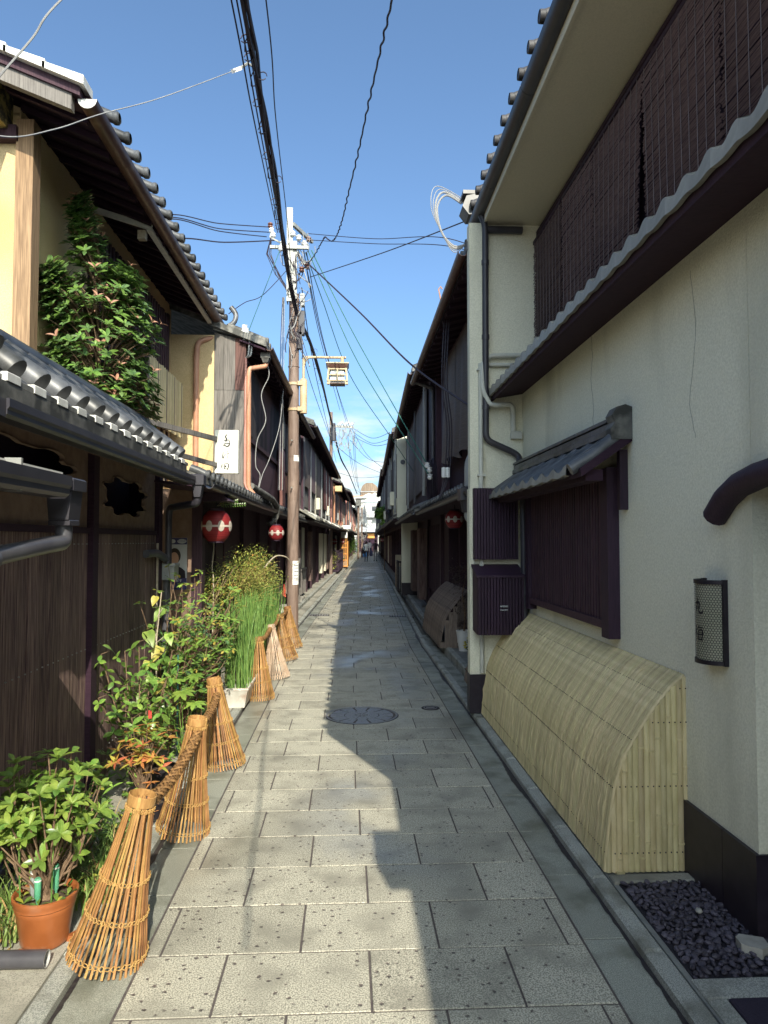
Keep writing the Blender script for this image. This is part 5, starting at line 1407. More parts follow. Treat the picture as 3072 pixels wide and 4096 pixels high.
MB().slab(-1.28, -0.92, 40.50, 40.55, 1.78, 2.12, 0.004).build('board', K['white'], s3, bend=True)
MB().box(-1.12, -1.08, 40.55, 40.62, 1.70, 2.1).build('stem', K['black_iron'], s3, bend=True)
lantern('sunlit red and white lantern beside the black entrance fence', (-0.90, 33.0, 1.40), 0.14, 0.36, rot=0.2)
lantern('round red lantern hanging over the black entrance fence', (-0.68, 36.0, 1.58), 0.13, 0.28, rot=0.5)
lantern('small red lantern next to the orange lattice door', (-0.30, 39.8, 1.56), 0.11, 0.24, rot=0.9)
lantern('tiny red lantern on the shaded side beyond the carriage lamp', (1.926, 40.0, 1.66), 0.10, 0.20, rot=0.2)
lf = thing('low_lattice', 'grey wooden lattice screen by the pale door step', 'screen', (-1.45, 20, 0.19))
for i in range(12): MB().box(-1.50, -1.46, 18.9 + i * 0.12, 18.95 + i * 0.12, 0.2, 0.85).build('slat', K['grey_board'], lf, bend=True)
MB().box(-1.51, -1.45, 18.85, 20.4, 0.82, 0.87).build('rail', K['grey_board'], lf, bend=True)

# ---------------------------------------------------------------- houses on the east side
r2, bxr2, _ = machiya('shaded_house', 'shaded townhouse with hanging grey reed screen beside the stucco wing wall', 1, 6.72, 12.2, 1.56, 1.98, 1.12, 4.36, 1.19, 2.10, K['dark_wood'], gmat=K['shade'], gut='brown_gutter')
for yy in (8.35, 10.85, 11.9): MB().box(1.46, 1.56, yy, yy + 0.14, 2.2, 4.4).build('post', K['dark_wood'], r2, bend=True)
for yy in (7.0, 8.8, 11.0, 12.0): MB().box(1.86, 1.98, yy, yy + 0.1, 0.1, 2.1).build('post', K['dark_wood'], r2, bend=True)
hung('reed_screen', 'grey reed screen with long slits sagging from the eave', 1, 8.55, 9.55, 2.72, 4.30, 1.46, K['sudare_grey'], GRP, 2, 0.07, 0.03)
hung('reed_screen', 'grey reed screen strip between the slits and the post', 1, 9.6, 10.75, 2.76, 4.30, 1.46, K['sudare_grey'], GRP, 2, 0.07, 0.03)
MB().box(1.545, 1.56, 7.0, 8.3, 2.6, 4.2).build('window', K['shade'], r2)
pipe(r2, [(1.10, 12.1, 4.36), (1.42, 12.1, 4.25), (1.42, 12.1, 4.1), (1.42, 12.1, 2.2)], 0.035, K['grey_pipe'], bend=True)
pipe(r2, [(1.55, 6.9, 2.62), (1.30, 6.95, 2.55), (1.20, 7.0, 2.42), (1.20, 7.0, 2.16)], 0.045, K['hopper'])
MB().slab(1.10, 1.28, 6.9, 7.1, 2.02, 2.15, 0.01).lathe([(0.085, 0), (0.06, -0.12), (0.0, -0.12)], 14, (1.19, 7.0, 2.02)).build('rain_head', K['gutter'], r2)
pipe(r2, [(1.19, 7.0, 1.92), (1.19, 7.0, 1.84), (1.27, 7.0, 1.80)], 0.04, K['hopper'])
r3, bxr3, _ = machiya('curtained_house', 'shaded townhouse with plain brown upper curtains and plank door', 1, 12.4, 20.2, 1.40, 1.72, 1.08, 4.56, 1.12, 2.12, K['dark_wood'])
for y0, y1, lab in ((12.7, 14.6, 'brown upper curtain nearest the coil of cable'), (14.7, 16.8, 'brown upper curtain in the middle of the shaded house'), (16.9, 19.8, 'brown upper curtain by the carriage lamp end')):
    hung('reed_screen', lab, 1, y0, y1, 2.6, 4.38, 1.36, K['sudare_grey'], GRP, 1, 0.015)
MB().box(1.66, 1.74, 16.15, 16.30, 0.1, 2.1).box(1.66, 1.74, 13.2, 13.35, 0.1, 2.1).build('post', K['dark_wood'], r3, bend=True)
for i in range(5): MB().box(1.70, 1.72, 16.4 + i * 0.55, 16.9 + i * 0.55, 0.3, 1.9).build('door_plank', K['board'], r3, bend=True)
for i in range(22): MB().box(1.69, 1.715, 13.4 + i * 0.125, 13.45 + i * 0.125, 0.55, 1.95).build('lattice_slat', K['dark_wood'], r3, bend=True)
MB().box(1.24, 1.68, 19.8, 20.2, 0.45, 2.15).build('plaster_pier', K['stucco'], r3, bend=True)
MB().box(1.23, 1.69, 19.79, 20.21, 0.1, 0.45).build('pier_base', K['plinth'], r3, bend=True)
MB().box(1.20, 1.72, 19.74, 20.25, 2.15, 2.20).build('pier_cap', K['hopper'], r3, bend=True)
r4, bxr4, _ = machiya('plaster_house', 'pale plastered townhouse with grey tiles beyond the curtained house', 1, 20.6, 34, 1.16, 1.6, 0.98, 4.75, 1.02, 2.25, K['stucco'], roll_parts=False)
MB().box(1.13, 1.6, 20.5, 20.6, 2.3, 4.6).build('gable_panel', K['stucco'], r4, bend=True)
MB().tube([(1.3, 20.48, 3.9), (1.3, 20.52, 3.9)], 0.07, 12).build('vent', K['tile'], r4, True, True)
r5, bxr5, _ = machiya('far_townhouse', 'dim townhouse with palm fronds in front of it', 1, 34.3, 56, 1.25, 1.6, 0.95, 5.1, 1.0, 2.3, K['dark_wood'], roll_parts=False)
r6, bxr6, _ = machiya('far_townhouse', 'last dim townhouse on the shaded side before the white flats', 1, 56.3, 92, 1.25, 1.6, 1.0, 4.6, 1.0, 2.3, K['grey_board'], roll_parts=False)
for o_, a, b, st_ in ((r4, 21, 34, 1.6), (r5, 35, 56, 1.6), (r6, 57, 92, 2.2)):
    y = a
    while y < b:
        xf_ = 1.16 if o_ is r4 else 1.25
        MB().box(xf_ - 0.04, xf_, y, y + st_ * 0.6, 2.9, 4.2).build('shutter', RN.choice([K['dark_wood'], K['sudare_grey'], K['grey_board']]), o_, bend=True)
        MB().box(1.5, 1.62, y, y + 0.2, 0.1, 2.1).build('post', K['dark_wood'], o_, bend=True)
        y += st_
for o_, a, b_, xf_, ez_ in ((r3, 13, 20, 1.40, 4.56), (r4, 21, 33.5, 1.16, 4.75), (r5, 35, 55, 1.25, 5.1), (r6, 57, 90, 1.25, 4.6)):
    y = a
    while y < b_:
        MB().tube([(xf_ - 0.05, y, ez_ - 0.05), (xf_ - 0.07, y, 2.45)], 0.03 if y < 32 else 0.045, 6).build('downpipe', K[rc_.choice(['grey_pipe', 'hopper', 'gutter'])], o_, True, True)
        if rc_.random() < 0.5: MB().slab(xf_ - 0.2, xf_, y + 0.4, y + 0.9, 2.7, 3.1, 0.01).build('air_unit', K[rc_.choice(['hopper', 'stucco'])], o_, bend=True)
        if rc_.random() < 0.5: MB().box(1.46, 1.60, y + 0.3, y + 1.1, 0.3, 1.9).build('wall_panel', K[rc_.choice(['stucco', 'board', 'plaster'])], o_, bend=True)
        y += rc_.uniform(2.0, 3.2)
# old bamboo guards
def old_guard(label, y0, y1, x0, dep, h):
    o = thing('bamboo_guard', label, 'bamboo fence', (x0 + dep / 2, (y0 + y1) / 2, 0.11))
    n = int((y1 - y0) / 0.055); me = guard_slat(0.052, 1, (5, 13), K['bamboo_old'], dep / 0.398, h / 0.922)
    for i in range(n): link('slat', me, o, Matrix.Translation((x0 + bendx(y0), y0 + 0.055 * i + 0.027, 0.115)))
    m = max(3, int(dep / 0.055))
    for i in range(m):
        dx = dep * i / m; zt = prof_z((dx + 0.01) / dep * 0.398) * h / 0.922
        MB().box(x0 + dx, x0 + dx + dep / m - 0.003, y0 - 0.012, y0, 0.115, 0.115 + zt).build('end_slat', K['bamboo_old'], o, bend=True)
    for zf in (0.25, 0.62):
        xx = None
        for (a, b), (c, d) in zip(PF, PF[1:]):
            if b <= zf <= d: xx = a + (c - a) * (zf - b) / (d - b)
        MB().tube([(x0 + xx * dep / 0.398 - 0.012, y0, 0.115 + zf * h / 0.922), (x0 + xx * dep / 0.398 - 0.012, y1, 0.115 + zf * h / 0.922)], 0.006, 6).build('tie_cord', K['nail'], o, bend=True)
    return o
old_guard('old greyed bamboo guard in front of the plank door', 10.0, 12.4, 1.30, 0.42, 0.80)
old_guard('small greyed bamboo guard close behind the stucco wing wall', 7.0, 7.75, 1.26, 0.36, 0.42)
wp = thing('white_flowerpot', 'ribbed white flowerpot with a dull leafy shrub in the shaded entrance', 'potted plant', (1.60, 9.8, 0.105))
MB().lathe([(0.0, 0.105), (0.07, 0.105), (0.076, 0.16), (0.082, 0.17), (0.084, 0.21), (0.091, 0.22), (0.093, 0.27), (0.104, 0.36), (0.110, 0.37), (0.110, 0.385), (0.096, 0.385), (0.09, 0.35), (0.0, 0.35)], 24, (1.60, 9.8, 0)).build('pot', K['white'], wp, True)
MB().tube([(1.60, 9.8, 0.35), (1.62, 9.82, 0.6), (1.58, 9.8, 0.9), (1.63, 9.78, 1.15)], [0.014, 0.012, 0.009, 0.005], 6).build('stem', K['stem'], wp)
lt = thing('lattice_barrier', 'black iron lattice barrier standing by the plaster pier', 'barrier', (1.2, 21.5, 0.1))
for i in range(9): MB().box(1.16, 1.19, 21.0 + i * 0.11, 21.04 + i * 0.11, 0.11, 1.0).build('bar', K['black_iron'], lt, bend=True)
for i in range(6): MB().box(1.19 + i * 0.05, 1.21 + i * 0.05, 20.96, 20.99, 0.11, 1.0).build('bar', K['black_iron'], lt, bend=True)
MB().box(1.15, 1.50, 20.94, 20.96, 0.97, 1.02).box(1.15, 1.20, 20.96, 22, 1.0, 1.03).build('rail', K['black_iron'], lt, bend=True)
cb = thing('cardboard_box', 'upright brown cardboard box left beside the lattice barrier', 'box', (1.3, 23.5, 0.1))
MB().slab(1.20, 1.52, 23.4, 23.8, 0.105, 0.75, 0.01).build('lower_box', K['cardboard'], cb, bend=True)
MB().slab(1.20, 1.42, 23.42, 23.78, 0.755, 1.15, 0.01).build('upper_box', K['stem_pale'], cb, bend=True)
bk = thing('plastic_bin', 'pale plastic lidded bin behind the lattice barrier', 'bin', (1.36, 22.6, 0.1))
MB().prism([(1.26, 0.11), (1.46, 0.11), (1.50, 0.72), (1.22, 0.72)], 22.4, 22.8).build('bin_body', K['hopper'], bk, bend=True)
MB().slab(1.19, 1.53, 22.36, 22.84, 0.72, 0.79, 0.02).build('bin_lid', K['galv'], bk, bend=True)
# carriage lamp
cl = thing('carriage_lamp', 'black iron carriage lamp on a bracket over the shaded pavement', 'lamp', (1.442, 25, 2.25))
LX, LYc = 1.03, 25.0
MB().lathe([(0.0, 2.24), (0.075, 2.24), (0.078, 2.27), (0.0, 2.27)], 6, (LX, LYc, 0)).lathe([(0.135, 2.58), (0.105, 2.68), (0.05, 2.74), (0.03, 2.80), (0.045, 2.82), (0.015, 2.86), (0.0, 2.92)], 12, (LX, LYc, 0)).build('lamp_hood', K['black_iron'], cl, True, True)
MB().lathe([(0.070, 2.27), (0.098, 2.58)], 6, (LX, LYc, 0)).build('lamp_glass', K['glass'], cl, bend=True)
for i in range(6):
    a = 2 * PI * i / 6
    MB().bar((LX + 0.072 * math.cos(a), LYc + 0.072 * math.sin(a), 2.27), (LX + 0.10 * math.cos(a), LYc + 0.10 * math.sin(a), 2.59), 0.012, 0.012).build('lamp_bar', K['black_iron'], cl, bend=True)
MB().bar((LX, LYc, 2.50), (1.18, LYc + 0.1, 2.50), 0.02, 0.02).bar((LX, LYc, 2.66), (1.18, LYc + 0.1, 2.66), 0.015, 0.015).build('bracket', K['black_iron'], cl, bend=True)

# ---------------------------------------------------------------- the end of the lane
fb = thing('apartment_block', 'tall white apartment block closing the end of the lane', 'building', (3, 112, 0))
MB().box(-2.5, 2.6, 110, 126, 0, 8.6).build('wall', K['far_white'], fb)
MB().box(2.6, 9.5, 107, 124, 0, 7.4).build('wing', K['far_white'], fb)
MB().prism([(1.4, 8.2), (5.6, 8.2), (3.2, 9.0)], 109.6, 112).build('gable', K['far_white'], fb)
MB().prism([(2.2, 7.5), (5.6, 7.5), (5.6, 8.1), (4.0, 8.9)], 106.8, 107.4).build('gable', K['far_white'], fb)
for x0 in (-1.8, -0.4, 1.0):
    for z0 in (2.6, 4.4, 6.2): 
        f_ = MB().box(x0, x0 + 0.8, 109.95, 110.05, z0, z0 + 1.0).build('window', K['glass'], fb)
        MB().box(x0 - 0.05, x0 + 0.85, 109.90, 109.945, z0 - 0.10, z0 - 0.02).build('sill', K['far_grey'], f_)
for z0, m in ((5.1, 'far_grey'), (3.3, 'far_grey')):
    MB().prism([(2.7, z0), (4.9, z0), (4.9, z0 + 0.7), (2.7, z0 + 0.85)], 105.8, 106.9).build('balcony', K[m], fb)
    for i in range(12): MB().box(2.75 + i * 0.18, 2.80 + i * 0.18, 105.7, 105.79, z0, z0 + 0.8).build('baluster', K['far_white'], fb)
for x0, z0 in ((3.6, 6.1), (5.0, 6.1), (5.0, 4.2), (6.4, 6.1), (6.4, 4.2), (3.0, 2.2)): MB().box(x0, x0 + 0.9, 106.9, 107.05, z0, z0 + 0.7).build('window', K['glass'], fb)
for z0 in (2.2, 4.0, 5.8, 7.6): MB().box(-2.55, 2.65, 109.86, 109.99, z0, z0 + 0.12).build('floor_band', K['far_grey'], fb)
for x0 in (0.2, 1.9): MB().box(x0, x0 + 0.12, 109.86, 109.99, 0, 8.6).build('drain_pipe', K['far_grey'], fb)
MB().box(2.9, 3.5, 105.6, 105.78, 4.25, 4.7).build('air_conditioner', K['far_white'], fb)
MB().prism([(1.5, 2.9), (4.6, 2.9), (4.4, 3.6), (1.7, 3.6)], 104, 108).build('porch_roof', K['far_grey'], fb)
MB().box(1.7, 4.4, 105, 107, 0, 2.9).build('porch', K['shade'], fb)
MB().box(2.9, 3.9, 104.8, 104.95, 2.0, 2.7).build('shop_curtain', K['orange_wood'], fb)
tk = thing('roof_drum', 'rusty brown barrel shaped sheet metal structure on the white block', 'rooftop shed', (3.4, 114, 8.6))
prf = [(2.0, 8.5), (2.0, 9.7), (2.25, 10.35), (2.8, 10.8), (3.9, 10.8), (4.5, 10.35), (4.8, 9.7), (4.8, 8.5)]
for i in range(9):
    a, b = 112.5, 118
    t0, t1 = 2.0 + 2.8 * i / 9, 2.0 + 2.8 * (i + 1) / 9 - 0.02
    def top(x):
        for (p, q), (r, s_) in zip(prf[1:-1], prf[2:]):
            if p <= x <= r and r > p: return q + (s_ - q) * (x - p) / (r - p)
        return 9.7
    MB().prism([(t0, 8.5), (t1, 8.5), (t1, top(t1)), (t0, top(t0))], a, b).build('sheet', K['far_rust'], tk)
MB().box(1.95, 4.85, 112.4, 112.48, 9.35, 9.45).build('rib', K['far_grey'], tk)
for x0, x1, h_, lab in ((-18, -3.5, 7.0, 'long pale building behind the far end of the sunny row'), (10.2, 24, 8.0, 'long pale building behind the far end of the shaded row')):
    eb = thing('far_building', lab, 'building', ((x0 + x1) / 2, 116, 0))
    MB().box(x0, x1, 108, 124, 0, h_).build('wall', K['far_white'], eb)
    MB().box(x0 - 0.2, x1 + 0.2, 107.8, 124.2, h_, h_ + 0.3).build('roof', K['far_grey'], eb)
    for i in range(5): MB().box(x0 + 0.8 + i * (x1 - x0) / 5.5, x0 + 2.0 + i * (x1 - x0) / 5.5, 107.9, 108.02, 3.5, 4.8).build('window', K['glass'], eb)
for s_, lab in ((-1, 'plain back house hidden behind the sunny row of townhouses'), (1, 'plain back house hidden behind the shaded row of townhouses')):
    pass
# house behind the viewer on the east side (its roof shades the near paving)
r0 = thing('neighbour_house', 'stucco townhouse next door to the one with the bamboo guard', 'house', (2.5, -6, 0))
MB().box(2.0, 6.2, -14, -1.0, 0, 4.5).build('wall', K['stucco'], r0)
MB().prism([(1.60, 4.36), (4.6, 5.5), (4.6, 5.6), (1.60, 4.44)], -14, -1.25).build('roof_slab', K['tile'], r0)
half_pipe((1.60, -14, 4.42), (1.60, -1.25, 4.42), 0.05).build('gutter', K['gutter'], r0, True)
MB().box(1.40, 1.62, -2.55, -2.15, 4.22, 4.42).build('rain_head', K['gutter'], r0)  # box added out of view to cast the notch in the paving shadow
l0 = thing('neighbour_shop', 'plain dark boarded shop next to the low door canopy', 'house', (-3, -4, 0))
MB().box(-6.5, -1.68, -14, 0.5, 0, 2.6).build('wall', K['board'], l0)
MB().prism([(-1.262, 2.11), (-2.4, 2.50), (-2.4, 2.60), (-1.262, 2.20)], -3.0, 2.555).build('pent_roof', K['tile'], l0)  # roof added out of frame to keep the upper boards in shadow
MB().box(-2.4, -1.86, 0.5, 2.5, 0, 2.45).build('side_wall', K['board'], l0)
MB().prism([(-1.45, 2.6), (-6.5, 4.2), (-6.5, 4.3), (-1.45, 2.68)], -14, 0.5).build('roof_slab', K['tile'], l0)

# ---------------------------------------------------------------- tall utility pole with lamp
PX, PY = -0.935, 12.15
up = thing('utility_pole', 'tall brown steel utility pole with galvanised top and tangled wires', 'utility pole', (PX, PY, 0.0))
MB().tube([(PX, PY, 0.0), (PX, PY, 2.5), (PX, PY, 5.86)], [0.100, 0.095, 0.085], 24).build('shaft', K['pole'], up, True)
for zz in (2.32, 3.05, 4.6, 5.3): MB().lathe([(0.094, -0.006), (0.099, -0.006), (0.099, 0.006), (0.094, 0.006)], 24, (PX, PY, zz)).build('joint_ring', K['pole'], up)
MB().box(PX - 0.12, PX - 0.02, PY - 0.14, PY - 0.10, 5.70, 7.32).box(PX - 0.12, PX - 0.105, PY - 0.10, PY + 0.06, 5.70, 7.32).build('top_channel', K['galv'], up)
MB().box(PX - 0.02, PX + 0.05, PY - 0.12, PY - 0.06, 5.75, 6.75).build('top_channel', K['galv'], up)
MB().bar((PX - 0.02, PY - 0.1, 7.05), (PX + 0.28, PY + 0.5, 7.0), 0.05, 0.06).build('cross_arm', K['galv'], up)
MB().bar((PX - 0.40, PY - 0.15, 6.62), (PX + 0.25, PY - 0.15, 6.62), 0.05, 0.05).build('cross_arm', K['galv'], up)
MB().bar((PX + 0.02, PY, 6.62), (PX + 0.24, PY + 0.1, 6.35), 0.045, 0.05).build('arm_brace', K['galv'], up)
ins = [(-1.34, 12.05, 7.02, 'porcelain_brown'), (-1.32, 12.05, 6.93, 'porcelain'), (-1.29, 12.05, 6.85, 'porcelain'), (-0.70, 12.3, 6.90, 'porcelain_brown'), (-0.77, 12.2, 6.78, 'porcelain'), (-0.74, 12.2, 6.74, 'porcelain'), (-1.13, 12.0, 6.68, 'porcelain'), (-1.16, 12.0, 6.60, 'porcelain'), (-0.95, 12.0, 6.86, 'porcelain'), (-0.85, 12.02, 6.80, 'porcelain'), (-0.80, 12.02, 6.25, 'porcelain_brown'), (-0.72, 12.15, 6.36, 'porcelain_brown')]
for x, y, z, m in ins:
    MB().lathe([(0.0, -0.05), (0.02, -0.05), (0.045, -0.03), (0.045, -0.015), (0.022, -0.005), (0.045, 0.015), (0.042, 0.03), (0.015, 0.05), (0.0, 0.05)], 12, (x, y, z)).build('insulator', K[m], up, True)
MB().bar((-1.34, 12.05, 6.80), (-1.30, 12.05, 7.0), 0.025, 0.025).bar((-1.32, 12.05, 6.80), (-1.0, 12.02, 6.62), 0.025, 0.025).build('insulator_bracket', K['galv'], up)
for x, z, w_, h_ in ((-0.80, 5.35, 0.10, 0.42), (-0.84, 5.05, 0.09, 0.30), (-0.79, 5.75, 0.08, 0.22)):
    MB().slab(x - w_ / 2, x + w_ / 2, PY - 0.10, PY + 0.02, z - h_ / 2, z + h_ / 2, 0.02).build('splice_case', K['gutter'] if z < 5.5 else K['hopper'], up)
tg = MB(); tg2 = MB()
for i in range(46):
    r = random.Random(300 + i)
    z0 = r.uniform(4.9, 6.7); a0 = r.uniform(-2.6, 0.4)
    p0 = Vector((PX + 0.10 * math.cos(a0), PY + 0.11 * math.sin(a0), z0))
    p1 = Vector((PX + r.uniform(-0.12, 0.30), PY - r.uniform(0.06, 0.25), z0 + r.uniform(-0.7, 0.35)))
    mid = (p0 + p1) / 2 + Vector((r.uniform(-0.12, 0.16), -r.uniform(0.02, 0.12), -r.uniform(0.02, 0.25)))
    pts = [p0 * (1 - t) ** 2 + mid * 2 * t * (1 - t) + p1 * t * t for t in (0, .15, .3, .45, .6, .75, .9, 1)]
    (tg2 if i % 3 == 0 else tg).tube(pts, r.choice((0.005, 0.007, 0.009)), 5)
for i in range(9):
    r = random.Random(700 + i)
    c0 = Vector((PX + r.uniform(-0.05, 0.25), PY - 0.12, r.uniform(6.4, 6.9))); rad = r.uniform(0.08, 0.22)
    tg2.tube([c0 + Vector((rad * math.cos(t) * 0.9, -0.03 * math.sin(t), rad * math.sin(t))) for t in [PI * 0.9 + k_ * 0.35 for k_ in range(12)]], 0.006, 5)
for i in range(7):
    r = random.Random(760 + i)
    tg.tube([(-1.32, 12.05, 6.85), (-1.34 + r.uniform(-.06, .02), 12.0, 6.5), (-1.22 + r.uniform(-.05, .05), 12.0, 6.15), (-1.02, 12.05, 5.95 + r.uniform(-.15, .15))], 0.006, 5)
tg.build('wire_tangle', K['cable'], up, True, kind='stuff')
tg2.build('wire_loops', K['cable_grey'], up, True, kind='stuff')
for zz in (2.5, 3.3, 4.75, 5.1):
    MB().tube([(PX - 0.012, PY - 0.09, zz), (PX - 0.015, PY - 0.17, zz + 0.01)], 0.009, 6).lathe([(0, -0.014), (0.016, -0.008), (0.016, 0.008), (0, 0.014)], 8, (PX - 0.015, PY - 0.175, zz + 0.01)).build('step_bolt', K['galv'], up)
for i, zz in enumerate((3.02,)): MB().lathe([(0.0965, -0.05), (0.0985, -0.05), (0.0985, 0.05), (0.0965, 0.05)], 10, (PX, PY, zz), -PI * 0.45, -PI * 0.05).build('number_tag', K['white'], up)
MB().lathe([(0.101, -0.20), (0.1025, -0.20), (0.1025, 0.20), (0.101, 0.20)], 10, (PX, PY, 1.08), -PI * 0.48, -PI * 0.08).build('notice', K['white'], up)
nt = MB()
for zz in (0.96, 0.99, 1.04, 1.10, 1.16, 1.20): nt.lathe([(0.1034, -0.006), (0.1034, 0.006)], 6, (PX, PY, zz), -PI * 0.42, -PI * 0.16)
nt.build('notice_text', K['ink'], up)
# the street lamp on the pole
sl = thing('street_lamp', 'tan lantern style street lamp on a curved arm of the pole', 'street lamp', (-0.77, 12.1, 3.79))
MB().tube([(-0.765, 12.1, 3.79), (-0.765, 12.1, 4.36), (-0.765, 12.1, 4.385)], [0.062, 0.062, 0.045], 18).build('ballast_case', K['lamp_tan'], sl, True)
pipe(sl, [(-0.765, 12.1, 4.36), (-0.765, 12.1, 4.76), (-0.04, 12.1, 4.76)], 0.022, K['lamp_tan'], 'arm')
MB().tube([(-0.765, 12.1, 4.62), (-0.74, 12.1, 4.70), (-0.68, 12.1, 4.755), (-0.6, 12.1, 4.76)], 0.023, 10).build('arm', K['lamp_tan'], sl, True)
for zz in (3.86, 4.30): 
    MB().box(-0.86, -0.76, 12.03, 12.14, zz - 0.035, zz + 0.035).build('bracket', K['lamp_tan'], sl)
    MB().lathe([(0.090, -0.022), (0.105, -0.022), (0.105, 0.022), (0.090, 0.022)], 20, (PX, PY, zz)).build('clamp', K['lamp_tan'], sl, True)
lx, ly = -0.185, 12.1
MB().tube([(lx + 0.08, ly, 4.75), (lx + 0.08, ly, 4.64)], 0.03, 8).build('hanger', K['lamp_tan'], sl)
def frust(z0, z1, a0, a1): 
    return MB().loft([[(lx + a * i, ly + a * j, z) for i, j in ((-1, -1), (1, -1), (1, 1), (-1, 1))] for z, a in ((z0, 0.0), (z0, a0), (z1, a1), (z1, 0.0))], True)
frust(4.615, 4.635, 0.195, 0.19).build('hood_top', K['lamp_tan'], sl)
frust(4.545, 4.614, 0.155, 0.185).build('hood', K['brown_gutter'], sl)
frust(4.345, 4.54, 0.118, 0.112).build('lamp_glass', K['lamp_glass'], sl)
for i, j in ((-1, -1), (1, -1), (1, 1), (-1, 1)): MB().bar((lx + i * 0.165, ly + j * 0.15, 4.32), (lx + i * 0.145, ly + j * 0.14, 4.545), 0.03, 0.03).build('corner_bar', K['lamp_tan'], sl)
for z in (4.335, 4.43, 4.53): MB().bar((lx - 0.155, ly - 0.142, z), (lx + 0.155, ly - 0.142, z), 0.02, 0.02).bar((lx + 0.15, ly - 0.142, z), (lx + 0.15, ly + 0.142, z), 0.02, 0.02).bar((lx - 0.15, ly - 0.142, z), (lx - 0.15, ly + 0.142, z), 0.02, 0.02).build('glazing_bar', K['lamp_tan'], sl)
MB().bar((lx, ly - 0.142, 4.33), (lx, ly - 0.142, 4.535), 0.018, 0.02).build('glazing_bar', K['lamp_tan'], sl)
MB().box(lx - 0.13, lx + 0.13, ly - 0.12, ly + 0.12, 4.285, 4.30).build('base_plate', K['brown_gutter'], sl)
MB().box(lx - 0.12, lx + 0.12, ly - 0.118, ly - 0.112, 4.30, 4.335).build('lower_pane', K['cloth_grey'], sl)
for i in (-1, 1): MB().bar((lx + i * 0.145, ly - 0.13, 4.33), (lx + i * 0.155, ly - 0.13, 4.27), 0.035, 0.05).build('foot', K['lamp_tan'], sl)

# further poles
p2 = thing('utility_pole', 'brown pole end with a wide cross arm showing above the sunny eaves', 'utility pole', (-0.78, 32.4, 0), 'poles along the lane')
MB().tube([(-0.78, 32.4, 0.0), (-0.78, 32.4, 7.5)], [0.085, 0.07], 12).build('shaft', K['pole'], p2, True)
MB().bar((-0.85, 32.3, 6.85), (0.25, 32.3, 6.80), 0.08, 0.10).build('cross_arm', K['galv'], p2)
MB().tube([(-0.68, 32.2, 6.95), (-0.66, 32.2, 6.15)], [0.10, 0.13], 10).build('transformer', K['gutter'], p2, True)
for i in range(8): MB().lathe([(0, -0.07), (0.06, -0.03), (0.03, 0), (0.06, 0.04), (0, 0.08)], 8, (-0.45 + i * 0.09, 32.25, 6.90 + (i % 3) * 0.05)).build('insulator', K['porcelain'], p2, True)
tg = MB()
for i in range(40):
    r = random.Random(900 + i); p0 = Vector((r.uniform(-0.95, 0.3), 32.2, r.uniform(6.0, 7.0))); p1 = p0 + Vector((r.uniform(-0.4, 0.4), -0.1, r.uniform(-0.5, 0.2)))
    md = (p0 + p1) / 2 + Vector((0, 0, -r.uniform(0.05, 0.4)))
    tg.tube([p0, p0 * .5 + md * .5, md, md * .5 + p1 * .5, p1], 0.013, 5)
tg.build('wire_tangle', K['cable_grey'], p2, True, kind='stuff')
p3 = thing('utility_pole', 'slim brown pole standing beside the walking couple', 'utility pole', (0.913, 63.3, 0), 'poles along the lane')
MB().tube([(0.913, 63.3, 0), (0.92, 63.3, 5.4)], [0.10, 0.085], 16).build('shaft', K['pole'], p3, True)
MB().box(0.70, 1.16, 63.0, 63.5, 4.7, 5.3).build('transformer', K['tile_old'], p3)
MB().box(0.64, 1.22, 62.95, 63.6, 5.3, 5.38).build('transformer_lid', K['gutter'], p3)
MB().bar((-0.8, 63.2, 5.55), (1.4, 63.2, 5.6), 0.08, 0.08).build('cross_arm', K['copper_pipe'], p3)
tg = MB()
for i in range(60):
    r = random.Random(1500 + i); p0 = Vector((r.uniform(0.8, 1.9), 63 + r.uniform(0, 6), r.uniform(1.8, 5.4))); p1 = p0 + Vector((r.uniform(-0.3, 0.5), 0.5, r.uniform(-0.9, 0.3)))
    tg.tube([p0, (p0 + p1) / 2 + Vector((0, 0, -0.2)), p1], 0.02, 4)
tg.build('wire_tangle', K['cable_grey'], p3, kind='stuff')
p4 = thing('utility_pole', 'thin pole close behind the slim brown one', 'utility pole', (1.36, 70, 0), 'poles along the lane')
MB().tube([(1.36, 70, 0), (1.36, 70, 4.9)], [0.09, 0.08], 12).build('shaft', K['pole'], p4, True)
MB().box(1.25, 1.5, 69.7, 70.0, 3.4, 3.8).build('junction_box', K['hopper'], p4)

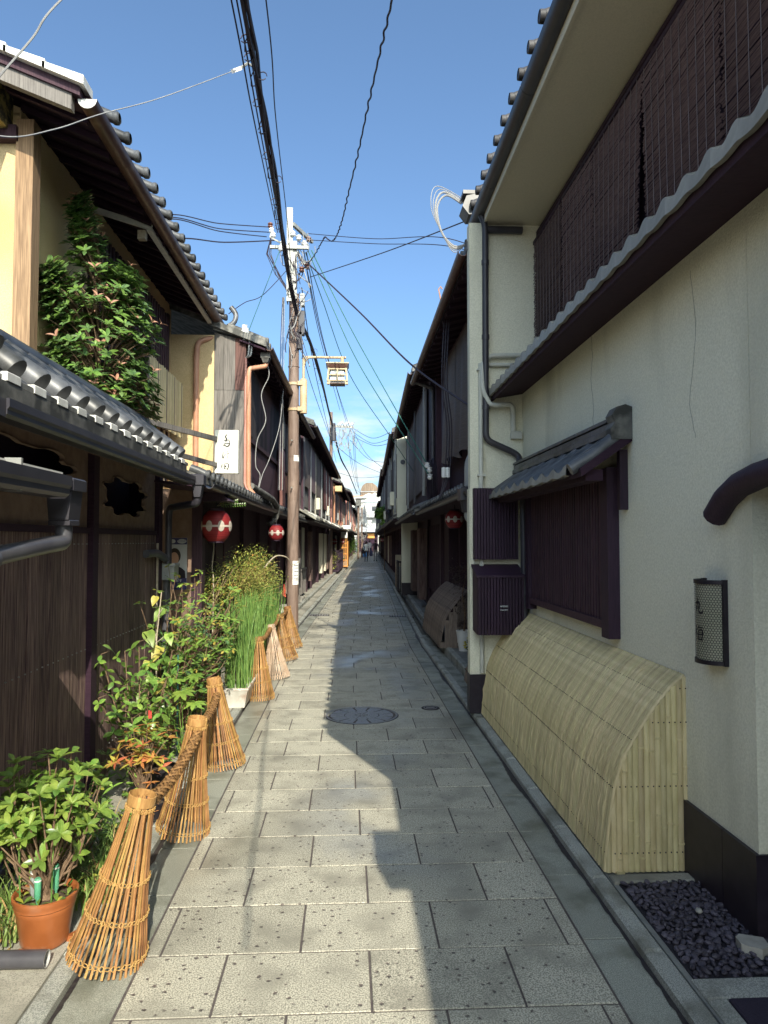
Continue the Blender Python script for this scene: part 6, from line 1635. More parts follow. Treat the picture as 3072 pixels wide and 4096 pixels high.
# ---------------------------------------------------------------- overhead wires
WLAB = {'g': ('green insulated wire strung from the tall pole to the shaded houses', 'green wires'), 'k': ('dark service wire from the tall pole to the stucco house end', 'service wires to the stucco house'),
        'l': ('dark wire from the tall pole to the ochre house roof', 'wires to the ochre house'), 'r': ('thin wire from the tall pole over the shaded house roof', 'wires over the shaded roof'),
        'b': ('wire from the tall pole down to the boarded gable', 'wires to the boarded gable'), 'c': ('black curly cable looping from the tall pole overhead', None), 'p': ('thin black wire running beside the thick cable bundle', 'wires beside the bundle'),
        'lw': ('pale slack wire from the cable bundle across the ochre eaves', None), 'lg': ('grey wire crossing above the verge of the ochre house', None),
        'f': ('thin wire slung further along the lane between poles', 'far wires'), 's': ('pale slack cable hanging down the boarded gable front', 'slack cables'), 'v': ('wire dropping along the tall pole to the pent roof', 'drop wires')}
ORD = {'l': ['top dark wire of three from the brown insulator to the ochre roof', 'middle dark wire of three from the pole insulators to the ochre roof', 'bottom dark wire of three from the pole insulators to the ochre roof', 'separate thicker dark wire low from the pole to the ochre roof'],
       'g': ['upper green wire strung from the tall pole to the cable coil', 'lower green wire strung from the tall pole to the cable coil', 'green wire from the tall pole to the curtained house'],
       'r': ['upper thin wire from the tall pole across to the stucco side', 'lower thin wire from the tall pole across to the stucco side'], 'k': ['thick dark wire from the tall pole down to the wing wall', 'thin dark wire from the tall pole up to the stucco house verge'],
       'b': ['green stay wire from the tall pole to the gable knobs', 'black sagging wire from the tall pole to the ochre eave end'], 's': ['kinked pale cable hanging by the salmon rain pipe', 'straight pale cable slanting across the dark netted blind']}
CNT = {}
for n_, m, r, P_ in WIRES:
    if n_ in ('m', 'm2', 'm3'): continue
    P_ = list(P_)
    if n_ == 'l': P_.append((-2.75, 8.6, 4.98))
    if n_ == 'r': P_.append((2.1, 8.4, 4.9))
    if n_ == 'p': P_ = [(P_[0][0] + 0.18, -8, 5.75), (P_[0][0] + 0.05, 1, 5.6)] + P_
    if n_ == 'c': P_.append((0.9, -3.5, 4.6))
    if n_ == 'lw': P_ = [(-1.76, 2.0, 3.10), (-1.68, 2.75, 3.30)] + P_
    if n_ == 'lg': P_ = [(-1.85, 3.2, 3.35)] + P_ + [(-0.85, 3.4, 4.75), (-0.62, 4.5, 5.60)]
    pts = smooth_path(P_, 10)
    if n_ == 'c':
        k_ = len(pts); q = []
        for i in range(k_ * 3):
            t = i / 3; a = pts[min(int(t), k_ - 1)]; b = pts[min(int(t) + 1, k_ - 1)]; p = a.lerp(b, t - int(t))
            am = 0.0045 + 0.003 * math.sin(i * 0.17)
            q.append(p + Vector((am * math.sin(i * 0.8), am * math.cos(i * 0.8), am * math.cos(i * 0.8 + 0.6))))
        pts = q
    lab, grp = WLAB[n_]
    if n_ in ORD: lab = ORD[n_][CNT.get(n_, 0)]; CNT[n_] = CNT.get(n_, 0) + 1
    if n_ in ('lw', 'lg'): r *= 0.6
    if n_ == 's': r = 0.006
    if n_ == 'c': r = 0.009
    MB().tube(pts, r, 5).build('overhead_wire', K[m], None, True, label=lab, cat='wire', group=grp)
# the thick lashed bundle
bd = thing('cable_bundle', 'thick black lashed cable bundle running overhead along the lane', 'cable', (-0.88, 12, 5.5))
segs = {n_: P_ for n_, m, r, P_ in WIRES if n_ in ('m', 'm2', 'm3')}
near = [(-0.35, -14, 5.85), (-0.55, -4, 5.6), (-0.70, 2, 5.56)] + list(reversed(segs['m']))
for nm, P_, rr in (('near', near, 0.019), ('far', segs['m2'] + segs['m3'], 0.022)):
    base = smooth_path(P_, 14)
    for k_ in range(7):
        r = random.Random(40 + k_); ph = r.uniform(0, 6); off = Vector((math.cos(k_ * 0.9), 0, math.sin(k_ * 0.9))) * 0.015
        pts = [p + off + Vector((0.012 * math.sin(i * 0.23 + ph), 0, 0.012 * math.cos(i * 0.31 + ph))) for i, p in enumerate(base)]
        MB().tube(pts, r.choice((0.009, 0.012, 0.015)) * (1 if nm == 'near' else 1.2), 5).build('cable_strand', K['cable'], bd, True)
    lp_ = MB()
    for i in range(1, len(base) - 1, 5):
        p = base[i]; s_ = -1 if i % 4 else 1
        rr_ = 0.055 if nm == 'near' else 0.07
        lp_.tube([p + Vector((s_ * 0.045 + rr_ * 0.7 * math.cos(t) * s_, 0.5 * rr_ * math.sin(t), rr_ * math.sin(t) - 0.01)) for t in [k_ * 0.7 for k_ in range(9)]], 0.005, 4)
    if nm == 'near':
        for i in range(0, len(base) - 9, 9):
            lp_.tube([base[i], base[i].lerp(base[i + 4], 0.3) + Vector((-0.05, 0, -0.05)), base[i].lerp(base[i + 4], 0.7) + Vector((-0.06, 0, -0.06)), base[i + 4]], 0.005, 4)
    lp_.build('lashing_loop', K['cable'], bd, kind='stuff')
cj = thing('wire_clamp', 'white wire clamp where the slack wire leaves the cable bundle', 'clamp', (-0.93, 6, 5.68))
MB().bar((-0.98, 5.9, 5.58), (-0.93, 5.98, 5.66), 0.03, 0.03).build('clamp_body', K['porcelain'], cj)
MB().tube([(-0.93, 5.98, 5.66), (-0.87, 6.0, 5.72), (-0.83, 6.0, 5.70)], 0.012, 6).build('clamp_hook', K['galv'], cj)
# cable coil and knobs on the shaded house
cc = thing('cable_coil', 'loops of black cable with white knobs on the shaded house post', 'cable coil', (1.30, 11, 2.2))
for i in range(7):
    r = random.Random(80 + i); a = r.uniform(0.16, 0.30); b = r.uniform(0.30, 0.42)
    MB().tube([(1.28 + 0.02 * i, 11.4 + a * math.cos(t) + r.uniform(-.02, .02), 2.55 + b * math.sin(t)) for t in [k_ * 2 * PI / 18 for k_ in range(19)]], 0.009, 5).build('coil_loop', K['cable'], cc, True, True)
for x, y, z in ((1.23, 11.0, 2.80), (1.26, 10.95, 2.72), (1.25, 10.8, 2.60)):
    MB().lathe([(0, -0.05), (0.03, -0.04), (0.045, -0.01), (0.03, 0.01), (0.045, 0.035), (0, 0.05)], 10, (x, y, z)).build('knob', K['porcelain'], cc, True)
for dx in (0, 0.03, 0.06):
    MB().tube(smooth_path([(1.18 + dx, 8.6, 4.35), (1.15 + dx, 8.62, 3.6), (1.22 + dx, 8.7, 3.0), (1.20 + dx, 8.8, 2.45), (1.14, 8.8, 2.15)], 6), 0.009, 5).build('drop_cable', K['cable'], cc, True)
for i in range(4): MB().lathe([(0, -0.04), (0.028, -0.03), (0.028, 0.03), (0, 0.04)], 8, (1.19 + 0.05 * (i % 2), 8.78, 2.44 + 0.06 * (i // 2))).build('knob', K['porcelain'], cc, True)
kn = thing('insulator_cluster', 'white porcelain knobs where wires meet the boarded gable', 'insulator', (-1.34, 9.3, 4.35))
for i, (x, z) in enumerate(((-1.36, 4.40), (-1.37, 4.33), (-1.33, 4.36), (-1.35, 4.26))): MB().lathe([(0, -0.035), (0.03, -0.03), (0.03, 0.03), (0, 0.035)], 8, (x, 9.25, z)).build('knob', K['porcelain'], kn, True)
MB().bar((-1.34, 9.26, 4.20), (-1.33, 9.26, 4.44), 0.02, 0.02).build('bracket', K['galv'], kn)
loopm = MB()
for i in range(4): loopm.tube(smooth_path([(1.10 + .03 * i, 6.75, 4.9), (0.95 - .03 * i, 6.75, 4.98 + .03 * i), (0.86 - .02 * i, 6.75, 4.86), (0.90, 6.75, 4.62), (1.02, 6.75, 4.48 - .02 * i), (1.14, 6.75, 4.50)], 6), 0.010 if i < 2 else 0.004, 6)
loopm.build('service_loop', K['cable_grey'], None, True, label='grey service cable loops at the stucco house verge', cat='cable')
hk = MB().tube([(1.075, 8.1, 4.36), (1.06, 8.1, 4.46), (1.045, 8.1, 4.54), (1.07, 8.1, 4.57), (1.085, 8.1, 4.54)], 0.008, 6)
hk.build('gutter_hook', K['copper_pipe'], None, True, label='salmon hooked bracket on the shaded house gutter', cat='hook')

# ---------------------------------------------------------------- people walking away
def person(label, loc, rotz, h, top, legs, bag=None, stride=0.13, sleeve='long'):
    o = thing('person', label, 'person', loc, None, local=True)
    s = h / 1.75
    J = {'pelvis': (0, 0, .95), 'waist': (0, 0, 1.10), 'chest': (0, -.01, 1.32), 'neck': (0, 0, 1.48), 'nk2': (0, 0, 1.55),
         'hl': (-.10, 0, .90), 'kl': (-.10, stride * .6, .50), 'al': (-.10, stride, .09), 'tl': (-.11, stride + .14, .03),
         'hr': (.10, 0, .90), 'kr': (.10, -stride * .2, .50), 'ar': (.09, -stride * 1.2, .10), 'tr': (.10, -stride * 1.2 + .13, .03),
         'sl': (-.19, 0, 1.42), 'el': (-.25, -.04, 1.15), 'wl': (-.26, .06, .90), 'fl': (-.26, .08, .82),
         'sr': (.19, 0, 1.42), 'er': (.25, .02, 1.15), 'wr': (.26, .0, .90), 'fr': (.26, .02, .82)}
    Rr = {'pelvis': .15, 'waist': .13, 'chest': .15, 'neck': .06, 'nk2': .05, 'hl': .095, 'kl': .06, 'al': .042, 'tl': .04, 'hr': .095, 'kr': .06, 'ar': .042, 'tr': .04,
          'sl': .065, 'el': .045, 'wl': .034, 'fl': .03, 'sr': .065, 'er': .045, 'wr': .034, 'fr': .03}
    E_ = [('pelvis', 'waist'), ('waist', 'chest'), ('chest', 'neck'), ('neck', 'nk2'), ('pelvis', 'hl'), ('hl', 'kl'), ('kl', 'al'), ('al', 'tl'), ('pelvis', 'hr'), ('hr', 'kr'), ('kr', 'ar'), ('ar', 'tr'),
          ('chest', 'sl'), ('sl', 'el'), ('el', 'wl'), ('wl', 'fl'), ('chest', 'sr'), ('sr', 'er'), ('er', 'wr'), ('wr', 'fr')]
    names = list(J); me = bpy.data.meshes.new('body')
    me.from_pydata([tuple(c * s for c in J[n]) for n in names], [(names.index(a), names.index(b)) for a, b in E_], [])
    ob = bpy.data.objects.new('body', me); COL.objects.link(ob)
    md = ob.modifiers.new('skin', 'SKIN'); md.use_smooth_shade = True
    for n, v in zip(names, me.skin_vertices[0].data): v.radius = (Rr[n] * s, Rr[n] * s * 0.85)
    me.skin_vertices[0].data[0].use_root = True
    sb = ob.modifiers.new('sub', 'SUBSURF'); sb.levels = 1; sb.render_levels = 1
    dg = bpy.context.evaluated_depsgraph_get(); ev = bpy.data.meshes.new_from_object(ob.evaluated_get(dg))
    bpy.data.objects.remove(ob)
    for m in (K[top], K[legs], K['skin'], K['cloth_black']): ev.materials.append(m)
    for p in ev.polygons:
        c = p.center / s
        p.material_index = 0 if c.z > 0.94 and (sleeve == 'long' or abs(c.x) < 0.225 or c.z > 1.18) else (1 if c.z > 0.13 and abs(c.x) < 0.2 else (3 if c.z < 0.13 else 2))
        if c.z > 1.50: p.material_index = 2
        if abs(c.x) > 0.225 and c.z < (0.90 if sleeve == 'long' else 1.16): p.material_index = 2
        p.use_smooth = True
    link('body', ev, o)
    hd_ = MB().lathe([(0.0, 1.525), (0.05, 1.53), (0.072, 1.57), (0.080, 1.63), (0.082, 1.68), (0.066, 1.73), (0.0, 1.755)], 14)
    hd_.v = [(x * s, (y * 1.15 + .01) * s, z * s) for x, y, z in hd_.v]; hd_.build('head', K['skin'], o, True)
    hr_ = MB().lathe([(0.060, 1.555), (0.082, 1.60), (0.092, 1.67), (0.076, 1.74), (0.0, 1.772)], 14)
    hr_.v = [(x * s, (y * 1.12 - .012) * s, z * s) for x, y, z in hr_.v]; hr_.build('hair', K['hair'], o, True)
    o.rotation_euler = (0, 0, rotz)
    if bag:
        bo = thing(bag[0], bag[1], 'bag', loc, None, local=True)
        bm_ = MB().loft([[(x * w_, y * w_ * .5, z) for x, y in ((-1, -1), (1, -1), (1, 1), (-1, 1))] for z, w_ in ((bag[3], 0.0), (bag[3], 0.10), (bag[3] + .15, 0.14), (bag[3] + .40, 0.10), (bag[3] + .48, 0.03))], True)
        bm_.v = [(x + bag[2], y + .05, z) for x, y, z in bm_.v]
        bm_.build('bag_body', K[bag[4]], bo, True)
        MB().tube([(bag[2] - .02, .05, bag[3] + .45), (bag[2], .05, bag[3] + .56), (bag[2] + .02, .05, bag[3] + .45)], 0.012, 6).build('handle', K[bag[4]], bo, True)
    return o
person('person in black short sleeved shirt and taupe trousers walking away', (2.149, 55.6, 0), 0.0, 1.70, 'cloth_black', 'cloth_taupe', ('shopping_bag', 'full navy blue bag hanging from the hand of the person in black', -.34, .42, 'cloth_navy'), 0.05, 'short')
person('person in grey top and black trousers walking away with a shoulder bag', (1.411, 55.0, 0), 0.0, 1.60, 'cloth_grey', 'cloth_black', ('shoulder_bag', 'black shoulder bag at the side of the person in grey', -.26, .62, 'cloth_black'), 0.10)
person('person in pale shirt half hidden between the two walkers', (2.25, 74, 0), 0.0, 1.68, 'cloth_grey', 'cloth_navy', None, 0.08)
person('person in black coat far up the lane beyond the walkers', (1.75, 82, 0), 0.2, 1.70, 'cloth_black', 'cloth_black', None, 0.08)
bb = thing('blue_crate', 'blue plastic crate beside the thin far pole', 'crate', (1.55, 72, 0))
MB().slab(1.45, 2.0, 72, 72.5, 0, 0.9, 0.03).build('crate_body', K['blue'], bb)
MB().slab(1.43, 2.02, 71.98, 72.52, 0.9, 1.0, 0.02).build('crate_rim', K['blue'], bb)
# ---------------------------------------------------------------- bamboo cone baskets along the kerb
def cone_r(z):
    t = z / 0.62
    return 0.148 - 0.105 * t + 0.007 * math.sin(PI * t) * -1.0
def make_basket(matname, label, twist):
    o = thing('bamboo_cone', label, 'basket', (0, 0, 0), 'bamboo cones along the kerb', local=True)
    N = 44
    rows = []
    for i in range(9):
        z = -0.004 + 0.60 * i / 8; r = cone_r(max(z, 0)); w_ = 0.0084 - 0.0016 * i / 8
        rows.append([(r - 0.0022, -w_ / 2, z), (r + 0.0015, -w_ / 2, z), (r + 0.0022, 0, z), (r + 0.0015, w_ / 2, z), (r - 0.0022, w_ / 2, z)])
    me = MB().loft(rows, True).add(rows[0], [(0, 1, 2, 3, 4)]).mesh('slat', K[matname], False)
    rr = random.Random(twist)
    for i in range(N):
        a = 2 * PI * i / N + rr.uniform(-0.02, 0.02)
        link('slat', me, o, Matrix.Rotation(a, 4, 'Z') @ Matrix.Translation((0, 0, rr.uniform(-0.004, 0.004))) @ Matrix.Rotation(rr.uniform(-0.016, 0.016), 4, 'X'))
    for z in (0.034, 0.178, 0.312, 0.572):
        mb = MB(); R_ = cone_r(z)
        for ph in (0, PI):
            pts = []
            for k_ in range(N * 4 + 1):
                a = 2 * PI * k_ / (N * 4)
                pts.append(((R_ + 0.0045 + 0.003 * math.cos(N * a + ph)) * math.cos(a), (R_ + 0.0045 + 0.003 * math.cos(N * a + ph)) * math.sin(a), z + 0.0085 * math.sin(N / 2 * a + ph)))
            mb.tube(pts, 0.0018, 4, False)
        mb.build('lashing_ring', K['rope'] if matname == 'basket' else K['basket_pale'], o)
    MB().lathe([(0.0495, 0.582), (0.0535, 0.584), (0.0545, 0.60), (0.0535, 0.622), (0.0500, 0.624), (0.0485, 0.60), (0.0495, 0.582)], 26).build('top_band', K['basket'] if matname == 'basket' else K['basket_pale'], o, True)
    MB().box(0.0520, 0.0565, -0.006, 0.006, 0.578, 0.628).build('band_tie', K['rope'], o)
    return o
BK = [((-0.924, 2.855), (-0.795, 2.855), 0.026), ((-0.911, 4.053), (-0.836, 4.053), 0.018), ((-0.88, 5.231), (-0.966, 5.231), 0.012), ((-0.896, 7.42), (-0.923, 7.42), 0.006), ((-0.828, 8.521), (-0.914, 8.521), 0.010), ((-0.818, 9.791), (-0.937, 9.791), 0.010), ((-0.827, 10.875), (-0.921, 10.875), 0.010)]
BL = ['amber bamboo cone leaning by the terracotta pot plant', 'amber bamboo cone between the orange leaved shrub and the gutter', 'amber bamboo cone with open rim by the yellow flowers', 'amber bamboo cone in front of the white trough', 'bleached pale bamboo cone in the row', 'amber bamboo cone tucked beside the bleached one', 'amber bamboo cone nearest the utility pole']
proto = make_basket('basket', BL[0], 1); note_kids(proto)
pale = make_basket('basket_pale', BL[4], 2); note_kids(pale)
TOPS = []
for i, (b, t, lift) in enumerate(BK):
    if i == 0: o = proto
    elif i == 4: o = pale
    else: o = copy_tree(proto, label=BL[i])
    o.location = (b[0], b[1], lift)
    ax = Vector((t[0] - b[0], t[1] - b[1], 0.61)).normalized()
    q = Vector((0, 0, 1)).rotation_difference(ax)
    o.rotation_mode = 'QUATERNION'
    from mathutils import Quaternion
    o.rotation_quaternion = q @ Quaternion((0, 0, 1), 1.3 * i - 1.5)
    TOPS.append(Vector((b[0], b[1], lift)) + ax * 0.60)
def woven_tube(label, a, b, sag=0.04, r=0.027):
    o = thing('woven_tube', label, 'rail', tuple((a + b) / 2), 'woven rails between the cones')
    n = 44; path = []
    for i in range(n + 1):
        t = i / n; p = a.lerp(b, t) - Vector((0, 0, sag * 4 * t * (1 - t))); path.append(p)
    d0 = (b - a).normalized(); u = d0.cross(Vector((0, 0, 1))).normalized(); w_ = u.cross(d0)
    L_ = (b - a).length; turns = L_ / 0.16
    mb = MB(); H = 9
    for s_ in (1, -1):
        for h in range(H):
            rows = []
            for i in range(n + 1):
                th = s_ * 2 * PI * turns * i / n + 2 * PI * h / H
                over = 0.0018 * math.sin(H * 2 * PI * turns * i / n * 0.5 * 2 + PI * h) * s_
                hw = 0.21
                rr = r + over
                rows.append([path[i] + (u * math.cos(th + e) + w_ * math.sin(th + e)) * rr for e in (-hw, 0, hw)])
            mb.loft(rows)
    mb.build('weave', K['weave'], o, True)
    MB().tube(path, r * 0.86, 10).build('core', K['nail'], o, True)
    return o
up_ = Vector((0, 0, 1))
woven_tube('woven wicker rail between the cone by the pot and the next one', TOPS[0] + Vector((0.02, 0.045, -0.02)), TOPS[1] + Vector((0.01, -0.05, -0.06)))
woven_tube('woven wicker rail up to the cone with the open rim', TOPS[1] + Vector((0.0, 0.045, -0.03)), TOPS[2] + Vector((0.03, -0.05, -0.09)))
woven_tube('woven wicker rail from the trough cone to the bleached cone', TOPS[3] + Vector((0.0, 0.045, -0.02)), TOPS[4] + Vector((0.0, -0.05, -0.02)), 0.03, 0.025)
woven_tube('woven wicker rail leaving the bleached cone', TOPS[4] + Vector((0, 0.045, -0.01)), TOPS[5] + Vector((0, -0.05, -0.02)), 0.03, 0.025)
woven_tube('woven wicker rail ending at the cone near the pole', TOPS[5] + Vector((0, 0.045, -0.01)), TOPS[6] + Vector((0, -0.05, -0.02)), 0.03, 0.025)

# ---------------------------------------------------------------- leaves and plants
def leaf(L_, W_, m, shape='obovate', fold=0.18, droop=0.15, name='leaf'):
    mb = MB(); n = 5; rows = []
    for i in range(n + 1):
        t = i / n
        if shape == 'obovate': w_ = W_ * (math.sin(PI * t ** 1.5) ** 0.8 if 0 < t < 1 else (0.06 if t == 0 else 0.02))
        elif shape == 'lance': w_ = W_ * (math.sin(PI * t ** 0.75) ** 1.0 if 0 < t < 1 else 0.03)
        elif shape == 'heart': w_ = W_ * ((0.75, 1.0, 0.95, 0.72, 0.40, 0.02)[i])
        else: w_ = W_ * (math.sin(PI * t) ** 0.75 if 0 < t < 1 else 0.04)
        x = L_ * t; z = -droop * L_ * t * t
        rows.append([(x, -w_ / 2, z + fold * w_ / 2), (x, 0, z), (x, w_ / 2, z + fold * w_ / 2)])
    return mb.loft(rows).mesh(name, m, True)
def lm(pos, d, up, s, roll_=0.0):
    d = Vector(d).normalized(); up = Vector(up)
    y = up.cross(d)
    if y.length < 1e-4: y = d.orthogonal()
    y.normalize(); z = d.cross(y)
    M_ = Matrix(((d.x, y.x, z.x, 0), (d.y, y.y, z.y, 0), (d.z, y.z, z.z, 0), (0, 0, 0, 1)))
    return Matrix.Translation(pos) @ M_ @ Matrix.Rotation(roll_, 4, 'X') @ Matrix.Diagonal((s, s, s, 1))
class Plant:
    def __init__(s, name, label, cat, base, seed, group=None):
        s.o = thing(name, label, cat, base, group); s.r = random.Random(seed); s.st = MB(); s.lv = []; s.base = Vector(base)
    def stem(s, pts, r0, r1, n=5):
        k_ = len(pts); s.st.tube(pts, [r0 + (r1 - r0) * i / (k_ - 1) for i in range(k_)], n)
    def whorl(s, p, axis, meshes, n, lo, hi, flat=0.5, up=None):
        axis = Vector(axis).normalized(); u = axis.orthogonal().normalized(); w_ = axis.cross(u); a0 = s.r.uniform(0, 6.3)
        for i in range(n):
            a = a0 + 2 * PI * i / n * 1.07 + s.r.uniform(-0.25, 0.25)
            rad = u * math.cos(a) + w_ * math.sin(a)
            d = (rad * 1.0 + axis * (flat + s.r.uniform(-0.25, 0.3)))
            s.lv.append((s.r.choice(meshes), lm(Vector(p), d, axis, s.r.uniform(lo, hi), s.r.uniform(-0.35, 0.35))))
    def done(s, stem_mat, cap=300, bend=False):
        if s.st.v: s.st.build('stems', stem_mat, s.o, True, kind=None)
        s.r.shuffle(s.lv)
        # the leaves on the side of the lane show largest
        rest = s.lv[cap:]
        for me, m_ in s.lv[:cap]: link('leaf', me, s.o, m_)
        by = {}
        for me, m_ in rest:
            mb = by.setdefault(me.materials[0].name, (MB(), me.materials[0]))[0]
            mb.add([m_ @ v.co for v in me.vertices], [tuple(p.vertices) for p in me.polygons])
        for mb, m_ in by.values(): mb.build('foliage', m_, s.o, True, kind='stuff')
        return s.o

L_LIME = [leaf(0.066, 0.029, K['leaf_lime'], 'obovate', 0.35, 0.18), leaf(0.058, 0.026, K['leaf_lime'], 'ellip', 0.2, 0.35), leaf(0.050, 0.023, K['leaf_lime'], 'obovate', 0.45, -0.1), leaf(0.060, 0.026, K['leaf_mid'], 'ellip', 0.3, 0.25)]
L_YEL = [leaf(0.085, 0.042, K['leaf_yellow'], 'obovate', 0.2, 0.1)]
L_MID = [leaf(0.095, 0.044, K['leaf_mid'], 'ellip', 0.25, 0.22), leaf(0.085, 0.040, K['leaf_mid'], 'ellip', 0.15, 0.35), leaf(0.075, 0.038, K['leaf_lime'], 'ellip', 0.25, 0.2)]
L_DEEP = [leaf(0.070, 0.026, K['leaf_mid'], 'ellip', 0.2, 0.2), leaf(0.072, 0.027, K['leaf_deep'], 'ellip', 0.25, 0.15), leaf(0.064, 0.025, K['leaf_deep'], 'ellip', 0.15, 0.3), leaf(0.058, 0.024, K['leaf_mid'], 'ellip', 0.25, 0.1)]
L_DRY = [leaf(0.065, 0.022, K['leaf_dry'], 'ellip', 0.6, 0.3)]
L_OR = [leaf(0.058, 0.017, K['leaf_orange'], 'lance', 0.2, 0.2), leaf(0.060, 0.018, K['leaf_gold'], 'lance', 0.2, 0.15), leaf(0.055, 0.017, K['leaf_lime'], 'lance', 0.2, 0.15)]
L_TIP = [leaf(0.042, 0.019, K['leaf_lime'], 'obovate', 0.2, 0.3), leaf(0.038, 0.017, K['leaf_gold'], 'obovate', 0.2, 0.4), leaf(0.045, 0.020, K['leaf_mid'], 'obovate', 0.2, 0.2)]
L_BIG = [leaf(0.125, 0.085, K['leaf_lime'], 'heart', 0.15, 0.3), leaf(0.11, 0.078, K['leaf_gold'], 'heart', 0.2, 0.35)]

# pot plant at the front
pp = Plant('potted_shrub', 'bright lime green shrub in a glazed terracotta pot', 'potted plant', (-1.19, 2.93, 0.045), 5)
PC = Vector((-1.19, 2.93, 0))
MB().lathe([(0.0, 0.045), (0.082, 0.045), (0.088, 0.052), (0.090, 0.065), (0.108, 0.175), (0.112, 0.185), (0.112, 0.195), (0.116, 0.20), (0.116, 0.212), (0.122, 0.222), (0.122, 0.236), (0.114, 0.238), (0.108, 0.228), (0.106, 0.205), (0.0, 0.205)], 36, PC).build('pot', K['terracotta'], pp.o, True)
MB().lathe([(0.0, 0.212), (0.06, 0.216), (0.106, 0.208)], 18, PC).build('soil', K['soil'], pp.o, True)
tips = []
t_ = 0
while len(tips) < 84 and t_ < 9000:
    t_ += 1
    d = Vector((pp.r.uniform(-1, 1), pp.r.uniform(-1, 1), pp.r.uniform(-1, 1)))
    if not 0.35 < d.length < 1: continue
    p = Vector((-1.225 + d.x * 0.23, 3.0 + d.y * 0.24, 0.535 + d.z * 0.225))
    if p.x < -1.56 or all((p - q).length > 0.050 for q in tips) is False: continue
    tips.append(p)
for p in tips:
    b = PC + Vector((pp.r.uniform(-0.03, 0.03), pp.r.uniform(-0.03, 0.03), 0.21))
    mdl = b.lerp(p, 0.55) + Vector((pp.r.uniform(-.03, .03), pp.r.uniform(-.03, .03), -0.04))
    pp.stem([b, b.lerp(mdl, 0.5) + Vector((0, 0, 0.015)), mdl, mdl.lerp(p, 0.6), p], 0.0055, 0.0025)
    ax = (p - Vector((-1.21, 2.97, 0.35))).normalized() + Vector((0, -0.15, 0.55))
    pp.whorl(p, ax, L_LIME, 7, 0.6, 1.15, 0.55)
    if p.z > 0.42: pp.whorl(p.lerp(Vector((-1.22, 2.98, 0.45)), 0.28), ax, L_LIME, 6, 0.6, 1.0, 0.2)
pp.lv.append((L_YEL[0], lm((-1.40, 2.93, 0.545), (-0.9, -0.25, -0.1), (0, -0.4, 1), 1.1)))
for i in range(8):
    a = i * 0.8; pp.whorl(PC + Vector((0.085 * math.cos(a), 0.085 * math.sin(a), 0.222)), (0, 0, 1), L_TIP, 4, 0.7, 1.1, 0.6)
pp.done(K['stem'], 300)
for i, (dx, dy, m, h_) in enumerate(((-0.005, -0.062, 'vial', 0.105), (0.035, 0.01, 'vial', 0.13), (-0.04, -0.02, 'vial_clear', 0.12))):
    fd = thing('plant_feeder', ['green plant feeder tube at the front of the terracotta pot', 'green plant feeder tube among the stems of the lime shrub', 'clear plant feeder tube in the terracotta pot'][i], 'plant feeder', (PC.x + dx, PC.y + dy, 0.2))
    MB().lathe([(0.0, 0.195), (0.004, 0.195), (0.006, 0.225), (0.007, 0.235), (0.0125, 0.245), (0.0125, 0.235 + h_ * 0.75), (0.010, 0.235 + h_ * 0.78), (0.0, 0.235 + h_ * 0.78)], 14, (PC.x + dx, PC.y + dy, 0)).build('tube', K[m], fd, True)
    MB().lathe([(0.0128, 0.0), (0.0132, 0.003), (0.0128, 0.006)], 14, (PC.x + dx, PC.y + dy, 0.235 + h_ * 0.66)).build('cap_ring', K['white'], fd)
for i, (x, y, z1) in enumerate(((-1.275, 2.90, 0.42), (-1.15, 2.885, 0.46))):
    MB().tube([(x, y, 0.2), (x + 0.004 - 0.012 * (1 - i), y, z1)], 0.0035, 6).build('plant_stake', K['horsetail'], label=['slim green stake at the wall side of the terracotta pot', 'slim green stake rising from the middle of the terracotta pot'][i], cat='stake')

lw_ = Plant('low_shrub', 'low bright green shrub spilling between the terracotta pot and the nandina', 'shrub', (-1.25, 3.45, 0.05), 6)
for i in range(64):
    a = lw_.r.uniform(0, 6.3); u = lw_.r.random(); rr = 0.24 * math.sqrt(u)
    p = Vector((-1.28 + rr * math.cos(a) * 0.9, 3.42 + rr * 1.3 * math.sin(a), 0.10 + 0.30 * math.sqrt(1 - u) * lw_.r.uniform(0.5, 1)))
    lw_.stem([(-1.28, 3.42, 0.05), (p.x * .5 - .64, p.y * .5 + 1.71, p.z * .6), p], 0.004, 0.002)
    lw_.whorl(p, Vector((0.5 * math.cos(a), 0.5 * math.sin(a) - .2, 1)), L_LIME[1:] + L_TIP, 5, 0.6, 1.0, 0.35)
lw_.done(K['stem'], 150)
# grassy clumps behind the pot
gs = MB(); gd = MB()
rg = random.Random(77)
for i in range(620):
    cx, cy = rg.choice(((-1.42, 3.15), (-1.22, 3.28), (-1.12, 3.42), (-1.30, 3.50), (-1.16, 3.70), (-1.45, 3.65), (-1.36, 2.95), (-1.10, 3.22)))
    x, y = cx + rg.gauss(0, 0.05), cy + rg.gauss(0, 0.06)
    if x < -1.58: continue
    a = rg.uniform(0, 2 * PI); L_ = rg.uniform(0.14, 0.30); dx, dy = math.cos(a), math.sin(a); w_ = rg.uniform(0.003, 0.005); arch = rg.uniform(0.35, 0.95)
    rows = []
    for j in range(6):
        t = j / 5; h = L_ * (t * (1.15 - 0.75 * arch * t)); out = L_ * arch * t * t * 0.85
        ww = w_ * (1 - t ** 2) + 0.0003
        rows.append([(x + dx * out - dy * ww, y + dy * out + dx * ww, 0.045 + max(h, 0.01)), (x + dx * out + dy * ww, y + dy * out - dx * ww, 0.045 + max(h, 0.01))])
    (gd if rg.random() < 0.16 else gs).loft(rows)
gs.build('grass_clump', K['grass'], None, True, label='strappy green grass growing between the pots', cat='grass', kind='stuff')
gd.build('dry_grass', K['grass_dry'], None, True, label='dry straw coloured blades among the strappy grass', cat='grass', kind='stuff')

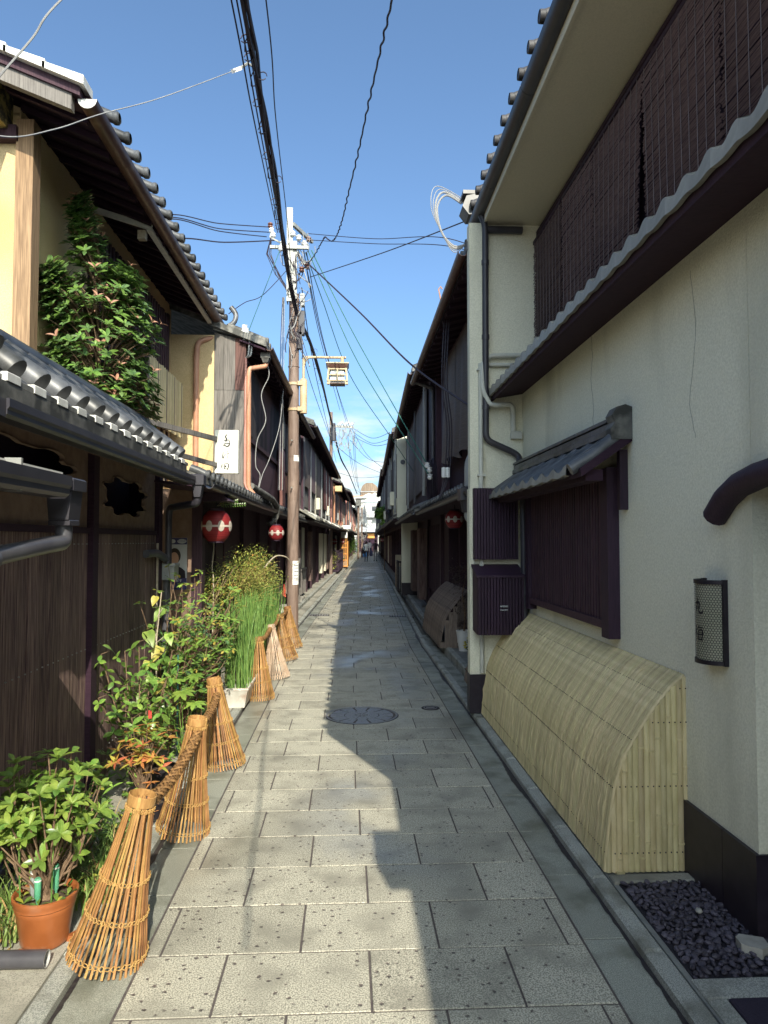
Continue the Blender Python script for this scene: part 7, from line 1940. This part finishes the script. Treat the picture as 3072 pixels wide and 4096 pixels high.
# orange nandina in a black pot
def black_pot(label, x, y, r, h, parent=None):
    o = parent or thing('nursery_pot', label, 'pot', (x, y, 0.04))
    MB().lathe([(0.0, 0.042), (r * 0.78, 0.042), (r * 0.98, 0.042 + h * 0.9), (r * 1.06, 0.042 + h * 0.9), (r * 1.06, 0.042 + h), (r * 0.94, 0.042 + h), (r * 0.9, 0.042 + h * 0.85), (0, 0.042 + h * 0.85)], 22, (x, y, 0)).build('pot', K['black_pot'], o, True)
    MB().lathe([(0, h * 0.87), (r * 0.9, h * 0.86)], 14, (x, y, 0.042)).build('soil', K['soil'], o)
    return o
na = Plant('orange_shrub', 'orange and gold leaved nandina in a black nursery pot', 'potted plant', (-1.20, 4.28, 0.04), 9)
black_pot('', -1.20, 4.28, 0.075, 0.13, na.o)
for i in range(44):
    a = na.r.uniform(0, 6.3); rr = na.r.uniform(0.03, 0.20); p = Vector((-1.20 + rr * math.cos(a) * 0.9, 4.28 + rr * math.sin(a), na.r.uniform(0.26, 0.50) - rr * 0.4 + 0.06))
    b = Vector((-1.20 + na.r.uniform(-.02, .02), 4.28, 0.16)); na.stem([b, b.lerp(p, 0.5) + Vector((0, 0, 0.05)), p], 0.003, 0.0015)
    na.whorl(p, (p - Vector((-1.20, 4.28, 0.2))).normalized() + Vector((0, 0, 0.4)), L_OR[:2] if p.z < 0.40 else L_OR, 6, 0.85, 1.2, 0.35)
na.done(K['stem'])
dk = Plant('bronze_seedling', 'small bronze leaved seedling in front of the orange nandina', 'plant', (-1.10, 4.10, 0.04), 10)
for i in range(5):
    z = 0.10 + i * 0.055; dk.whorl((-1.10, 4.10, z), (0, 0, 1), [L_OR[0]], 6, 0.8, 1.0, 0.1)
dk.stem([(-1.10, 4.10, 0.045), (-1.10, 4.105, 0.36)], 0.003, 0.002); dk.done(K['stem'])
black_pot('black nursery pot with bare soil by the woven rail', -1.10, 4.16, 0.065, 0.10)
black_pot('wide black nursery pot behind the orange nandina', -1.16, 4.60, 0.09, 0.16)
black_pot('dark nursery pot under the glossy camellia', -1.36, 4.85, 0.10, 0.20)
wt = MB().box(-1.128, -1.104, 4.155, 4.159, 0.12, 0.175)
wt.build('plant_label', K['white'], label='white plant label stuck in the small black pot', cat='plant label')
# camellia
ca = Plant('camellia', 'upright camellia with glossy pointed leaves against the board wall', 'plant', (-1.36, 4.80, 0.2), 12)
for (x, y, h, lx_, ly_) in ((-1.36, 4.80, 0.95, -0.02, 0.02), (-1.30, 4.85, 0.88, 0.10, 0.03), (-1.42, 4.75, 0.90, -0.12, -0.10), (-1.33, 4.78, 0.74, 0.14, -0.10), (-1.38, 4.9, 0.82, 0.02, 0.14), (-1.35, 4.8, 0.70, -0.06, -0.16), (-1.30, 4.7, 0.62, 0.10, -0.05), (-1.40, 4.7, 0.66, -0.10, -0.2), (-1.28, 4.95, 0.70, 0.06, 0.2), (-1.44, 4.9, 0.86, -0.08, 0.1)):
    pts = [Vector((x + lx_ * t * 1.2, y + ly_ * t * 1.2, 0.22 + (h - 0.22) * t)) for t in (0, .25, .5, .75, 1)]
    ca.stem(pts, 0.006, 0.003)
    for j in range(9):
        t = 0.25 + 0.75 * j / 8; p = pts[0].lerp(pts[-1], t); a = j * 2.4
        sd = Vector((math.cos(a), math.sin(a), 0.35)); tip = p + sd * ca.r.uniform(0.02, 0.08)
        if tip.x < -1.57: tip.x = -1.56
        ca.stem([p, tip], 0.0025, 0.0015)
        ca.whorl(tip, sd + Vector((0, 0, 0.5)), L_MID, 3, 0.6, 0.95, 0.15)
ca.done(K['stem'])
tg_ = thing('plant_tag', 'red flowered picture tag hanging on the camellia', 'plant label', (-1.24, 4.62, 0.52))
MB().box(-1.255, -1.235, 4.60, 4.603, 0.50, 0.55).build('card', K['red'], tg_)
MB().tube([(-1.245, 4.602, 0.55), (-1.25, 4.62, 0.58)], 0.0015, 4).build('string', K['cable_grey'], tg_)
# fatsia
fa = Plant('fatsia', 'fatsia with broad fingered leaves next to the camellia', 'plant', (-1.12, 5.0, 0.04), 14)
FM = []
def palmate(R_, n=7):
    mb = MB()
    for i in range(n):
        a = -2.0 + 4.0 * i / (n - 1); L_ = R_ * (1 - 0.18 * abs(a) / 2)
        rows = []
        for j in range(5):
            t = j / 4; w_ = R_ * 0.30 * (0.45 + 1.2 * t * (1 - t) * 2 if t < 1 else 0.04); c = Vector((math.cos(a), math.sin(a))); q = Vector((-c.y, c.x))
            rows.append([(c.x * L_ * t - q.x * w_ / 2, c.y * L_ * t - q.y * w_ / 2, -0.18 * R_ * t * t - 0.001 * i), (c.x * L_ * t, c.y * L_ * t, -0.18 * R_ * t * t - 0.02 * R_ - 0.001 * i), (c.x * L_ * t + q.x * w_ / 2, c.y * L_ * t + q.y * w_ / 2, -0.18 * R_ * t * t - 0.001 * i)])
        mb.loft(rows)
    return mb.mesh('leaf', K['leaf_lime'], True)
FM = [palmate(0.095), palmate(0.08)]
for (x, y, z, s) in ((-1.13, 4.93, 0.60, 1.2), (-1.05, 4.98, 0.52, 1.1), (-1.20, 5.05, 0.66, 1.0), (-1.08, 5.1, 0.68, 0.9), (-1.02, 4.85, 0.44, 0.9), (-1.22, 4.9, 0.50, 1.0)):
    b = Vector((-1.12, 5.0, 0.06)); p = Vector((x, y, z)); fa.stem([b, b.lerp(p, 0.6) + Vector((0, 0, 0.08)), p], 0.004, 0.002)
    fa.lv.append((fa.r.choice(FM), lm(p, (fa.r.uniform(-.3, 1), -1, -0.2), (0, -0.55, 1), s)))
fa.done(K['leaf_mid'])
# arching shrub with pale leaf clusters
ar = Plant('twiggy_shrub', 'open twiggy shrub with pale leaf clusters in front of the rain hopper', 'shrub', (-1.38, 5.9, 0.04), 16)
tipsA = []
for i in range(84):
    tx = -1.56 + ar.r.random() ** 0.8 * 0.62; ty = ar.r.uniform(5.15, 6.75); tz = ar.r.uniform(0.62, 1.22) if i % 4 else ar.r.uniform(1.15, 1.42)
    p = Vector((min(tx, -0.98), ty, tz))
    b = Vector((-1.40 + ar.r.uniform(-.05, .05), 5.9 + ar.r.uniform(-.25, .35), 0.06))
    m1 = b.lerp(p, 0.45) + Vector((ar.r.uniform(-.06, .06), ar.r.uniform(-.1, .1), 0.10)); m2 = b.lerp(p, 0.78) + Vector((ar.r.uniform(-.05, .05), ar.r.uniform(-.06, .06), 0.04))
    ar.stem(smooth_path([b, m1, m2, p], 3), 0.0045 if i % 3 else 0.007, 0.0016)
    ar.whorl(p, Vector((ar.r.uniform(-.4, .4), ar.r.uniform(-.4, .2), 1)), L_TIP, 6, 0.9, 1.35, 0.25)
    for q_ in range(3):
        pq = m1.lerp(p, ar.r.uniform(0.0, 0.8)) + Vector((ar.r.uniform(-.10, .10), ar.r.uniform(-.12, .12), ar.r.uniform(-.12, .05)))
        if pq.x > -1.57: ar.whorl(pq, Vector((ar.r.uniform(-.6, .6), -0.3, 1)), L_TIP[:1] + L_TIP[2:] + L_DEEP[2:], 4, 0.9, 1.3, 0.2)
    if i % 2: ar.whorl(m2, Vector((ar.r.uniform(-.6, .6), -0.2, 1)), L_TIP, 4, 0.8, 1.2, 0.3)
ar.done(K['stem'])
# big soft leaves on canes
bl_ = Plant('broadleaf_cane', 'cane with big soft yellow green leaves beside the twiggy shrub', 'plant', (-1.36, 5.2, 0.04), 18)
for (x, y, z, s) in ((-1.35, 5.30, 1.13, 0.95), (-1.38, 5.22, 1.22, 0.7), (-1.42, 5.15, 0.98, 1.05), (-1.34, 5.2, 0.86, 1.1), (-1.40, 5.1, 0.78, 0.7), (-1.31, 5.15, 0.64, 1.15), (-1.40, 5.0, 0.58, 0.8), (-1.30, 5.25, 0.95, 0.8), (-1.36, 5.1, 0.68, 0.8)):
    bl_.lv.append((bl_.r.choice(L_BIG), lm((x, y, z), (bl_.r.uniform(-.6, .6), -0.8, -0.75), (0.1, -0.8, 0.6), s)))
    bl_.stem([(-1.37, 5.2, z - 0.06), (x, y, z)], 0.003, 0.002)
bl_.stem([(-1.36, 5.2, 0.05), (-1.37, 5.22, 0.5), (-1.37, 5.2, 0.9), (-1.35, 5.25, 1.25)], 0.007, 0.004); bl_.done(K['stem_pale'])
MB().tube([(-1.25, 5.35, 0.05), (-1.25, 5.35, 0.78)], 0.006, 6).build('plant_stake', K['cable_green'], label='dark green stake by the yellow flowers', cat='stake')
MB().tube([(-1.40, 5.3, 0.5), (-1.22, 5.75, 1.15)], 0.005, 6).build('plant_stake', K['horsetail'], label='leaning light green stake in the twiggy shrub', cat='stake')
# leafy underplanting along the foot of the wall
ug = Plant('leafy_groundcover', 'low leafy underplanting between the pots along the board wall', 'plants', (-1.4, 5.6, 0.05), 19)
ug.o['kind'] = 'stuff'
for i in range(330):
    y_ = ug.r.uniform(3.6, 7.3); p = Vector((ug.r.uniform(-1.58, -1.14), y_, 0.06 + ug.r.random() ** 1.6 * (0.32 if y_ < 4.6 else 0.55)))
    ug.whorl(p, Vector((ug.r.uniform(-.5, .5), ug.r.uniform(-.6, .3), 1)), ug.r.choice((L_TIP, L_DEEP, L_TIP, L_OR[2:])), 4, 0.7, 1.15, 0.3)
    if i % 3 == 0: ug.stem([(p.x, p.y + .03, 0.045), p], 0.003, 0.002, 4)
ug.done(K['stem'], 0)
# lattice patterned brown pot with fern
fp = Plant('fern_pot', 'brown pot with raised lattice pattern holding ferny foliage', 'potted plant', (-1.42, 7.1, 0.04), 20)
MB().lathe([(0.0, 0.042), (0.135, 0.042), (0.178, 0.36), (0.186, 0.36), (0.196, 0.375), (0.198, 0.40), (0.190, 0.415), (0.176, 0.415), (0.172, 0.37), (0, 0.37)], 30, (-1.42, 7.1, 0)).build('pot', K['brown_pot'], fp.o, True)
rb = MB()
for i in range(14):
    for s_ in (1, -1):
        pts = []
        for j in range(9):
            t = j / 8; a = 2 * PI * i / 14 + s_ * t * 0.9; R_ = 0.139 + 0.039 * t + 0.002; pts.append((-1.42 + R_ * math.cos(a), 7.1 + R_ * math.sin(a), 0.06 + 0.29 * t))
        rb.tube(pts, 0.0035, 5)
rb.build('lattice_relief', K['brown_pot'], fp.o, True)
for i in range(34):
    a = fp.r.uniform(0, 6.3); L_ = fp.r.uniform(0.16, 0.34); p = [Vector((-1.42 + 0.10 * math.cos(a) * t + L_ * 0.6 * math.cos(a) * t * t, 7.1 + 0.10 * math.sin(a) * t + L_ * 0.6 * math.sin(a) * t * t, 0.39 + L_ * t * (1.4 - 0.8 * t))) for t in (0, .25, .5, .75, 1)]
    fp.stem(p, 0.002, 0.001, 4)
    for j in range(1, 5):
        for sd in (-1, 1): fp.lv.append((L_TIP[fp.r.randrange(3)], lm(p[j], (p[j] - p[j - 1]).normalized() + Vector((-math.sin(a), math.cos(a), 0)) * sd, (0, 0, 1), 0.9)))
fp.done(K['stem'], 120)
# yellow chrysanthemums
cm = Plant('chrysanthemum', 'low mound of yellow chrysanthemums under the twiggy shrub', 'plant', (-1.34, 6.50, 0.04), 22)
for i in range(120):
    a = cm.r.uniform(0, 6.3); u = cm.r.random(); rr = 0.145 * math.sqrt(u); z = 0.05 + 0.15 * math.sqrt(max(0, 1 - u))
    cm.whorl((-1.32 + rr * math.cos(a), 6.45 + rr * math.sin(a), z), (math.cos(a) * u, math.sin(a) * u, 1), [L_DEEP[2], L_DEEP[1]], 3, 0.35, 0.55, 0.2)
cm.done(K['stem'], 0)
for i in range(13):
    a = cm.r.uniform(0, 6.3); u = cm.r.random() * 0.9; rr = 0.14 * math.sqrt(u)
    MB().lathe([(0, 0.012), (0.010, 0.010), (0.014, 0.004), (0.010, 0)], 9, (-1.32 + rr * math.cos(a), 6.45 + rr * math.sin(a), 0.075 + 0.15 * math.sqrt(1 - u))).build('flower', K['flower'], cm.o, True)
hp = thing('stone_heap', 'small heap of pale grey cobbles behind the chrysanthemums', 'stones', (-1.50, 6.3, 0.04))
PEG = []
for i in range(3):
    me = PEB[i].copy(); me.materials.clear(); me.materials.append(K['pale_stone']); PEG.append(me)
for i in range(42):
    a = RN.uniform(0, 6.3); u = RN.random(); rr = 0.13 * math.sqrt(u)
    link('cobble', RN.choice(PEG), hp, peb_mat(-1.48 + rr * math.cos(a), 6.3 + rr * math.sin(a) * 1.2, 0.06 + 0.13 * (1 - u), RN.uniform(0.035, 0.055)))
# white trough with horsetail
tr_ = thing('trough_planter', 'white trough planted with tall upright horsetail', 'planter', (-1.05, 7.1, 0.04))
def trough(y0, y1):
    return MB().loft([[(x, y, z) for x, y in ((-1.05 - a, y0 + d), (-1.05 + a, y0 + d), (-1.05 + a + 0.0, y1 - d), (-1.05 - a, y1 - d))] for z, a, d in ((0.042, 0.0, 0.2), (0.042, 0.075, 0.045), (0.20, 0.105, 0.012), (0.215, 0.118, 0.0), (0.232, 0.118, 0.0), (0.232, 0.103, 0.014), (0.19, 0.095, 0.02), (0.19, 0.0, 0.2))], True)
for y0, y1 in ((6.80, 7.35), (7.50, 8.4), (8.62, 9.7)):
    trough(y0, y1).build('trough', K['trough'], tr_, True)
hs = MB(); rh_ = random.Random(31)
for i in range(720):
    y = rh_.uniform(6.84, 10.4); x = -1.05 + rh_.uniform(-0.10, 0.09) - 0.02 * (y > 8.3)
    h = rh_.uniform(0.45, 0.95) if rh_.random() < 0.6 else rh_.uniform(0.7, 0.88); lx_, ly_ = rh_.gauss(0, 0.055), rh_.gauss(0, 0.055)
    hs.tube([(x, y, 0.18), (x + lx_ * .4, y + ly_ * .4, 0.18 + h * .5), (x + lx_, y + ly_, 0.18 + h)], [0.0042, 0.004, 0.002], 4, False)
hs.build('horsetail_stalks', K['horsetail'], tr_, kind='stuff')
# bushy yellow-green nandina over the horsetail
nb = thing('golden_nandina', 'bushy yellow green nandina with golden twigs behind the trough', 'shrub', (-1.25, 8.4, 0.1))
rn = random.Random(41)
cl_ = [(-1.42, 7.3, 1.10, .22, .3, .26), (-1.36, 7.6, 1.16, .26, .34, .24), (-1.22, 8.2, 1.30, .26, .45, .26), (-1.14, 8.9, 1.34, .24, .5, .24), (-1.18, 9.6, 1.22, .24, .5, .24), (-1.42, 8.4, 1.05, .22, .5, .3), (-1.06, 9.9, 1.05, .2, .4, .2), (-1.10, 8.4, 1.08, .2, .5, .18)]
for nm, m, cnt in (('fine_foliage', 'leaf_fine', 8200), ('mid_green_foliage', 'leaf_mid', 2600), ('rusty_foliage', 'leaf_orange', 320)):  # mid green leaves are mixed at random through the same clumps
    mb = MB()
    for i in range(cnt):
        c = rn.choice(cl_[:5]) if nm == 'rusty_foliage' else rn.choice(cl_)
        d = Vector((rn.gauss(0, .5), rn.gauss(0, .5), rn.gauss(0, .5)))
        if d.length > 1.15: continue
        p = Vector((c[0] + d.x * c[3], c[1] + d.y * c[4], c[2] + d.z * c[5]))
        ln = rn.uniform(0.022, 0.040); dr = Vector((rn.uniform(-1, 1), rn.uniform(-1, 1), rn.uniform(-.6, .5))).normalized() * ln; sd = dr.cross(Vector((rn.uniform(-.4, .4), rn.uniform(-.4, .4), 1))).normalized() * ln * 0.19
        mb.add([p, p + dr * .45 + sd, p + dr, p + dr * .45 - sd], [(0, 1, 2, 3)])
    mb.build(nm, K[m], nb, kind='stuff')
tw = MB()
for i in range(170):
    b = Vector((-1.28 + rn.uniform(-.1, .15), rn.uniform(8.0, 9.8), rn.uniform(0.7, 1.2))); e = b + Vector((rn.uniform(0.02, 0.34), rn.uniform(-.35, .5), rn.uniform(-0.02, 0.28)))
    if e.x > -0.92: e.x = -0.92
    tw.tube([b, b.lerp(e, .5) + Vector((0, 0, .05)), e], [0.004, 0.003, 0.0015], 4, False)
for i in range(8): tw.tube([(-1.35 + i * .03, 8.0 + i * .2, 0.06), (-1.33 + i * .03, 8.05 + i * .2, 0.7), (-1.30 + i * .03, 8.1 + i * .2, 1.3)], [0.007, 0.006, 0.003], 5, False)
tw.build('twigs', K['twig_gold'], nb, kind='stuff')
MB().tube(smooth_path([(-1.05, 9.0, 1.28), (-0.93, 9.2, 1.42), (-0.80, 9.4, 1.40), (-0.74, 9.5, 1.30), (-0.66, 9.6, 1.34)], 5), [0.009] * 10 + [0.006] * 11, 6).build('dead_branch', K['stem_pale'], nb, True)
bs2 = Plant('bare_stem', 'tall thin knotted stem topped with a feathery sprig in front of the big lantern', 'plant', (-1.37, 7.3, 0.1), 51)
bs2.stem(smooth_path([(-1.37, 7.3, 0.1), (-1.36, 7.3, 1.15), (-1.375, 7.3, 1.35), (-1.36, 7.3, 1.55), (-1.372, 7.3, 1.72), (-1.345, 7.28, 1.82)], 4), 0.008, 0.006)
bs2.stem([(-1.345, 7.28, 1.82), (-1.33, 7.28, 1.98)], 0.003, 0.002)
for k_, (ex_, ez_) in enumerate(((0.30, 0.02), (0.16, 0.12), (0.22, 0.06))):
    p0 = Vector((-1.33, 7.28, 1.97)); p1 = p0 + Vector((ex_, -0.02, ez_)); bs2.stem([p0, p0.lerp(p1, .5) + Vector((0, 0, .02)), p1], 0.002, 0.001, 4)
    for j in range(10):
        p = p0.lerp(p1, 0.2 + 0.08 * j)
        for sd in (-1, 1): bs2.lv.append((L_TIP[2 if k_ != 1 else 1], lm(p, Vector((0.6, 0.1, sd * 0.8)), (0, -1, 0.2), 0.55)))
bs2.done(K['stem_pale'])
MB().prism([(-0.95, 0.83), (-0.90, 0.80), (-0.91, 0.97), (-0.93, 0.99)], 10.42, 10.45).build('red_tag', K['red'], label='red tag standing in the horsetail next to the pole', cat='tag')

# tree above the garden wall
tb = Plant('camellia_tree', 'dense dark glossy evergreen rising over the tiled garden wall', 'tree', (-1.95, 5.7, 0.04), 61)
tb.stem(smooth_path([(-1.95, 5.7, 0.04), (-1.96, 5.7, 1.4), (-1.93, 5.68, 2.4), (-1.98, 5.66, 3.2), (-2.0, 5.62, 3.9), (-2.02, 5.6, 4.18)], 4), 0.035, 0.008, 7)
lobes = [(-1.93, 5.65, 3.05, .44, .48, .46), (-1.84, 5.75, 2.68, .33, .42, .26), (-2.02, 5.6, 3.55, .30, .34, .35), (-2.04, 5.58, 3.95, .13, .15, .26), (-2.18, 5.5, 3.30, .18, .26, .26), (-1.74, 5.72, 3.30, .22, .26, .26), (-1.72, 5.75, 2.85, .2, .26, .25), (-2.2, 5.45, 2.95, .18, .22, .22), (-1.80, 5.72, 3.62, .16, .2, .2), (-2.22, 5.4, 3.55, .10, .16, .16), (-2.08, 5.55, 4.18, .07, .08, .14)]
cnt = 0
while cnt < 1350:
    c = tb.r.choice(lobes + lobes[:1]); d = Vector((tb.r.uniform(-1, 1), tb.r.uniform(-1, 1), tb.r.uniform(-1, 1)))
    if not 0.25 < d.length < (1.25 if cnt % 5 == 0 else 0.98): continue
    p = Vector((c[0] + d.x * c[3], c[1] + d.y * c[4], c[2] + d.z * c[5]))
    if p.x < -2.27: continue
    cen = Vector((-1.95, 5.65, p.z - 0.25))
    ax = (p - cen).normalized() + Vector((0.05, -0.15, 0.55))
    tb.whorl(p, ax, L_DEEP, 6, 0.65, 1.4, 0.45)
    if cnt % 3 == 0: tb.stem([cen.lerp(p, 0.25), cen.lerp(p, .7) + Vector((0, 0, .03)), p], 0.006, 0.003, 4)
    if tb.r.random() < 0.07: tb.whorl(p + ax.normalized() * 0.04, ax, L_DRY, 3, 0.8, 1.1, 0.9)
    cnt += 1
# leaves facing the lane first, so that they are the ones kept single
near_ = sorted(tb.lv, key=lambda q: (q[1].translation - Vector((0, 0, 1.6))).length - 0.9 * q[1].translation.z * 0)
tb.lv = near_
sv = tb.r.shuffle
tb.r.shuffle = lambda x: None
tb.done(K['stem'], 300)

# shaded shrub in the white pot, far greenery
ws = MB(); rw = random.Random(71)
for i in range(900):
    c = rw.choice(((1.60, 9.8, 1.10, .16, .2, .14), (1.54, 9.75, 1.22, .16, .2, .12), (1.66, 9.8, 0.9, .13, .16, .15), (1.60, 9.8, 0.68, .12, .15, .12), (1.52, 9.7, 1.05, .12, .15, .1), (1.58, 9.8, .48, .06, .08, .08)))
    p = Vector((c[0] + rw.gauss(0, .5) * c[3], c[1] + rw.gauss(0, .5) * c[4], c[2] + rw.gauss(0, .5) * c[5])); ln = rw.uniform(.03, .05)
    dr = Vector((rw.uniform(-1, 1), rw.uniform(-1, 1), rw.uniform(-.8, .4))).normalized() * ln; sd = dr.cross(Vector((0.2, 0.3, 1))).normalized() * ln * .2
    ws.add([p, p + dr * .5 + sd, p + dr, p + dr * .5 - sd], [(0, 1, 2, 3)])
ws.build('foliage', K['shade_plant'], wp, kind='stuff')
fl = thing('flower_pot', 'round pot of yellow flowers half hidden by the stucco wing wall', 'potted plant', (1.56, 8.75, 0.105))
MB().lathe([(0, 0.106), (0.06, 0.106), (0.085, 0.22), (0.09, 0.22), (0.09, 0.235), (0, 0.235)], 16, (1.56, 8.75, 0)).build('pot', K['black_pot'], fl, True)
fm = MB()
for i in range(260):
    a, b = rw.uniform(0, 6.3), rw.uniform(-0.5, 1.5); p = Vector((1.56 + .11 * math.cos(a) * math.cos(b), 8.75 + .11 * math.sin(a) * math.cos(b), .33 + .11 * math.sin(b)))
    dr = Vector((rw.uniform(-1, 1), rw.uniform(-1, 1), rw.uniform(-1, 1))).normalized() * .03; sd = dr.cross(Vector((.1, .3, 1))).normalized() * .009
    fm.add([p, p + dr * .5 + sd, p + dr, p + dr * .5 - sd], [(0, 1, 2, 3)])
fm.build('foliage', K['leaf_deep'], fl, kind='stuff')
for i in range(16):
    a, b = rw.uniform(2.2, 5.6), rw.uniform(-0.3, 1.3)
    MB().lathe([(0, 0.012), (0.012, 0.010), (0.018, 0.003), (0.012, -.003)], 8, (1.56 + .125 * math.cos(a) * math.cos(b), 8.75 + .125 * math.sin(a) * math.cos(b), .33 + .12 * math.sin(b))).build('flower', K['flower'], fl, True)
def far_shrub(label, x, y, z, rx, ry, rz_, n, m, size):
    o = thing('far_shrub', label, 'shrub', (x, y, max(0, z - rz_)))
    mb = MB()
    for i in range(n):
        p = Vector((x + rw.gauss(0, .5) * rx, y + rw.gauss(0, .5) * ry, z + rw.gauss(0, .5) * rz_)); dr = Vector((rw.uniform(-1, 1), rw.uniform(-1, 1), rw.uniform(-.8, .6))).normalized() * size; sd = dr.cross(Vector((.2, .3, 1))).normalized() * size * .22
        mb.add([p, p + dr * .5 + sd, p + dr, p + dr * .5 - sd], [(0, 1, 2, 3)])
    mb.build('foliage', K[m], o, kind='stuff')
    MB().tube([(x, y, 0.05), (x, y, z)], 0.02, 6).build('stem', K['stem'], o)
far_shrub('yellowish bush growing through the black entrance fence', -0.72, 34.0, 0.72, .28, .3, .45, 260, 'leaf_fine', .13)
far_shrub('green shrub between the orange door and the slim pole', 0.35, 61.5, 1.15, .5, .8, .8, 500, 'leaf_mid', .2)
far_shrub('dark potted shrub on the shaded side near the walkers', 2.9, 58, .55, .35, .5, .4, 200, 'shade_plant', .2)
far_shrub('palm fronds catching light above the shaded pavement', 1.95, 38.0, 3.1, .30, .5, .35, 260, 'leaf_lime', .35)

# ---------------------------------------------------------------- odds and ends by the near kerb
gp = thing('drain_pipe', 'grey plastic drain pipe lying open ended on the concrete', 'pipe', (-1.4, 2.76, 0.045))
MB().tube([(-2.2, 2.765, 0.076), (-1.108, 2.752, 0.076)], 0.031, 24, False).build('pipe_wall', K['grey_pipe'], gp, True)
MB().tube([(-2.2, 2.765, 0.076), (-1.108, 2.752, 0.076)], 0.0275, 24, False).build('pipe_bore', K['pvc_inside'], gp, True)
MB().lathe([(0.0275, 0.0), (0.031, 0.0)], 24, (-1.1075, 2.752, 0.076), ax='x').build('pipe_rim', K['pvc_inside'], gp)
MB().tube([(-1.585, 2.6, 0.10), (-1.585, 3.2, 0.10), (-1.575, 3.70, 0.11), (-1.57, 3.9, 0.08)], 0.035, 12).build('drain_hose', K['gutter'], None, True, label='black drain hose along the foot of the board wall', cat='hose')
for i, (x, y, s) in enumerate(((-1.24, 2.82, 0.05), (-1.075, 2.95, 0.04), (-1.30, 2.80, 0.035))):
    MB().prism([(x - s, y - s * .5), (x + s * .6, y - s * .6), (x + s, y + s * .2), (x - s * .2, y + s * .6)], 0.04, 0.062, 'xy').build('pot_shard', K['terracotta'] if i != 2 else K['pale_stone'], label=['terracotta shard under the rim of the glazed pot', 'terracotta shard on the kerb side of the glazed pot', 'flat pale stone beside the drain pipe'][i], cat='shard' if i < 2 else 'stone')
lo_ = MB(); 
for i in range(16):
    x, y, a = RN.uniform(-1.55, -1.2), RN.uniform(2.78, 3.1), RN.uniform(0, 6.3)
    d = Vector((math.cos(a), math.sin(a), 0)) * 0.05; q = Vector((-d.y, d.x, 0)) * 0.13
    p = Vector((x, y, 0.046)); lo_.add([p - d, p + q + Vector((0, 0, .006)), p + d, p - q], [(0, 1, 2, 3)])
lo_.build('fallen_leaf_litter', K['grass_dry'], None, label='dry leaf litter scattered on the concrete', cat='leaf litter', kind='stuff')

for o in THINGS:
    if "_w" in o: del o["_w"]
